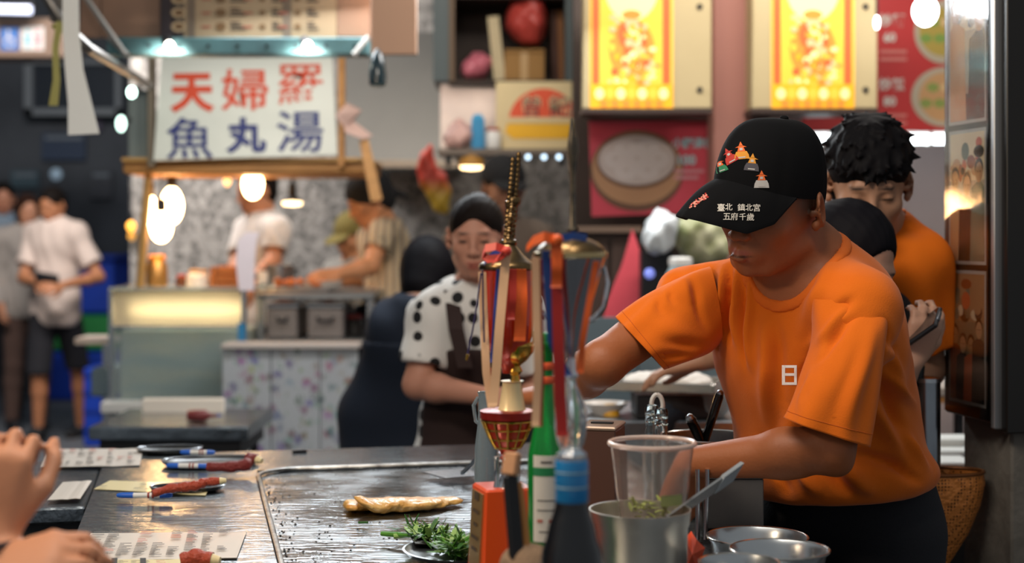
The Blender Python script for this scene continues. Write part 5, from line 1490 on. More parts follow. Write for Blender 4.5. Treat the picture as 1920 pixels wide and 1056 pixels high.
    CO[-1] = EL(Cn + nn * .07, (.080, e1.length * .955, .099), Rn, .004, 's')
    CO.append(EL(Cn + nn * .07, (.099, e1.length * .97 + .019, .120), Rn, .004, 'i'))
    np_mesh('collar', *sdf_mesh(CO, .0048, (), 2), M('orange_rib', 'd2620f', .9, bump=(700, .2)), sh)
    # white chest print, partly tucked behind the sleeve
    def patch(polys, bv, m, name, parent, lift=.0009, sub=1):
        vs, fs = [], []
        sub_ = []
        for poly in polys:
            if len(poly) == 4:
                A, B_, C_, D_ = [Vector(p) for p in poly]
                for i in range(3):
                    for k in range(3):
                        g = lambda u, w: tuple(A.lerp(B_, u).lerp(D_.lerp(C_, u), w))
                        sub_.append([g(i / 3, k / 3), g((i + 1) / 3, k / 3), g((i + 1) / 3, (k + 1) / 3), g(i / 3, (k + 1) / 3)])
            else: sub_.append(poly)
        for poly in sub_:
            ids = []
            for x, y in poly:
                q = on(bv, x, y, lift)
                if q is None: break
                ids.append(q[0])
            else:
                b = len(vs); vs += ids; fs.append(tuple(range(b, b + len(ids))))
        me = bpy.data.meshes.new(name); me.from_pydata([tuple(v) for v in vs], [], fs); me.materials.append(m)
        return link(name, me, parent)
    wht = M('white_print', 'ffffff', .7)
    def bars(x0, y0, x1, y1, n=4):
        return [[(x0 + (x1 - x0) * i / n, y0), (x0 + (x1 - x0) * (i + 1) / n, y0), (x0 + (x1 - x0) * (i + 1) / n, y1), (x0 + (x1 - x0) * i / n, y1)] for i in range(n)]
    patch(bars(1466, 685, 1494, 690) + bars(1466, 700, 1494, 705) + bars(1466, 717, 1494, 722) + bars(1466, 690, 1472, 704, 2) + bars(1466, 704, 1472, 718, 2) + bars(1489, 690, 1494, 717, 2), bvh, wht, 'chest_print', sh)
    # ---------------- trousers and shoes
    PT = [EL(hip + UP * .02, (.165, .125, .13), B, .04), EL(hip + UP * .08 + f * .01, (.155, .118, .10), B, .04)]
    for sd, (a, nk) in jl.items():
        k = a.lerp(nk, .5) + f * .04
        PT += [RC(a, k, .102, .078, .03), RC(k, nk + UP * .02, .076, .062, .03)]
    PT += [CUT((0, 0, hz + .05), UP, .01)]
    np_mesh('trousers', *sdf_mesh(PT, .010), M('black_trousers', '14151b', .85, bump=(300, .15)), root)
    for sd, (a, nk) in jl.items():
        np_mesh('shoe', *sdf_mesh([RC(nk - UP * .035 - f * .03, nk + f * .14 - UP * .045, .045, .037, .02), RC(nk - UP * .03, nk + UP * .02, .043, .043, .02), CUT((0, 0, .004), -UP, .004)], .010), M('dark_shoe', '1b1a1a', .6), root)

    # ---------------- cap
    Rc = frame(-56, 0, -9); Hc = at(1449, 372, 2.50)
    def K3(x, y, z): return Hc + Rc @ Vector((x, y, z))
    def crown(a, t):
        """a azimuth (0 = front), t 0 rim .. 1 button"""
        ph = t * math.pi / 2; ca = math.cos(a)
        fr_ = max(ca, 0) ** 1.5
        rr = math.cos(ph) ** (.70 - .18 * fr_)
        z0 = .010 + .018 * max(ca, 0) ** 2 - .002 * max(-ca, 0)
        z = z0 + (.134 - z0) * math.sin(ph) ** (1.0 - .12 * fr_)
        seam = 1 - .014 * math.exp(-((((a / (math.pi / 3)) + .5) % 1 - .5) * 11) ** 2) * (1 - t * .6)
        return K3(.085 * rr * math.sin(a) * seam, (.112 if ca > 0 else .088) * rr * ca * seam - .006 * t, z)
    na, nt_ = 96, 26
    vs = [crown(2 * math.pi * i / na, j / nt_) for j in range(nt_ + 1) for i in range(na)]
    fs = [(j * na + i, j * na + (i + 1) % na, (j + 1) * na + (i + 1) % na, (j + 1) * na + i) for j in range(nt_) for i in range(na)]
    K = M('black_cap_cloth', '0b0b0d', .92, bump=(1500, .12), spec=.15)
    cm = MB().add(vs, fs); cr = cm.build('cap', K, root, True, angle=60); cap = cr
    m = MB(); b0 = crown(0, 1); m.sphere(b0 + Rc.col[2] * .001, .0075, 12, 8, (1, 1, .6), Rc)
    m.build('button', K, cap, True)
    # brim: arc around the front, drooping at the sides
    EDGE = [(0, 0, .192, -.032), (.16, .026, .185, -.033), (.34, .052, .162, -.038), (.56, .074, .120, -.047), (.78, .084, .072, -.030), (1.0, .0855, .030, .012)]
    def brim(a, t):
        u = abs(a) / am; sg = 1 if a >= 0 else -1
        for (u0, *p0), (u1, *p1) in zip(EDGE, EDGE[1:]):
            if u <= u1 + 1e-9:
                q = (u - u0) / (u1 - u0); q = q * q * (3 - 2 * q) * .4 + q * .6
                e = Vector(p0).lerp(Vector(p1), q); break
        rim = crown(a, 0); ed = K3(e.x * sg, e.y, e.z)
        return rim.lerp(ed, t) + Rc.col[2] * (.010 * math.sin(math.pi * t) * (1 - u * u))
    am = 1.36
    nb, nr = 56, 12
    th = Rc.col[2] * -.003
    top = [brim(-am + 2 * am * i / nb, j / nr) + Rc.col[2] * .001 for j in range(nr + 1) for i in range(nb + 1)]
    fs = [(j * (nb + 1) + i, j * (nb + 1) + i + 1, (j + 1) * (nb + 1) + i + 1, (j + 1) * (nb + 1) + i) for j in range(nr) for i in range(nb)]
    bt = [p + th for p in top]; o = len(top)
    fs2 = [tuple(q + o for q in ff[::-1]) for ff in fs]
    edge = [nr * (nb + 1) + i for i in range(nb + 1)]
    fs3 = [(edge[i], edge[i + 1], edge[i + 1] + o, edge[i] + o) for i in range(nb)]
    bm_ = MB().add(top + bt, fs + fs2 + fs3); bo = bm_.build('brim', K, cap, True)
    bvB = BVHTree.FromPolygons([tuple(p) for p in bm_.v], bm_.f); bvC = BVHTree.FromPolygons([tuple(p) for p in cm.v], cm.f)
    # stitched lettering on the brim
    wh = M('cream_thread', 'd8d0c4', .8)
    vs, fs = [], []
    for st, xc, yc, hh in (('臺', 1352, 389, 14), ('北', 1366.5, 388, 13), ('鎮', 1390, 389, 14), ('北', 1404.5, 389, 13), ('宮', 1419, 389.5, 14),
                           ('五', 1363, 406, 12), ('府', 1377, 406, 14), ('千', 1392.5, 406.5, 13), ('歲', 1407, 407, 14)):
        P, Fg = glyphs(st, .006)
        lo, hi = P.min(0), P.max(0); sc = hh / (hi[1] - lo[1])
        pts = [on(bvB, xc + (p[0] - (lo[0] + hi[0]) / 2) * sc, yc - (p[1] - (lo[1] + hi[1]) / 2) * sc, .0012) for p in P]
        if any(p is None for p in pts): continue
        b = len(vs); vs += [p[0] for p in pts]; fs += [tuple(i + b for i in g) for g in Fg]
    me = bpy.data.meshes.new('lettering'); me.from_pydata([tuple(v) for v in vs], [], fs); me.materials.append(wh)
    link('lettering', me, bo)
    # red stitched emblem at the brim's far corner
    rd, pk, gd, gr, wt, oc = (M('red_thread', 'b2342c', .8), M('pink_thread', 'cf8a78', .8), M('ochre_thread', 'd08a2a', .8), M('green_thread', '2f7a52', .8), M('grey_thread', 'b4b0ac', .8), M('orange_thread', 'd9642a', .8))
    random.seed(3)
    for mm, k in ((rd, 0), (pk, 1)):
        polys = []
        for i in range(34):
            u = i / 33; x = 1296 + 29 * u + random.uniform(-3, 3); y = 386 - 20 * u + random.uniform(-4, 4) + k
            w = 1.9; polys.append([(x - w, y), (x, y - 1.7), (x + w, y - .9), (x, y + 1.6)])
        patch(polys, bvB, mm, 'emblem', bo, .0012 + .0003 * k)
    # five small stitched figures riding carts on the crown
    for x, y, sc, body, cart, rot in ((1351, 311, .9, oc, gr, -.35), (1368, 293, 1.0, rd, rd, -.5), (1390, 284, 1.1, oc, gd, -.1), (1410, 306, 1.1, gd, M('dark_thread', '4a464c', .8), .1), (1428, 338, 1.1, oc, wt, .0)):
        def T(pts):
            c_, s_ = math.cos(rot), math.sin(rot)
            return [(x + (px * c_ - py * s_) * sc, y + (px * s_ + py * c_) * sc) for px, py in pts]
        patch([T([(-12, 6), (12, 6), (13, 13), (-13, 13)]), T([(-9, 0), (9, 0), (12, 6), (-12, 6)])], bvC, cart, 'embroidery', cr, .0010)
        patch([T([(-4, -8), (4, -8), (7, 0), (-7, 0)]), T([(-10, -7), (10, -7), (4, -9.5), (-4, -9.5)]), T([(-3.5, -10), (3.5, -10), (0, -17)])], bvC, body, 'embroidery', cr, .0012)
        patch([T([(-2.6, -6), (2.6, -6), (2.6, -2), (-2.6, -2)]), T([(-6, 9), (6, 9), (6, 11), (-6, 11)])], bvC, wt, 'embroidery', cr, .0014)
    # spatula in the far hand
    sp = thing('spatula', 'steel spatula with a wooden handle held over the griddle by the capped man', 'spatula', at(905, 895, 3.0))
    a = wrR + (at(975, 738, 2.78) - wrR).normalized() * .075 + Vector((0, 0, -.02))
    tip = Vector((-.10, 3.02, .915))
    d = (tip - a).normalized()
    MB().cyl(a - d * .06, a + d * .07, .011, .009, 12).build('handle', M('pale_wood', 'b98a55', .6, var=(30, .5)), sp, True)
    m = MB(); m.cyl(a + d * .07, tip, .005, .005, 8); m.build('shaft', M('steel', 'b9bcc0', .25, 1.0), sp, True)
    sdv = d.cross(UP).normalized()
    m = MB(); m.prism([(-.04, -.005), (.04, -.005), (.05, .09), (-.05, .09)], tip - UP * .008, sdv, Vector((d.x, d.y, 0)).normalized(), .002)
    m.build('blade', M('steel'), sp)
    return root
build_cook()

# ------------------------------------------------------------------ the other people
ORG2 = M('orange_cotton_back', 'd86a14', .85, var=(9, .3, 'd8620c'), bump=(300, .1), spec=.2)
JEAN = M('dark_denim', '20242c', .85)
# second cook behind
H = at(1628, 346, 3.08)
P2 = person('young man in orange t-shirt with shaggy black hair looking down behind the cook', H, -8, 20, baz=-20, s=.99, res=.0075, hres=.0042, skinhex='a4795f', hair='short', hairhex='121113',
       shirt=ORG2, sleeve=.78, loose=.020, pants=JEAN, shoes=DARK,
       J={'neck': at(1655, 440, 3.17), 'hip': at(1585, 960, 3.30), 'shL': at(1718, 496, 3.10), 'shR': at(1560, 496, 3.29), 'elL': at(1738, 690, 3.16), 'wrL': at(1680, 760, 3.02),
          'elR': at(1420, 640, 3.42), 'wrR': at(1318, 676, 3.50)}, hands={'R': {'d': (-.9, .2, -.25), 'n': (0, 0, -1), 'curl': .35}}, openness=.003)
# shaggy locks
H, R = P2['H'], P2['R']
random.seed(9); P = []
for i in range(300):
    a = random.uniform(-2.7, 2.7); el = random.uniform(.05, 1.45)
    base = Vector((.080 * math.sin(a) * math.cos(el), -.018 + .100 * math.cos(a) * math.cos(el), .046 + .086 * math.sin(el)))
    out = Vector((math.sin(a), math.cos(a), .45)).normalized()
    front = math.cos(a) > .2
    ln = random.uniform(.018, .040)
    tip = base + out * (.012 + .012 * random.random()) + Vector((random.uniform(-.014, .014), .008 if front else -.004, -ln * (.75 if el < .6 else .4 if el < 1.0 else -.02)))
    P.append(RC(H + R @ base, H + R @ tip, .0095, .0022, .006))
P.append(EL(H + R @ Vector((0, -.018, .052)), (.086, .106, .088), R, .01))
np_mesh('hair_locks', *sdf_mesh(P, .004), M('hair_121113'), P2['root'])
# woman with the phone
H = at(1596, 490, 2.90)
phw = person('dark-haired woman bending her head over a phone behind the cook', H, 38, 30, baz=20, s=.92, res=.0085, hres=.005, skinhex='b58a72', hair='bob', hairhex='131216',
       shirt=M('dark_tee', '1d1c20', .9), sleeve=.7, pants=JEAN, shoes=DARK, fem=True,
       J={'neck': at(1580, 560, 3.08), 'hip': at(1600, 960, 3.12), 'elL': at(1655, 790, 2.96), 'wrL': at(1706, 680, 2.90), 'shL': at(1650, 600, 3.04), 'elR': at(1530, 790, 3.05), 'wrR': at(1600, 760, 2.92)},
       hands={'L': {'d': (.35, -.1, .9), 'n': (-.2, .9, .1), 'curl': .75, 'thumb': -1}})
t = thing('mobile_phone', 'dark mobile phone held up in a hand behind the orange shirt', 'phone', at(1735, 610, 2.86))
d = (at(1764, 592, 2.85) - at(1704, 634, 2.90)).normalized(); nrm = Vector((-.55, -.22, .8)); nrm = (nrm - d * nrm.dot(d)).normalized()
Rp = Matrix((d, nrm.cross(d), nrm)).transposed()
pc = at(1733, 613, 2.875)
MB().box(pc, (.078, .066, .009), Rp, .003).build('case', M('phone_case', '2a2c30', .3, .3), t)
MB().box(pc + nrm * .0052, (.072, .060, .001), Rp).build('screen', M('phone_screen', '101418', .1, coat=.6), t)
MB().box(pc - d * .0 + Rp @ Vector((.0395, 0, 0)), (.002, .03, .006), Rp).build('edge', STEEL, t)
# woman in the dotted blouse
def dots():
    m = M('dotted_blouse', 'd6d3ce', .85)
    nt = m.node_tree; L = nt.links; b = nt.nodes['Principled BSDF']
    tc = nt.nodes.new('ShaderNodeTexCoord'); v = nt.nodes.new('ShaderNodeTexVoronoi'); v.inputs['Scale'].default_value = 19.0; v.inputs['Randomness'].default_value = .45
    L.new(tc.outputs['Object'], v.inputs['Vector'])
    r = nt.nodes.new('ShaderNodeValToRGB'); r.color_ramp.elements[0].color = C('141416'); r.color_ramp.elements[0].position = .30
    r.color_ramp.elements[1].color = C('d2d0cc'); r.color_ramp.elements[1].position = .33
    L.new(v.outputs['Distance'], r.inputs[0]); L.new(r.outputs[0], b.inputs['Base Color'])
    return m
H = at(893, 443, 4.0)
W1 = person('woman in white blouse with black polka dots and dark apron, hair tied up', H, -4, 8, baz=12, s=.92, res=.008, hres=.0048, skinhex='b07c66', hair='bun', hairhex='17110f', fem=True,
       shirt=dots(), sleeve=.72, loose=.022, pants=M('dark_skirt', '17161a', .9), shoes=DARK, hem=-.12,
       J={'neck': at(893, 548, 4.06), 'hip': at(868, 905, 4.12), 'shR': at(812, 592, 4.02), 'shL': at(978, 592, 4.10), 'elR': at(782, 722, 3.98), 'wrR': at(905, 742, 3.86), 'elL': at(1010, 740, 4.1), 'wrL': at(960, 760, 3.92)},
       apron={'mat': M('brown_apron', '2a1a18', .85), 'len': .42, 'top': .16, 'back': -.02}, openness=.0045, lip='9a5548', arm_r=1.05)
j = W1['j']; f_ = j['B'].col[1]
ap = M('brown_apron')
for a_, b_ in (((846, 545), (872, 690)), ((950, 548), (938, 690))):
    MB().strip([at(*a_, 3.99), at((a_[0] + b_[0]) / 2 - 4, (a_[1] + b_[1]) / 2, 3.925), at(*b_, 3.92)], Vector((1, 0, 0)), .040, .006).build('apron_strap', ap, W1['root'])
# headscarf woman at the stall
def stripes():
    m = M('striped_shirt', 'a89a86', .9)
    nt = m.node_tree; L = nt.links; b = nt.nodes['Principled BSDF']
    tc = nt.nodes.new('ShaderNodeTexCoord'); w = nt.nodes.new('ShaderNodeTexWave'); w.inputs['Scale'].default_value = 9; w.inputs['Distortion'].default_value = 2.2; w.inputs['Detail Scale'].default_value = .6
    L.new(tc.outputs['Object'], w.inputs['Vector'])
    r = nt.nodes.new('ShaderNodeValToRGB'); r.color_ramp.elements[0].color = C('6f665e'); r.color_ramp.elements[1].color = C('b8ab98')
    e = r.color_ramp.elements.new(.5); e.color = C('a8822f'); e = r.color_ramp.elements.new(.36); e.color = C('b0a494'); r.color_ramp.elements[0].position = .1
    L.new(w.outputs[0], r.inputs[0]); L.new(r.outputs[0], b.inputs['Base Color'])
    return m
H = at(690, 372, 6.75)
person('woman in black headscarf and striped shirt reaching over the fried food', H, -70, 30, baz=-62, s=1.0, res=.013, skinhex='b87f58', hair=None, scarf=M('black_scarf', '121214', .85),
       shirt=stripes(), sleeve=.55, pants=M('navy_skirt', '121a28', .9), shoes=DARK, fem=True,
       J={'neck': at(722, 428, 6.80), 'hip': at(728, 610, 6.72), 'shL': at(716, 440, 6.62), 'elL': at(695, 500, 6.52), 'wrL': at(632, 514, 6.42), 'elR': at(700, 520, 6.9), 'wrR': at(640, 528, 6.8)},
       apron={'mat': M('navy_apron', '121b2a', .9), 'len': .62, 'top': .34, 'back': .10})
# navy long skirted helper bending behind the dotted woman
H = at(803, 512, 4.95)
person('dark-haired helper in navy bending behind the polka-dot woman', H, 165, 30, baz=170, s=.95, res=.013, skinhex='a87a62', hair='bob', hairhex='100f12', fine=False,
       shirt=M('navy_top', '141d2c', .9), sleeve=1.6, pants=M('navy_skirt'), shoes=DARK, J={'neck': at(788, 575, 4.85), 'hip': at(728, 790, 5.0), 'elR': at(850, 700, 4.9), 'wrR': at(870, 760, 5.0), 'elL': at(745, 690, 5.05), 'wrL': at(790, 760, 5.2), 'shL': at(735, 612, 4.9), 'shR': at(838, 606, 4.9)},
       apron={'mat': M('navy_apron'), 'len': .30, 'top': .12, 'back': .3})
# vendors in the tempura stall
person('vendor in white t-shirt whose face is hidden behind the bare bulb', at(480, 356, 7.3), -55, 14, s=.98, res=.014, skinhex='b87c5a', hair='short', shirt=M('white_tee', 'd8d0ca', .9), sleeve=.7, loose=.02, pants=JEAN, shoes=DARK,
       J={'wrR': at(520, 540, 7.0), 'elR': at(440, 505, 7.3), 'elL': at(512, 490, 7.1), 'wrL': at(470, 535, 6.95)})
person('stooping vendor in an olive cap behind the fried food', at(660, 442, 7.6), -40, 22, s=.95, res=.014, skinhex='b07a56', hair='short', cap=M('olive_cap', '6f6434', .9), shirt=M('grey_tee', '8f8d88', .9), sleeve=.7, pants=JEAN, shoes=DARK)
person('person in a black cap standing behind the dotted blouse woman', at(944, 352, 6.0), 15, 12, s=1.0, res=.014, skinhex='9a6a50', hair='short', cap=M('black_cap2', '121214', .9), shirt=M('taupe_tee', '6f6258', .9), sleeve=.7, pants=JEAN, shoes=DARK)
# passers-by in the lane
WT = M('white_tee_lane', 'c9b8ae', .9, var=(3, .2))
pb2 = person('young man in white t-shirt and black shorts reading his phone in the lane', at(98, 385, 10.0), -20, 18, s=.98, res=.015, skinhex='a9714f', hair='short', shirt=WT, sleeve=.72, loose=.04, hem=-.16, pants=M('black_shorts', '14141a', .9), pantlen=.5, shoes=M('black_shoe', '121214', .6),
       J={'elL': at(186, 520, 9.95), 'wrL': at(118, 535, 9.72), 'elR': at(44, 522, 9.98), 'wrR': at(72, 530, 9.74), 'anR': at(72, 808, 9.9), 'knR': at(72, 700, 9.85), 'anL': at(152, 800, 10.3), 'knL': at(146, 690, 10.15)})
tag(MB().box(at(88, 522, 9.66), (.15, .012, .08), Matrix.Rotation(.5, 3, 'X') @ Matrix.Rotation(.2, 3, 'Y'), .004).build('mobile_phone', M('phone_case')), 'phone held in both hands by the lane reader in white', 'phone')
person('woman in pale long-sleeved top and brown trousers walking beside the phone reader', at(52, 395, 10.6), 30, 8, s=.97, res=.015, skinhex='b07c60', hair='long', hairhex='2a1a14', fem=True, shirt=M('pale_hoodie', '8d8680', .9), sleeve=1.9, loose=.035, hem=-.12, pants=M('brown_trousers', '4a3730', .9), shoes=DARK)
person('passer-by in a blue patterned shirt at the picture edge', at(6, 372, 11.2), 20, 6, s=1.0, res=.016, skinhex='a87258', hair='short', shirt=M('blue_check_shirt', '4f6478', .9, var=(40, .8, '9aa4ac')), sleeve=.8, loose=.03, pants=M('black_shorts'), shoes=DARK)
# customer whose hands reach into the picture
cz = Vector((-.93, 1.52, 1.46))
cu = person('customer standing just outside the picture, hands raised over the side counter', cz, 150, 20, baz=140, s=.96, res=.010, hres=.006, skinhex='c08462', hair='short', shirt=M('grey_customer_tee', '6c7076', .9), sleeve=.75, pants=JEAN, shoes=DARK,
       J={'neck': Vector((-.95, 1.50, 1.30)), 'hip': Vector((-1.0, 1.42, .82)), 'shR': Vector((-.82, 1.42, 1.24)), 'shL': Vector((-1.02, 1.62, 1.24)),
          'elR': Vector((-.80, 1.48, 1.00)), 'wrR': at(-20, 1010, 1.60), 'elL': Vector((-.86, 1.70, .98)), 'wrL': at(-50, 1085, 1.55)},
       hands={'R': {'d': (.06, .15, 1.0), 'n': (-.1, 1, .0), 'curl': 1.2, 'thumb': -1}, 'L': {'d': (.95, .1, .25), 'n': (0, .5, -.9), 'curl': .7, 'thumb': 1}}, arm_r=.95)
MB().tube([at(-60, 1010, 1.575), at(-10, 1030, 1.55), at(28, 1022, 1.585), at(20, 1012, 1.63), at(-30, 1000, 1.645), at(-58, 1002, 1.61), at(-60, 1010, 1.575)], .006, 8).build('wristband', M('dark_band', '2c2a34', .6), cu['root'], True)

# ------------------------------------------------------------------ things on the counter
PAPER, YPAPER = M('menu_paper', 'cfc8bf', .6, coat=.35), M('yellow_menu_paper', 'd2c596', .6, coat=.2)
INK, INKR = M('print_ink', '5a5552', .7), M('print_red', 'b06a5c', .7)
def sheet(label, q, m, lines=0, group='menu sheets on the counters', seed=0, dark=None):
    """menu sheet: four pixel corners lying on the counter (near-left, near-right, far-right, far-left)"""
    P = [onT(x, y, .0015) for x, y in q]
    t = thing('menu_sheet', label, 'menu', (P[0] + P[2]) / 2, group)
    mm = MB(); th = UP * .0012
    N_ = 8; vs = []; fs = []
    random.seed(seed)
    for s_ in (0, 1):
        for i in range(N_ + 1):
            for k in range(N_ + 1):
                p = P[0].lerp(P[1], i / N_).lerp(P[3].lerp(P[2], i / N_), k / N_)
                p = p + UP * (.0018 * abs(math.sin(i * .9 + seed)) * (i / N_)) - th * s_
                vs.append(p)
    b = (N_ + 1) ** 2
    for i in range(N_):
        for k in range(N_):
            a = i * (N_ + 1) + k
            fs.append((a, a + N_ + 1, a + N_ + 2, a + 1)); fs.append((b + a, b + a + 1, b + a + N_ + 2, b + a + N_ + 1))
    mm.add(vs, fs); mm.build('sheet', m, t)
    if lines:
        o = P[0]; u = (P[1] - P[0]); v = (P[3] - P[0]); pr = Print(o, u, v, .0042)
        for r in range(lines):
            y = .08 + .86 * r / lines
            for c in range(9):
                x = .03 + .105 * c
                if random.random() < .22: continue
                mk = INKR if random.random() < .25 else INK
                for k in range(3):
                    w = random.uniform(.03, .085); pr.rect(x, y + .05 * k, x + w, y + .05 * k + .022, mk)
        if dark:
            for x in dark: pr.rect(x, .06, x + .05, .9, M('print_black', '2c2a2a', .7))
        pr.build('menu_print', t)['kind'] = 'stuff'
    return t
sheet('large printed menu sheet nearest the customer hands, white with columns of text', [(140, 1052), (444, 1048), (462, 999), (170, 1000)], PAPER, 6, seed=1)
sheet('yellowish menu strip at the bottom edge in front of the white menu', [(165, 1085), (398, 1085), (400, 1049), (170, 1050)], YPAPER, 3, seed=2, dark=(.18, .42))
sheet('pale yellow order slip under the marker pen, middle of the counter', [(176, 917), (385, 930), (398, 908), (206, 901)], YPAPER, 2, seed=3)
sheet('printed menu sheet lying across the side counter by the lane', [(76, 876), (262, 874), (268, 842), (92, 842)], PAPER, 4, seed=4)
sheet('blank pale paper at the front edge of the side counter', [(88, 938), (150, 936), (172, 902), (118, 904)], PAPER, 0, seed=5)
def pen(label, x0, y0, x1, y1, z=.012, r=.0052):
    a, b = onT(x0, y0, z), onT(x1, y1, z); b.y = a.y + (b.y - a.y) * .5
    t = thing('marker_pen', label, 'pen', (a + b) / 2, 'marker pens on the counter')
    d = b - a
    MB().tube([a, a + d * .03, a + d * .10, a + d * .30], [r * .5, r * .8, r, r * 1.05], 12).build('cap', M('pen_blue', '1a5cc0', .35), t, True)
    MB().cyl(a + d * .30, a + d * .78, r * .95, None, 12).build('barrel', M('pen_white', 'd9d9d6', .4), t, True)
    MB().tube([a + d * .78, a + d * .95, a + d], [r, r * .95, r * .6], 12).build('end_plug', M('pen_blue'), t, True)
    for k in (.56, .64): MB().tube([a + d * k, a + d * (k + .035)], [r * 1.15, r * 1.15], 10).build('band', M('pen_red_band', '8a2c22', .5), t, True)
    return t
pen('blue and white marker pen in front of the red roll, middle of the counter', 219, 929, 323, 929)
pen('blue and white marker pen tucked in the dark dish by the griddle corner', 312, 873, 388, 875)
pen('blue and white marker pen on the farthest dark dish', 338, 848, 402, 849)
def oval_dish(label, cx, cy, w, d, m, z=0.0):
    c = onT(cx, cy, z)
    t = thing('oval_dish', label, 'dish', c, 'oval dishes on the counter')
    prof = [(.35, 0), (.46, .004), (.5, .011), (.485, .011), (.44, .007), (.34, .0035)]
    MB().lathe([(r * w, z_) for r, z_ in prof], c, 32, RT, True, 1, d / w).build('dish', m, t, True)
    MB().tube([c + RT @ Vector((.492 * w * math.cos(a), .492 * d * math.sin(a), .0115)) for a in (2 * math.pi * i / 32 for i in range(33))], .0016, 6).build('rim', STEEL, t, True)
    return t
DKD = M('dark_dish', '2b2c2c', .3, .5)
oval_dish('dark oval dish under the red roll, middle of the counter', 352, 922, .145, .075, DKD)
oval_dish('dark oval dish by the griddle corner holding red wrappers', 395, 872, .21, .13, DKD)
oval_dish('farthest dark oval dish on the counter', 318, 849, .15, .09, DKD)
def red_roll(label, pts, r, m=None, tip=None, z=.02, twist=10):
    P = [onT(x, y, z) for x, y in pts]
    y0 = P[0].y
    for p in P: p.y = y0 + (p.y - y0) * .25
    for p, (x, y) in zip(P, pts):
        q = at(x, y, p.y); p.x, p.z = q.x, q.z
    t = thing('red_roll', label, 'roll', P[0], 'red rolls on the counter')
    # finely sampled lumpy body
    S_ = []
    for i in range(len(P) - 1):
        for k in range(8): S_.append(P[i].lerp(P[i + 1], k / 8))
    S_.append(P[-1])
    n = len(S_)
    rs = [r * (.80 + .10 * math.sin(i * .9) + .30 * math.sin(math.pi * i / n)) for i in range(n)]
    MB().tube(S_, rs, 10).build('roll', m or M('brick_red_wrap', '9c3a20', .5, bump=(120, .6)), t, True)
    MB().tube([S_[-1], S_[-1] + (S_[-1] - S_[-3]).normalized() * .012], [r * .8, r * .5], 10).build('tip', M('pale_tip', 'd8c89a', .5), t, True)
    return t
red_roll('brick-red rolled wrapper on the middle dark dish', [(286, 926), (318, 916), (350, 913), (368, 911), (385, 904), (412, 902)], .0085)
red_roll('dark red wrapper roll in the dish by the griddle corner', [(388, 876), (430, 876), (462, 872), (470, 858), (482, 862)], .011, M('dark_red_wrap', '6f1c18', .5, bump=(120, .6)))
red_roll('red wrapper roll at the bottom edge of the counter', [(338, 1052), (365, 1046), (398, 1050)], .012)
c = onT(500, 843); m = MB(); m.strip([onT(548, 846, .004), onT(575, 845, .004)], TV, .02, .006)
tag(m.build('knife_rest', DARK), 'small dark clip lying at the far edge of the counter', 'clip')

# omelette
random.seed(6); P = []
cen = onT(752, 948, .006)
for i in range(30):
    t_ = i / 29; x = 656 + 200 * t_
    w = .040 * math.sin(math.pi * min(max(t_ * .82 + .10, 0), 1)) ** .7
    p = onT(x, 948 - 8 * t_, .005)
    P.append(EL(p + Vector((0, random.uniform(-.010, .010), 0)), (.014, max(w * random.uniform(.7, 1.2), .008), .0075 * (1.15 - .7 * t_) * random.uniform(.8, 1.25)), RT, .006))
# folded-over flap with a raised corner
P += [EL(onT(692, 944, .016), (.030, .022, .006), Matrix.Rotation(.42, 3, 'Y'), .012), EL(onT(722, 946, .011), (.034, .030, .008), Matrix.Rotation(-.1, 3, 'Y'), .014), EL(onT(775, 945, .009), (.045, .030, .007), RT, .014), EL(onT(664, 950, .008), (.016, .02, .007), None, .008)]
V, Q = sdf_mesh(P, .0032); N = vnormals(V, Q)
V = V + N * (.0012 * np.sin(V[:, 0] * 260 + 3 * np.sin(V[:, 1] * 120)) * np.sin(V[:, 1] * 230))[:, None]
tag(np_mesh('omelette', V, Q, M('fried_egg', 'c98a34', .42, var=(28, .8, 'e0c07c'), bump=(70, .5), coat=.3)), 'golden folded oyster omelette frying on the griddle', 'omelette')
# chopped greens on a steel plate with an iron scraper
c = onT(868, 1040, .003)
t = thing('steel_plate', 'round steel plate of chopped greens on the griddle', 'plate', c)
MB().lathe([(.05, 0), (.085, .002), (.094, .010), (.090, .0105), (.083, .0045), (.05, .003)], c, 36).build('plate', BRUSH, t, True)
m = MB(); m.prism([(-.07, 0), (.07, -.02), (.075, .012), (-.02, .10), (-.07, .06)], onT(862, 1018, .014), TU, TV, .002)
tag(m.build('iron_scraper', M('iron_scraper', '4a453f', .35, .9, var=(12, .6))), 'brown iron scraper lying over the greens plate', 'scraper')
GRN1, GRN2, GRN3 = M('leaf_green', '4f8a2c', .45, var=(50, .4), spec=.5), M('leaf_dark', '2f5a22', .45), M('leaf_pale', '86a858', .5)
def leaf_blade(m, a, d, up, ln, w, bend):
    pts = [a + d * (ln * t) + up * (bend * math.sin(t * math.pi)) for t in (0, .25, .5, .75, 1)]
    s_ = d.cross(UP); s_ = s_.normalized() if s_.length > 1e-4 else Vector((1, 0, 0))
    m.strip(pts, s_, [w * .5, w, w, w * .8, w * .2], .0008)
random.seed(8)
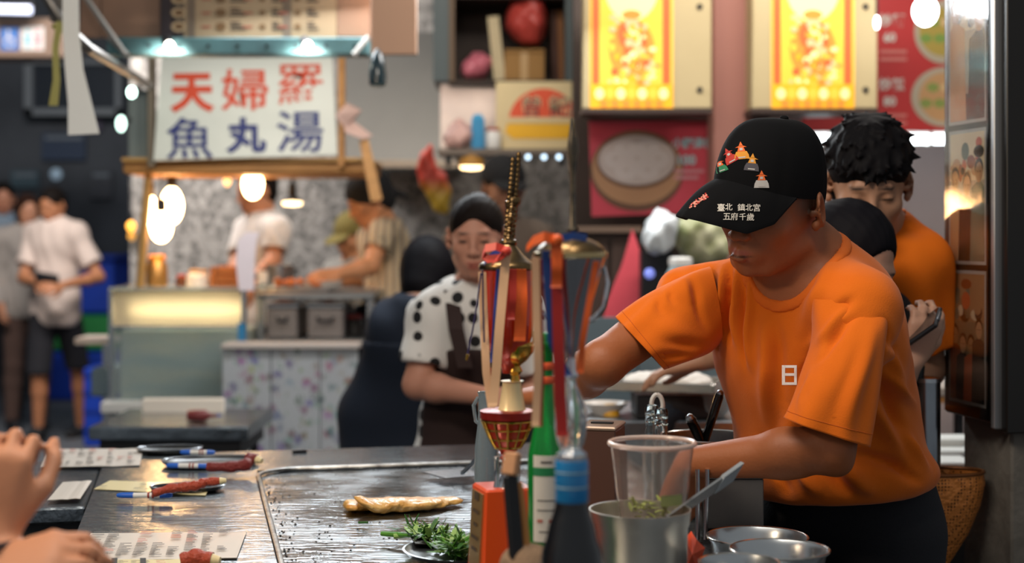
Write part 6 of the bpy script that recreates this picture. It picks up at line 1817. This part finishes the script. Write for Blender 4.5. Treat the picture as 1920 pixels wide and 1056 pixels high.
for nm, lb, cx, cy, n, sx, sz, mats, ln in (('chopped_greens', 'heap of bright chopped green leaves on the steel plate', 858, 1028, 260, 34, .024, (GRN1, GRN1, GRN2, GRN3), (.018, .04)), ('loose_greens', 'dull green stalks and leaves spilling from the scraper', 800, 1003, 120, 42, .012, (GRN2, GRN3, GRN2), (.015, .034))):
    mbs = [MB() for _ in mats]
    for i in range(n):
        gx, gy = random.gauss(0, .45), random.gauss(0, .45)
        p = onT(cx + gx * sx, cy + gy * 10, .012 + sz * max(0, 1 - gx * gx - gy * gy) * random.random())
        d = Vector((random.uniform(-1, 1), random.uniform(-1, 1), random.uniform(-.2, .7))).normalized()
        leaf_blade(random.choice(mbs), p, d, UP, random.uniform(*ln), random.uniform(.004, .010), random.uniform(-.004, .006))
    big = MB(); k = 0
    for q, mm in zip(mbs, mats):
        big.cur = k; big.add(q.v, q.f); k += 1
    o = big.build(nm, list(mats), None, fix=False); tag(o, lb, 'greens', None, 'stuff')
for i, (x0, y0, x1, y1) in enumerate(((716, 1001, 772, 1004), (738, 1006, 800, 1000))):
    tag(MB().tube([onT(x0, y0, .012), onT((x0 + x1) / 2, (y0 + y1) / 2, .014), onT(x1, y1, .018)], [.0042, .0045, .003], 8).build('green_stalk', GRN1 if i == 0 else GRN3, None, True), ('thick green stalk pointing left out of the loose greens', 'thin pale stalk lying beside the thick green one')[i], 'stalk')
tag(MB().tube([onT(672, 980, .003), onT(690, 980, .004)], .002, 6).build('leaf_scrap', GRN2), 'tiny green leaf scrap alone on the griddle', 'scrap')

# ------------------------------------------------------------------ trophies
def zat(y, D): return CAMH - (y - CY) * D / FPX
BRZ = M('old_gold', '7c6444', .30, 1.0, var=(30, .6, '3c2e1c'))
GLD = M('bright_gold', 'd0a44a', .22, 1.0)
REDM = M('red_metallic', 'c23416', .22, .35, coat=.7)
SIL = M('silver', 'd6d6d9', .12, 1.0)
def rib(mb_, pts, D, w, d0=0.0, d1=0.0, side=(1, 0, .0)):
    P = []
    n = 10
    for i in range(len(pts) - 1):
        for k in range(n):
            t = k / n; x = pts[i][0] + (pts[i + 1][0] - pts[i][0]) * t; y = pts[i][1] + (pts[i + 1][1] - pts[i][1]) * t
            s = (i + t) / (len(pts) - 1)
            P.append(at(x, y, D + d0 + (d1 - d0) * s + .002 * math.sin(s * 9)))
    P.append(at(*pts[-1], D + d1))
    return mb_.strip(P, Vector(side), w, .0012)
def trophy_red():
    D = 2.08; k = D / FPX; ax = at(952, 0, D).x
    t = thing('trophy', 'red and gold trophy with a tall spire and ribbons on an orange plinth', 'trophy', Vector((ax - .004, D, TZ)))
    def L(prof, name, m, n=36, x=952, dy=0.0):
        c = Vector((at(x, 0, D).x, D + dy, 0))
        return MB().lathe([(r * k, zat(y, D)) for r, y in prof], c, n).build(name, m, t, True)
    # plinth, turned so that the plaque faces left
    Rz = Matrix.Rotation(math.radians(17), 3, 'Z')
    zb, zt_ = TZ, zat(912, D); c = Vector((at(944, 0, D).x, D + .01, 0))
    ORP = M('orange_plinth', 'dc4a14', .35, coat=.3)
    MB().box(c + UP * (zb + .014), (.094, .094, .028), Rz, .003).build('plinth_foot', M('plinth_foot', '9c2a20', .4), t)
    MB().box(c + UP * ((zb + .028 + zt_) / 2), (.082, .082, zt_ - zb - .028), Rz, .003, .86).build('plinth', ORP, t)
    pc = c + Rz @ Vector((-.0405, 0, 0)) + UP * ((zb + .03 + zt_) / 2)
    tilt = Rz @ Matrix.Rotation(.055, 3, 'Y')
    MB().box(pc + tilt @ Vector((.0012, 0, 0)), (.003, .054, (zt_ - zb) * .70), tilt).build('plaque', M('plaque_gold', 'b8955c', .35, .8), t)
    pr = Print(pc + tilt @ Vector((-.0006, 0, 0)), tilt @ Vector((0, -1, 0)), tilt @ Vector((0, 0, 1)), .0006)
    for i, h in enumerate((.040, .022, .004, -.014, -.030)):
        w = (.022, .03, .018, .034, .026)[i]; pr.rect(-w / 2, h, w / 2, h + (.011 if i == 0 else .005), M('plaque_ink', '4a3a2a', .5))
    pr.build('engraving', t)
    # clear bell foot and little pillars
    L([(22, 915), (20, 908), (12, 890), (10, 870), (16, 856), (20, 850)], 'bell_foot', SIL)
    for dx in (-20, 18): L([(7, 912), (5, 900), (5, 862), (8, 855)], 'pillar', SIL, 14, 952 + dx, -.006)
    # lattice bowl
    L([(14, 850), (20, 843), (26, 835), (38, 812), (47, 786), (49, 780), (45, 780), (36, 810), (22, 836)], 'bowl', REDM)
    L([(46, 786), (52, 784), (52, 770), (46, 768)], 'bowl_rim', M('red_rim', '8a1c14', .35, .4), 40)
    def ringat(y, r): return [Vector((ax + r * k * math.cos(a), D + r * k * math.sin(a), zat(y, D))) for a in (2 * math.pi * i / 36 for i in range(37))]
    for y, r in ((838, 25), (822, 34), (804, 42), (788, 48.5)): MB().tube(ringat(y, r), .0016, 6).build('lattice_ring', GLD, t, True)
    for i in range(12):
        a = 2 * math.pi * i / 12
        MB().tube([Vector((ax + r * k * math.cos(a), D + r * k * math.sin(a), zat(y, D))) for y, r in ((840, 24), (822, 34.5), (804, 42.5), (786, 49.5))], .0016, 6).build('lattice_rib', GLD, t, True)
    # pedestal, urn ornament, cup, lid, spire
    L([(28, 770), (25, 764), (20, 735), (18, 718), (22, 714)], 'pedestal', M('ivory_gold', 'f0d8a4', .3, .15), 10, 960)
    L([(10, 716), (8, 704), (14, 696), (9, 686), (22, 676), (34, 660), (36, 648), (28, 640), (30, 634), (20, 628)], 'urn_bowl', GLD, 24, 966)
    L([(8, 628), (6, 615), (9, 608), (5, 600), (8, 592), (4, 584), (6, 576), (2, 565)], 'urn_finial', GLD, 14, 957, -.028)
    for dx in (-30, 28):
        MB().tube([at(966 + dx * .9, 650, D), at(966 + dx * 1.25, 640, D), at(966 + dx * 1.2, 622, D), at(966 + dx * .95, 624, D)], .002, 6).build('urn_handle', GLD, t, True)
    L([(10, 700), (12, 690), (24, 672), (38, 655), (46, 630), (49, 590), (50, 505), (47, 505), (46, 590), (40, 640)], 'cup', REDM)
    L([(50, 507), (54, 505), (55, 500), (53, 495), (44, 490), (30, 478), (20, 466), (13, 458), (10, 452)], 'lid', BRZ, 40)
    L([(14, 460), (16, 455), (14, 450), (8, 448)], 'lid_collar', BRZ, 24, 954)
    # spire: three beaded rods bound together
    for i, (x0, x1, yt, dd) in enumerate(((945, 958, 296, 0), (955, 969, 286, .004), (949, 957, 372, -.006))):
        pts, rs = [], []
        for q in range(60):
            s_ = q / 59; pts.append(at(x0 + (x1 - x0) * s_ + 4, 452 + (yt - 452) * s_, D + dd)); rs.append((.0046 + .0008 * math.sin(q * 1.9)) * (1 - .35 * s_) + (.0016 if abs(s_ - .45) < .03 else 0))
        MB().tube(pts, rs, 8).build('spire_rod', BRZ, t, True)
    L([(10, 384), (12, 380), (12, 374), (10, 370)], 'spire_band', BRZ, 16, 964)
    # ribbons
    RR, RW, RBL = M('ribbon_red', 'c2301c', .4, sheen=.3), M('ribbon_cream', 'e0b48c', .45), M('ribbon_blue', '2a3c86', .45)
    f = D - .058
    m = MB(); rib(m, [(950, 470), (945, 520), (936, 620), (930, 700), (924, 762)], f, .0125, 0, -.004); m.build('ribbon', RW, t)
    m = MB(); rib(m, [(938, 505), (934, 560), (930, 620), (926, 680)], f + .004, .0105); m.build('ribbon', RBL, t)
    m = MB(); rib(m, [(904, 510), (908, 620), (912, 700), (922, 765)], f + .02, .011, 0, -.012); m.build('ribbon', RW, t)
    m = MB(); rib(m, [(922, 690), (918, 720), (924, 745)], f + .016, .008); m.build('ribbon', RR, t)
    m = MB(); rib(m, [(976, 505), (978, 560), (974, 640)], f + .012, .016); m.build('ribbon', M('ribbon_orange', 'd85a1c', .4), t)
    m = MB(); rib(m, [(962, 505), (961, 560), (958, 600)], f + .008, .010); m.build('ribbon', RR, t)
    m = MB(); m.strip([at(950, 470, f), at(930, 462, f - .006), at(910, 466, f), at(905, 478, f + .004), at(915, 486, f), at(936, 484, f - .004), at(950, 474, f)], Vector((.1, .3, 1)), .011, .0012); m.build('bow_loop', RR, t)
    m = MB(); m.strip([at(950, 470, f - .002), at(936, 480, f - .010), at(926, 492, f - .008)], Vector((.5, .2, .8)), [.012, .014, .012], .0012); m.build('bow_tail', RR, t)
    MB().sphere(at(950, 471, f - .003), .007, 12, 8).build('bow_knot', RR, t, True)
    m = MB(); m.strip([at(948, 474, f + .003), at(925, 476, f + .004), at(908, 492, f + .006)], Vector((.1, .3, 1)), .009, .0012); m.build('bow_loop', RBL, t)
    for pts in (((902, 512), (896, 560), (886, 620), (876, 668)), ((905, 508), (906, 580), (908, 642))):
        MB().tube([at(x, y, f + .01) for x, y in pts], .0012, 6).build('cord', M('cord_violet', '2c2450', .6), t, True)
    MB().cyl(at(877, 664, f + .01), at(874, 676, f + .01), .0022, .0014, 8).build('cord_tip', GLD, t, True)
trophy_red()
def trophy_silver():
    D = 1.78; k = D / FPX; ax = at(1070, 0, D).x
    t = thing('trophy', 'tall silver cup trophy with gold lid and dark spire, red ribbon hanging in front', 'trophy', Vector((ax, D, TZ)))
    def L(prof, name, m, n=36, x=1070):
        return MB().lathe([(r * k, zat(y, D)) for r, y in prof], Vector((at(x, 0, D).x, D, 0)), n).build(name, m, t, True)
    yb = CY + (CAMH - TZ) * FPX / D
    L([(62, yb), (62, yb - 20), (52, yb - 30), (50, 1060), (54, 1050), (54, 1040), (30, 1030)], 'base', M('dark_plinth', '1c1a1c', .3, coat=.4))
    L([(30, 1032), (26, 1000), (18, 940), (14, 880), (16, 850), (26, 830), (31, 800), (30, 770), (20, 740), (12, 722), (10, 710)], 'stem', M('crystal', 'dfe6ea', .05, trans=.8, ior=1.5))
    L([(10, 712), (16, 704), (10, 694), (9, 668), (18, 640), (30, 600), (46, 550), (58, 505), (66, 482), (63, 482), (54, 505), (42, 550), (26, 600), (14, 636)], 'cup', SIL)
    L([(66, 484), (70, 482), (70, 474), (66, 472)], 'rim', M('pale_gold', 'c0a878', .25, 1.0), 44)
    L([(67, 475), (62, 465), (50, 455), (34, 448), (16, 444), (8, 440)], 'lid', BRZ, 40)
    L([(12, 446), (10, 438), (12, 430), (6, 420), (5, 340), (8, 300), (11, 285), (9, 262), (5, 240), (3, 226), (1, 220)], 'spire', M('spire_dark', '3c3a38', .35, .8, var=(40, .7, '8a7a60')), 14, 1074)
    for dx in (-1, 1):
        MB().tube([at(1070 + dx * 62, 500, D), at(1070 + dx * 70, 530, D), at(1070 + dx * 62, 575, D), at(1070 + dx * 42, 600, D), at(1070 + dx * 28, 602, D)], .0028, 8).build('handle', SIL, t, True)
    RR, RO, RBL = M('ribbon_red2', 'a8241c', .45), M('ribbon_orange', 'd85a1c', .4), M('ribbon_blue2', '1c3f80', .45)
    f = D - .048
    m = MB(); rib(m, [(1043, 446), (1044, 520), (1047, 640), (1050, 740), (1054, 818)], f, .013, 0, .006); m.build('ribbon', RR, t)
    m = MB(); rib(m, [(1044, 448), (1044, 500), (1043, 540)], f - .002, .0125); m.build('ribbon', RO, t)
    m = MB(); rib(m, [(1004, 484), (1006, 600), (1009, 700), (1004, 800)], f + .02, .0095); m.build('ribbon', M('ribbon_cream'), t)
    m = MB(); rib(m, [(1012, 486), (1014, 600), (1016, 700), (1012, 800)], f + .022, .006); m.build('ribbon', RR, t)
    m = MB(); rib(m, [(1024, 470), (1028, 540), (1034, 640), (1052, 680), (1066, 706)], f + .012, .010); m.build('ribbon', RBL, t)
    m = MB(); rib(m, [(1118, 490), (1106, 560), (1092, 640), (1088, 700)], f + .008, .0075); m.build('ribbon', RO, t)
    m = MB(); m.strip([at(1045, 450, f), at(1020, 444, f - .004), at(1000, 452, f), at(988, 466, f + .006)], Vector((.1, .2, 1)), [.012, .012, .012, .008], .0012); m.build('bow_loop', RO, t)
    m = MB(); m.strip([at(1045, 448, f), at(1075, 442, f + .01), at(1100, 446, f + .03)], Vector((0, .2, 1)), .009, .0012); m.build('bow_loop', RBL, t)
    MB().sphere(at(1045, 450, f - .002), .007, 12, 8).build('bow_knot', RO, t, True)
trophy_silver()
# ------------------------------------------------------------------ bottles, brush, box
D = 1.93; k = D / FPX; c = Vector((at(1024, 0, D).x, D, TZ)); zz = lambda y: zat(y, D) - TZ
t = thing('green_bottle', 'tall green glass bottle with a white label beside the trophies', 'bottle', c)
GG = M('green_glass', '18963c', .06, trans=.45, ior=1.5)
MB().lathe([(r * k, z_) for r, z_ in ((30, .002), (34, .012), (35, zz(880)), (34, zz(850)), (26, zz(815)), (16, zz(770)), (13, zz(720)), (12, zz(655)), (14, zz(652)), (14, zz(642)), (11, zz(640)))], c, 36).build('glass', GG, t, True)
MB().lathe([(12 * k, zz(656)), (13.5 * k, zz(650)), (13 * k, zz(628)), (11 * k, zz(624))], c, 20).build('cap', M('cap_green', '1c7a3c', .4, .5), t, True)
def wrap(c, r, z0, z1, a0, a1, m, name, parent, n=16):
    vs, fs = [], []
    for i in range(n + 1):
        a = a0 + (a1 - a0) * i / n
        for z_ in (z0, z1): vs.append(c + Vector((r * math.sin(a), -r * math.cos(a), z_)))
        for z_ in (z0, z1): vs.append(c + Vector(((r - .0006) * math.sin(a), -(r - .0006) * math.cos(a), z_)))
    for i in range(n):
        q = i * 4; fs += [(q, q + 4, q + 5, q + 1), (q + 2, q + 3, q + 7, q + 6), (q + 1, q + 5, q + 7, q + 3), (q, q + 2, q + 6, q + 4)]
    return MB().add(vs, fs).build(name, m, parent, True)
lb_ = wrap(c, 35.8 * k, zz(1010), zz(850), -.75, 1.1, M('label_white', 'd6cfc4', .6), 'label', t)
wrap(c, 36.2 * k, zz(888), zz(872), -.75, 1.1, M('label_green', '1c7a48', .6), 'label_band', lb_)
for y0, y1, a0, a1, mm in ((932, 934, -.5, .6, INK), (950, 952, -.5, .4, INK), (968, 974, -.5, -.2, INKR), (968, 974, .1, .4, INKR), (990, 992, -.4, .5, INK), (860, 864, -.3, .3, INK)):
    wrap(c, 36.4 * k, zz(y1), zz(y0), a0, a1, mm, 'label_print', lb_, 6)
for y in (686, 712): MB().lathe([(14.5 * k, zz(y + 7)), (16 * k, zz(y + 3)), (16 * k, zz(y - 3)), (14.5 * k, zz(y - 7))], c, 24).build('rubber_band', M('orange_band', 'd8562c', .5), t, True)
D = 1.62; k = D / FPX; c = Vector((at(1072, 0, D).x, D, TZ)); z2 = lambda y: zat(y, D) - TZ
t = thing('sauce_dispenser', 'dark bottle with a bright blue sleeve around its neck, in front of the silver trophy', 'bottle', c)
MB().lathe([(r * k, z_) for r, z_ in ((58, .003), (62, .012), (60, z2(1060)), (56, z2(1030)), (48, z2(1010)), (43, z2(985)), (36, z2(965)), (32, z2(950)), (31, z2(930)))], c, 36).build('body', M('dark_bottle', '0b0c10', .25, coat=.5), t, True)
MB().lathe([(31 * k, z2(942)), (31.5 * k, z2(940)), (31.5 * k, z2(866)), (30 * k, z2(862))], c, 32).build('sleeve', M('sleeve_blue', '1478b4', .3, coat=.4, var=(30, .3)), t, True)
for y in (884, 912):
    MB().lathe([(31.6 * k, z2(y + 2)), (32.4 * k, z2(y)), (31.6 * k, z2(y - 2))], c, 32, cap=False).build('sleeve_line', M('sleeve_line', '7a98a8', .4), t, True)
MB().lathe([(29 * k, z2(866)), (29 * k, z2(852)), (22 * k, z2(846)), (14 * k, z2(838))], c, 28).build('cap', M('clear_cap', 'c0c6c8', .1, trans=.7), t, True)
# pencil-like brush standing in front
D = 1.72
t = thing('wooden_brush', 'black-handled wooden scraper leaning in front of the orange plinth', 'brush', Vector((at(975, 0, D).x, D, TZ)))
a_, b2_, e_ = at(986, 1130, D), at(956, 890, D + .03), at(962, 850, D + .035)
e0 = a_.copy(); e0.z = TZ; 
MB().box((e0 + b2_) / 2, (.017, .010, (b2_ - e0).length), ((b2_ - e0).to_track_quat('Z', 'Y').to_matrix()), .003).build('grip', M('grip_black', '111114', .45), t)
MB().box((b2_ + e_) / 2, (.019, .011, (e_ - b2_).length + .002), ((e_ - b2_).to_track_quat('Z', 'Y').to_matrix()), .002).build('head', M('bare_wood', 'c08c64', .6, var=(30, .4)), t)
MB().tube([at(972, 905, D + .045), at(985, 1000, D + .03), at(992, 1140, D + .01)], .005, 8).build('wooden_rod', M('ochre_wood', '9c6a34', .6), t, True)
P = [EL(Vector((at(990, 0, 1.74).x + dx, 1.75 + dy, zat(1052 + dz, 1.74))), (.018, .015, .014), None, .012) for dx, dy, dz in ((-.01, 0, 4), (.012, .01, 8), (0, -.01, 14), (.02, 0, 20), (-.012, .01, 24))]
P += [EL(Vector((at(990, 0, 1.74).x, 1.75, zz_)), (.026, .022, .04), None, .03) for zz_ in (TZ + .04, TZ + .09)] + [CUT((0, 0, TZ + .002), -UP, .004)]
tag(np_mesh('crumpled_rag', *sdf_mesh(P, .005), M('rag', '8a7058', .9, bump=(80, .5))), 'crumpled brownish rag between the plinth and the dark bottle', 'rag')
D = 2.28
t = thing('napkin_box', 'brown metal napkin box behind the plastic cup', 'box', Vector((at(1140, 0, D).x, D + .05, TZ)))
ztop = zat(808, D); a_ = at(1098, 0, D).x; b2_ = at(1168, 0, D).x
Rn_ = Matrix.Rotation(-.25, 3, 'Z')
MB().box(((a_ + b2_) / 2, D + .05, (TZ + ztop) / 2), (b2_ - a_, .085, ztop - TZ), Rn_, .003).build('body', M('brown_metal', '5d4238', .4, .4), t)
MB().box(((a_ + b2_) / 2, D + .05, ztop + .002), (b2_ - a_ + .002, .088, .006), Rn_, .002).build('top', M('worn_top', 'a08a78', .35, .6), t)
MB().box(((a_ + b2_) / 2, D + .05, ztop + .006), ((b2_ - a_) * .6, .012, .003), Rn_).build('slot', BLACKP, t)
# clear glass carafe behind the red trophy
D = 2.3; c = Vector((at(912, 0, D).x, D, TZ)); k = D / FPX; z3 = lambda y: zat(y, D) - TZ
t = thing('glass_carafe', 'slim grey glass carafe half hidden behind the red trophy', 'carafe', c)
MB().lathe([(22 * k, .002), (24 * k, .01), (22 * k, z3(840)), (16 * k, z3(790)), (15 * k, z3(745)), (17 * k, z3(735)), (14 * k, z3(736)), (12 * k, z3(790)), (19 * k, z3(842)), (20 * k, .012)], c, 28).build('glass', M('grey_glass', 'a8b8c0', .08, trans=.7), t, True)
MB().tube([at(897, 745, D), at(888, 760, D), at(892, 790, D), at(904, 800, D)], .003, 8).build('handle', M('grey_glass'), t, True)

# ------------------------------------------------------------------ pots, cup and utensils in front of the cook
D = 2.0; k = D / FPX; c = Vector((at(1200, 0, D).x, D, TZ)); z4 = lambda y: zat(y, D) - TZ
t = thing('steel_pot', 'brushed steel pot holding the plastic cup and a ladle', 'pot', c)
zr = z4(957)
POT = M('pot_steel', 'cfccc4', .36, .9, var=(6, .4), bump=(30, .05, (1, 1, 6)))
MB().lathe([(82 * k, .001), (87 * k, .006), (89 * k, zr - .022), (92 * k, zr - .018), (95 * k, zr), (95.5 * k, zr + .002), (93 * k, zr + .002), (90 * k, zr - .016), (86 * k, zr - .03), (84 * k, .01), (20 * k, .006)], c, 48).build('body', POT, t, True)
MB().lathe([(84 * k, .012), (85 * k, zr - .034), (20 * k, zr - .030)], c, 40).build('broth', M('brown_broth', '7a5a34', .2, var=(30, .7, 'b89058')), t, True)
D2 = 2.03; k2 = D2 / FPX; c2 = Vector((at(1224, 0, D2).x, D2 + .01, 0))
t = thing('plastic_cup', 'clear plastic cup with scraps of greens standing in the steel pot', 'cup', Vector((c2.x, c2.y, TZ + zr - .028)))
zb_, zt_ = TZ + zr - .027, zat(833, D2)
hh = zt_ - zb_
PL = M('clear_plastic', 'f4ece8', .10, trans=.95, ior=1.12)
r0, r1 = 60 * k2, 78 * k2
prof = [(r0 * .95, 0), (r0, .004)] + [(r0 + (r1 - r0) * s_ + (.0009 if i % 2 else 0), hh * s_) for i, s_ in enumerate((.2, .5, .52, .58, .60, .72, .74, .9))] + [(r1, hh * .96)]
inner = [(r - .0022, z) for r, z in prof[::-1]]; inner[-1] = (r0 * .9, .003)
MB().lathe([(r, z) for r, z in prof] + inner, Vector((c2.x, c2.y, zb_)), 44).build('wall', PL, t, True)
MB().tube([Vector((c2.x + (r1 + .0015) * math.cos(a), c2.y + (r1 + .0015) * math.sin(a), zt_)) for a in (2 * math.pi * i / 44 for i in range(45))], .0034, 8).build('rim', M('cup_rim', 'dcc4b8', .25, trans=.4), t, True)
cp = Print(Vector((c2.x, c2.y, zb_)), Vector((1, 0, 0)), UP, .0)
wrap(Vector((c2.x, c2.y, zb_)), r0 + .006, hh * .30, hh * .43, .15, .85, M('cup_mark', '8a9058', .6), 'printed_mark', t)
random.seed(15); m = MB()
for i in range(40):
    a = random.uniform(0, 6.28); r = r0 * .75 * random.random() ** .5
    leaf_blade(m, Vector((c2.x + r * math.cos(a), c2.y + r * math.sin(a), zb_ + .006 + random.random() * .022)), Vector((random.uniform(-1, 1), random.uniform(-1, 1), random.uniform(-.3, .6))).normalized(), UP, random.uniform(.012, .022), .005, .002)
o = m.build('green_scraps', M('scrap_green', '8a9a3c', .5), t, fix=False); o['kind'] = 'stuff'
t = thing('ladle', 'steel ladle resting in the pot, its flat handle pointing up to the cook', 'ladle', at(1240, 980, 1.99))
a_, b2_ = at(1236, 985, 1.99), at(1345, 910, 2.06)
d_ = (b2_ - a_).normalized()
m = MB(); m.strip([a_ - d_ * .02, a_.lerp(b2_, .5), b2_], Vector((.45, .2, .75)), [.016, .022, .024], .004); m.build('handle', M('bright_steel', 'd0ccc4', .2, 1.0), t)
m = MB(); m.strip([b2_ + d_ * .002, at(1382, 884, 2.09)], Vector((.5, .2, .75)), [.028, .030], .006); m.build('handle_end', M('grey_grip', '8a8f92', .4), t)
MB().lathe([(.004, -.010), (.016, -.004), (.020, .006), (.018, .006), (.014, -.002), (.004, -.007)], a_ - d_ * .03 - UP * .01, 18).build('bowl', STEEL, t, True)
def steel_bowl(label, cx, cy, rpx, D, h, lidded=False):
    k = D / FPX; z_ = zat(cy, D); c = Vector((at(cx, 0, D).x, D, z_ - h)); r = rpx * k
    t = thing('steel_bowl', label, 'bowl', c, 'shallow steel bowls by the cook')
    MB().lathe([(r * .78, 0), (r * .86, h * .12), (r * .93, h * .8), (r, h * .96), (r * 1.01, h), (r * .97, h), (r * .90, h * .82), (r * .82, h * .18), (r * .2, h * .12)], c, 44).build('shell', M('bowl_steel', 'b8bcbe', .26, .95), t, True)
    MB().tube([c + Vector((r * math.cos(a), r * math.sin(a), h)) for a in (2 * math.pi * i / 44 for i in range(45))], .0018, 6).build('rim', M('bright_steel'), t, True)
    return t
steel_bowl('shallow steel bowl touching the grey steel bin, rearmost of three', 1420, 1006, 94, 2.34, .048)
steel_bowl('shallow steel bowl in front of the black trousers, middle of three', 1462, 1030, 92, 2.14, .038)
steel_bowl('shallow steel bowl at the bottom edge beside the orange wrapper', 1386, 1054, 74, 1.95, .05)
m = MB(); random.seed(17)
pts = [(1282, 1075), (1284, 1010), (1296, 996), (1306, 1012), (1322, 1028), (1314, 1050), (1310, 1080)]
P = [at(x, y, 2.12 + random.uniform(-.02, .02)) for x, y in pts]; ce = at(1298, 1040, 2.08); cb = at(1300, 1045, 2.17)
n = len(P); m.add(P + [ce, cb], [(i, (i + 1) % n, n) for i in range(n)] + [((i + 1) % n, i, n + 1) for i in range(n)])
tag(m.build('orange_wrapper', M('orange_plastic', 'd8481c', .35)), 'folded orange plastic wrapper between the pot and the bowls', 'wrapper')
D = 2.52
t = thing('steel_bin', 'grey steel bin at the end of the griddle in front of the cook', 'bin', Vector((at(1372, 0, D).x, D + .03, TZ)))
a_, b2_ = at(1316, 897, D), at(1432, 1000, D)
MB().box(((a_.x + b2_.x) / 2, D + .035, (TZ + a_.z) / 2), (b2_.x - a_.x, .07, a_.z - TZ), None, .003).build('body', M('grey_steel_box', '6f6a66', .45, .6, var=(8, .5)), t)
MB().box(((a_.x + b2_.x) / 2, D + .035, a_.z + .002), (b2_.x - a_.x + .006, .076, .006), None, .002).build('rim', STEEL, t)
for i, x in enumerate((1308, 1322)):
    tag(MB().tube([Vector((at(x, 0, 2.44).x, 2.44, TZ)), at(x + 4 * i, 905, 2.44), at(x + 4 * i, 880, 2.44)], .004, 8).build('steel_rod', STEEL, None, True), ('thin upright steel rod touching the cup rim, behind the ladle', 'thin upright steel rod at the edge of the grey bin')[i], 'rod')
m = MB(); m.strip([Vector((at(1312, 0, 2.35).x, 2.30, zat(1000, 2.35))), Vector((at(1370, 0, 2.35).x, 2.2, zat(1040, 2.3)))], TV, .02, .004)
# steel pan with black handled utensils
D = 2.70
pn = at(1330, 835, D); c = Vector((pn.x, D + .02, TZ)); h = zat(822, D) - TZ; r = .085
t = thing('steel_pan', 'deep steel pan of utensils behind the near forearm', 'pan', c)
MB().lathe([(r * .9, .001), (r * .95, .01), (r, h * .96), (r * 1.04, h), (r * .98, h), (r * .93, .02), (r * .2, .012)], c, 40).build('body', BRUSH, t, True)
MB().tube([c + Vector((r * 1.02 * math.cos(a), r * 1.02 * math.sin(a), h)) for a in (2 * math.pi * i / 40 for i in range(41))], .003, 6).build('rim', M('bright_steel'), t, True)
for x0, y0, x1, y1, rr, lb, mt in ((1318, 838, 1350, 738, .0085, 'long glossy black handle leaning right out of the steel pan', M('gloss_black', '0e0c0e', .15, coat=.8)), (1316, 830, 1294, 784, .010, 'short black handle leaning left out of the steel pan', M('gloss_black'))):
    a_, b2_ = at(x0, y0, D + .01), at(x1, y1, D - .02); d_ = (b2_ - a_).normalized(); st = a_ - d_ * ((a_.z - TZ - .03) / max(d_.z, .1))
    t = thing('utensil', lb, 'utensil', st)
    MB().tube([a_ - d_ * .02, a_.lerp(b2_, .5), b2_ - d_ * .006, b2_], [rr * .85, rr, rr, rr * .8], 12).build('handle', mt, t, True)
    MB().tube([st, a_ - d_ * .01], .004, 8).build('shank', STEEL, t, True)
    MB().sphere(b2_, rr * .8, 10, 6).build('end_ring', STEEL, t, True)
D = 2.62; k = D / FPX
for i, (x, dy, y0) in enumerate(((1222, .05, 742), (1240, 0, 748))):
    c = Vector((at(x, 0, D + dy).x, D + dy, TZ)); hz_ = zat(y0 + 18, D + dy) - TZ; kk = (D + dy) / FPX
    t = thing('glass_bottle', ('small clear glass bottle standing behind its twin', 'small clear glass bottle in front of its twin, with a screw neck')[i], 'bottle', c, 'small clear bottles behind the cup')
    MB().lathe([(17 * kk, .001), (18 * kk, .008), (18 * kk, hz_ * .62), (12 * kk, hz_ * .78), (12.5 * kk, hz_ * .98), (11 * kk, hz_), (9.5 * kk, hz_ * .98), (10 * kk, hz_ * .8), (16 * kk, hz_ * .6), (16 * kk, .012)], c, 26).build('glass', M('clear_glass', 'eef4f4', .03, trans=1.0), t, True)
    for q in (.86, .92): MB().lathe([(12.4 * kk, hz_ * (q - .012)), (13.6 * kk, hz_ * q), (12.4 * kk, hz_ * (q + .012))], c, 24, cap=False).build('thread', M('clear_glass'), t, True)
t = thing('scissors', 'white-handled scissors standing upright behind the clear bottles', 'scissors', Vector((at(1232, 0, 2.75).x, 2.75, TZ)))
lp = [at(1232 + 11 * math.sin(a) * (1 if math.cos(a) > 0 else .8), 762 - 22 * math.cos(a), 2.75) for a in (2 * math.pi * i / 20 for i in range(21))]
MB().tube(lp, .0042, 8).build('handle_loop', WHITEP, t, True)
MB().strip([at(1231, 782, 2.75), Vector((at(1230, 0, 2.75).x, 2.75, TZ + .002))], Vector((1, 0, 0)), [.014, .006], .004).build('blade', STEEL, t)
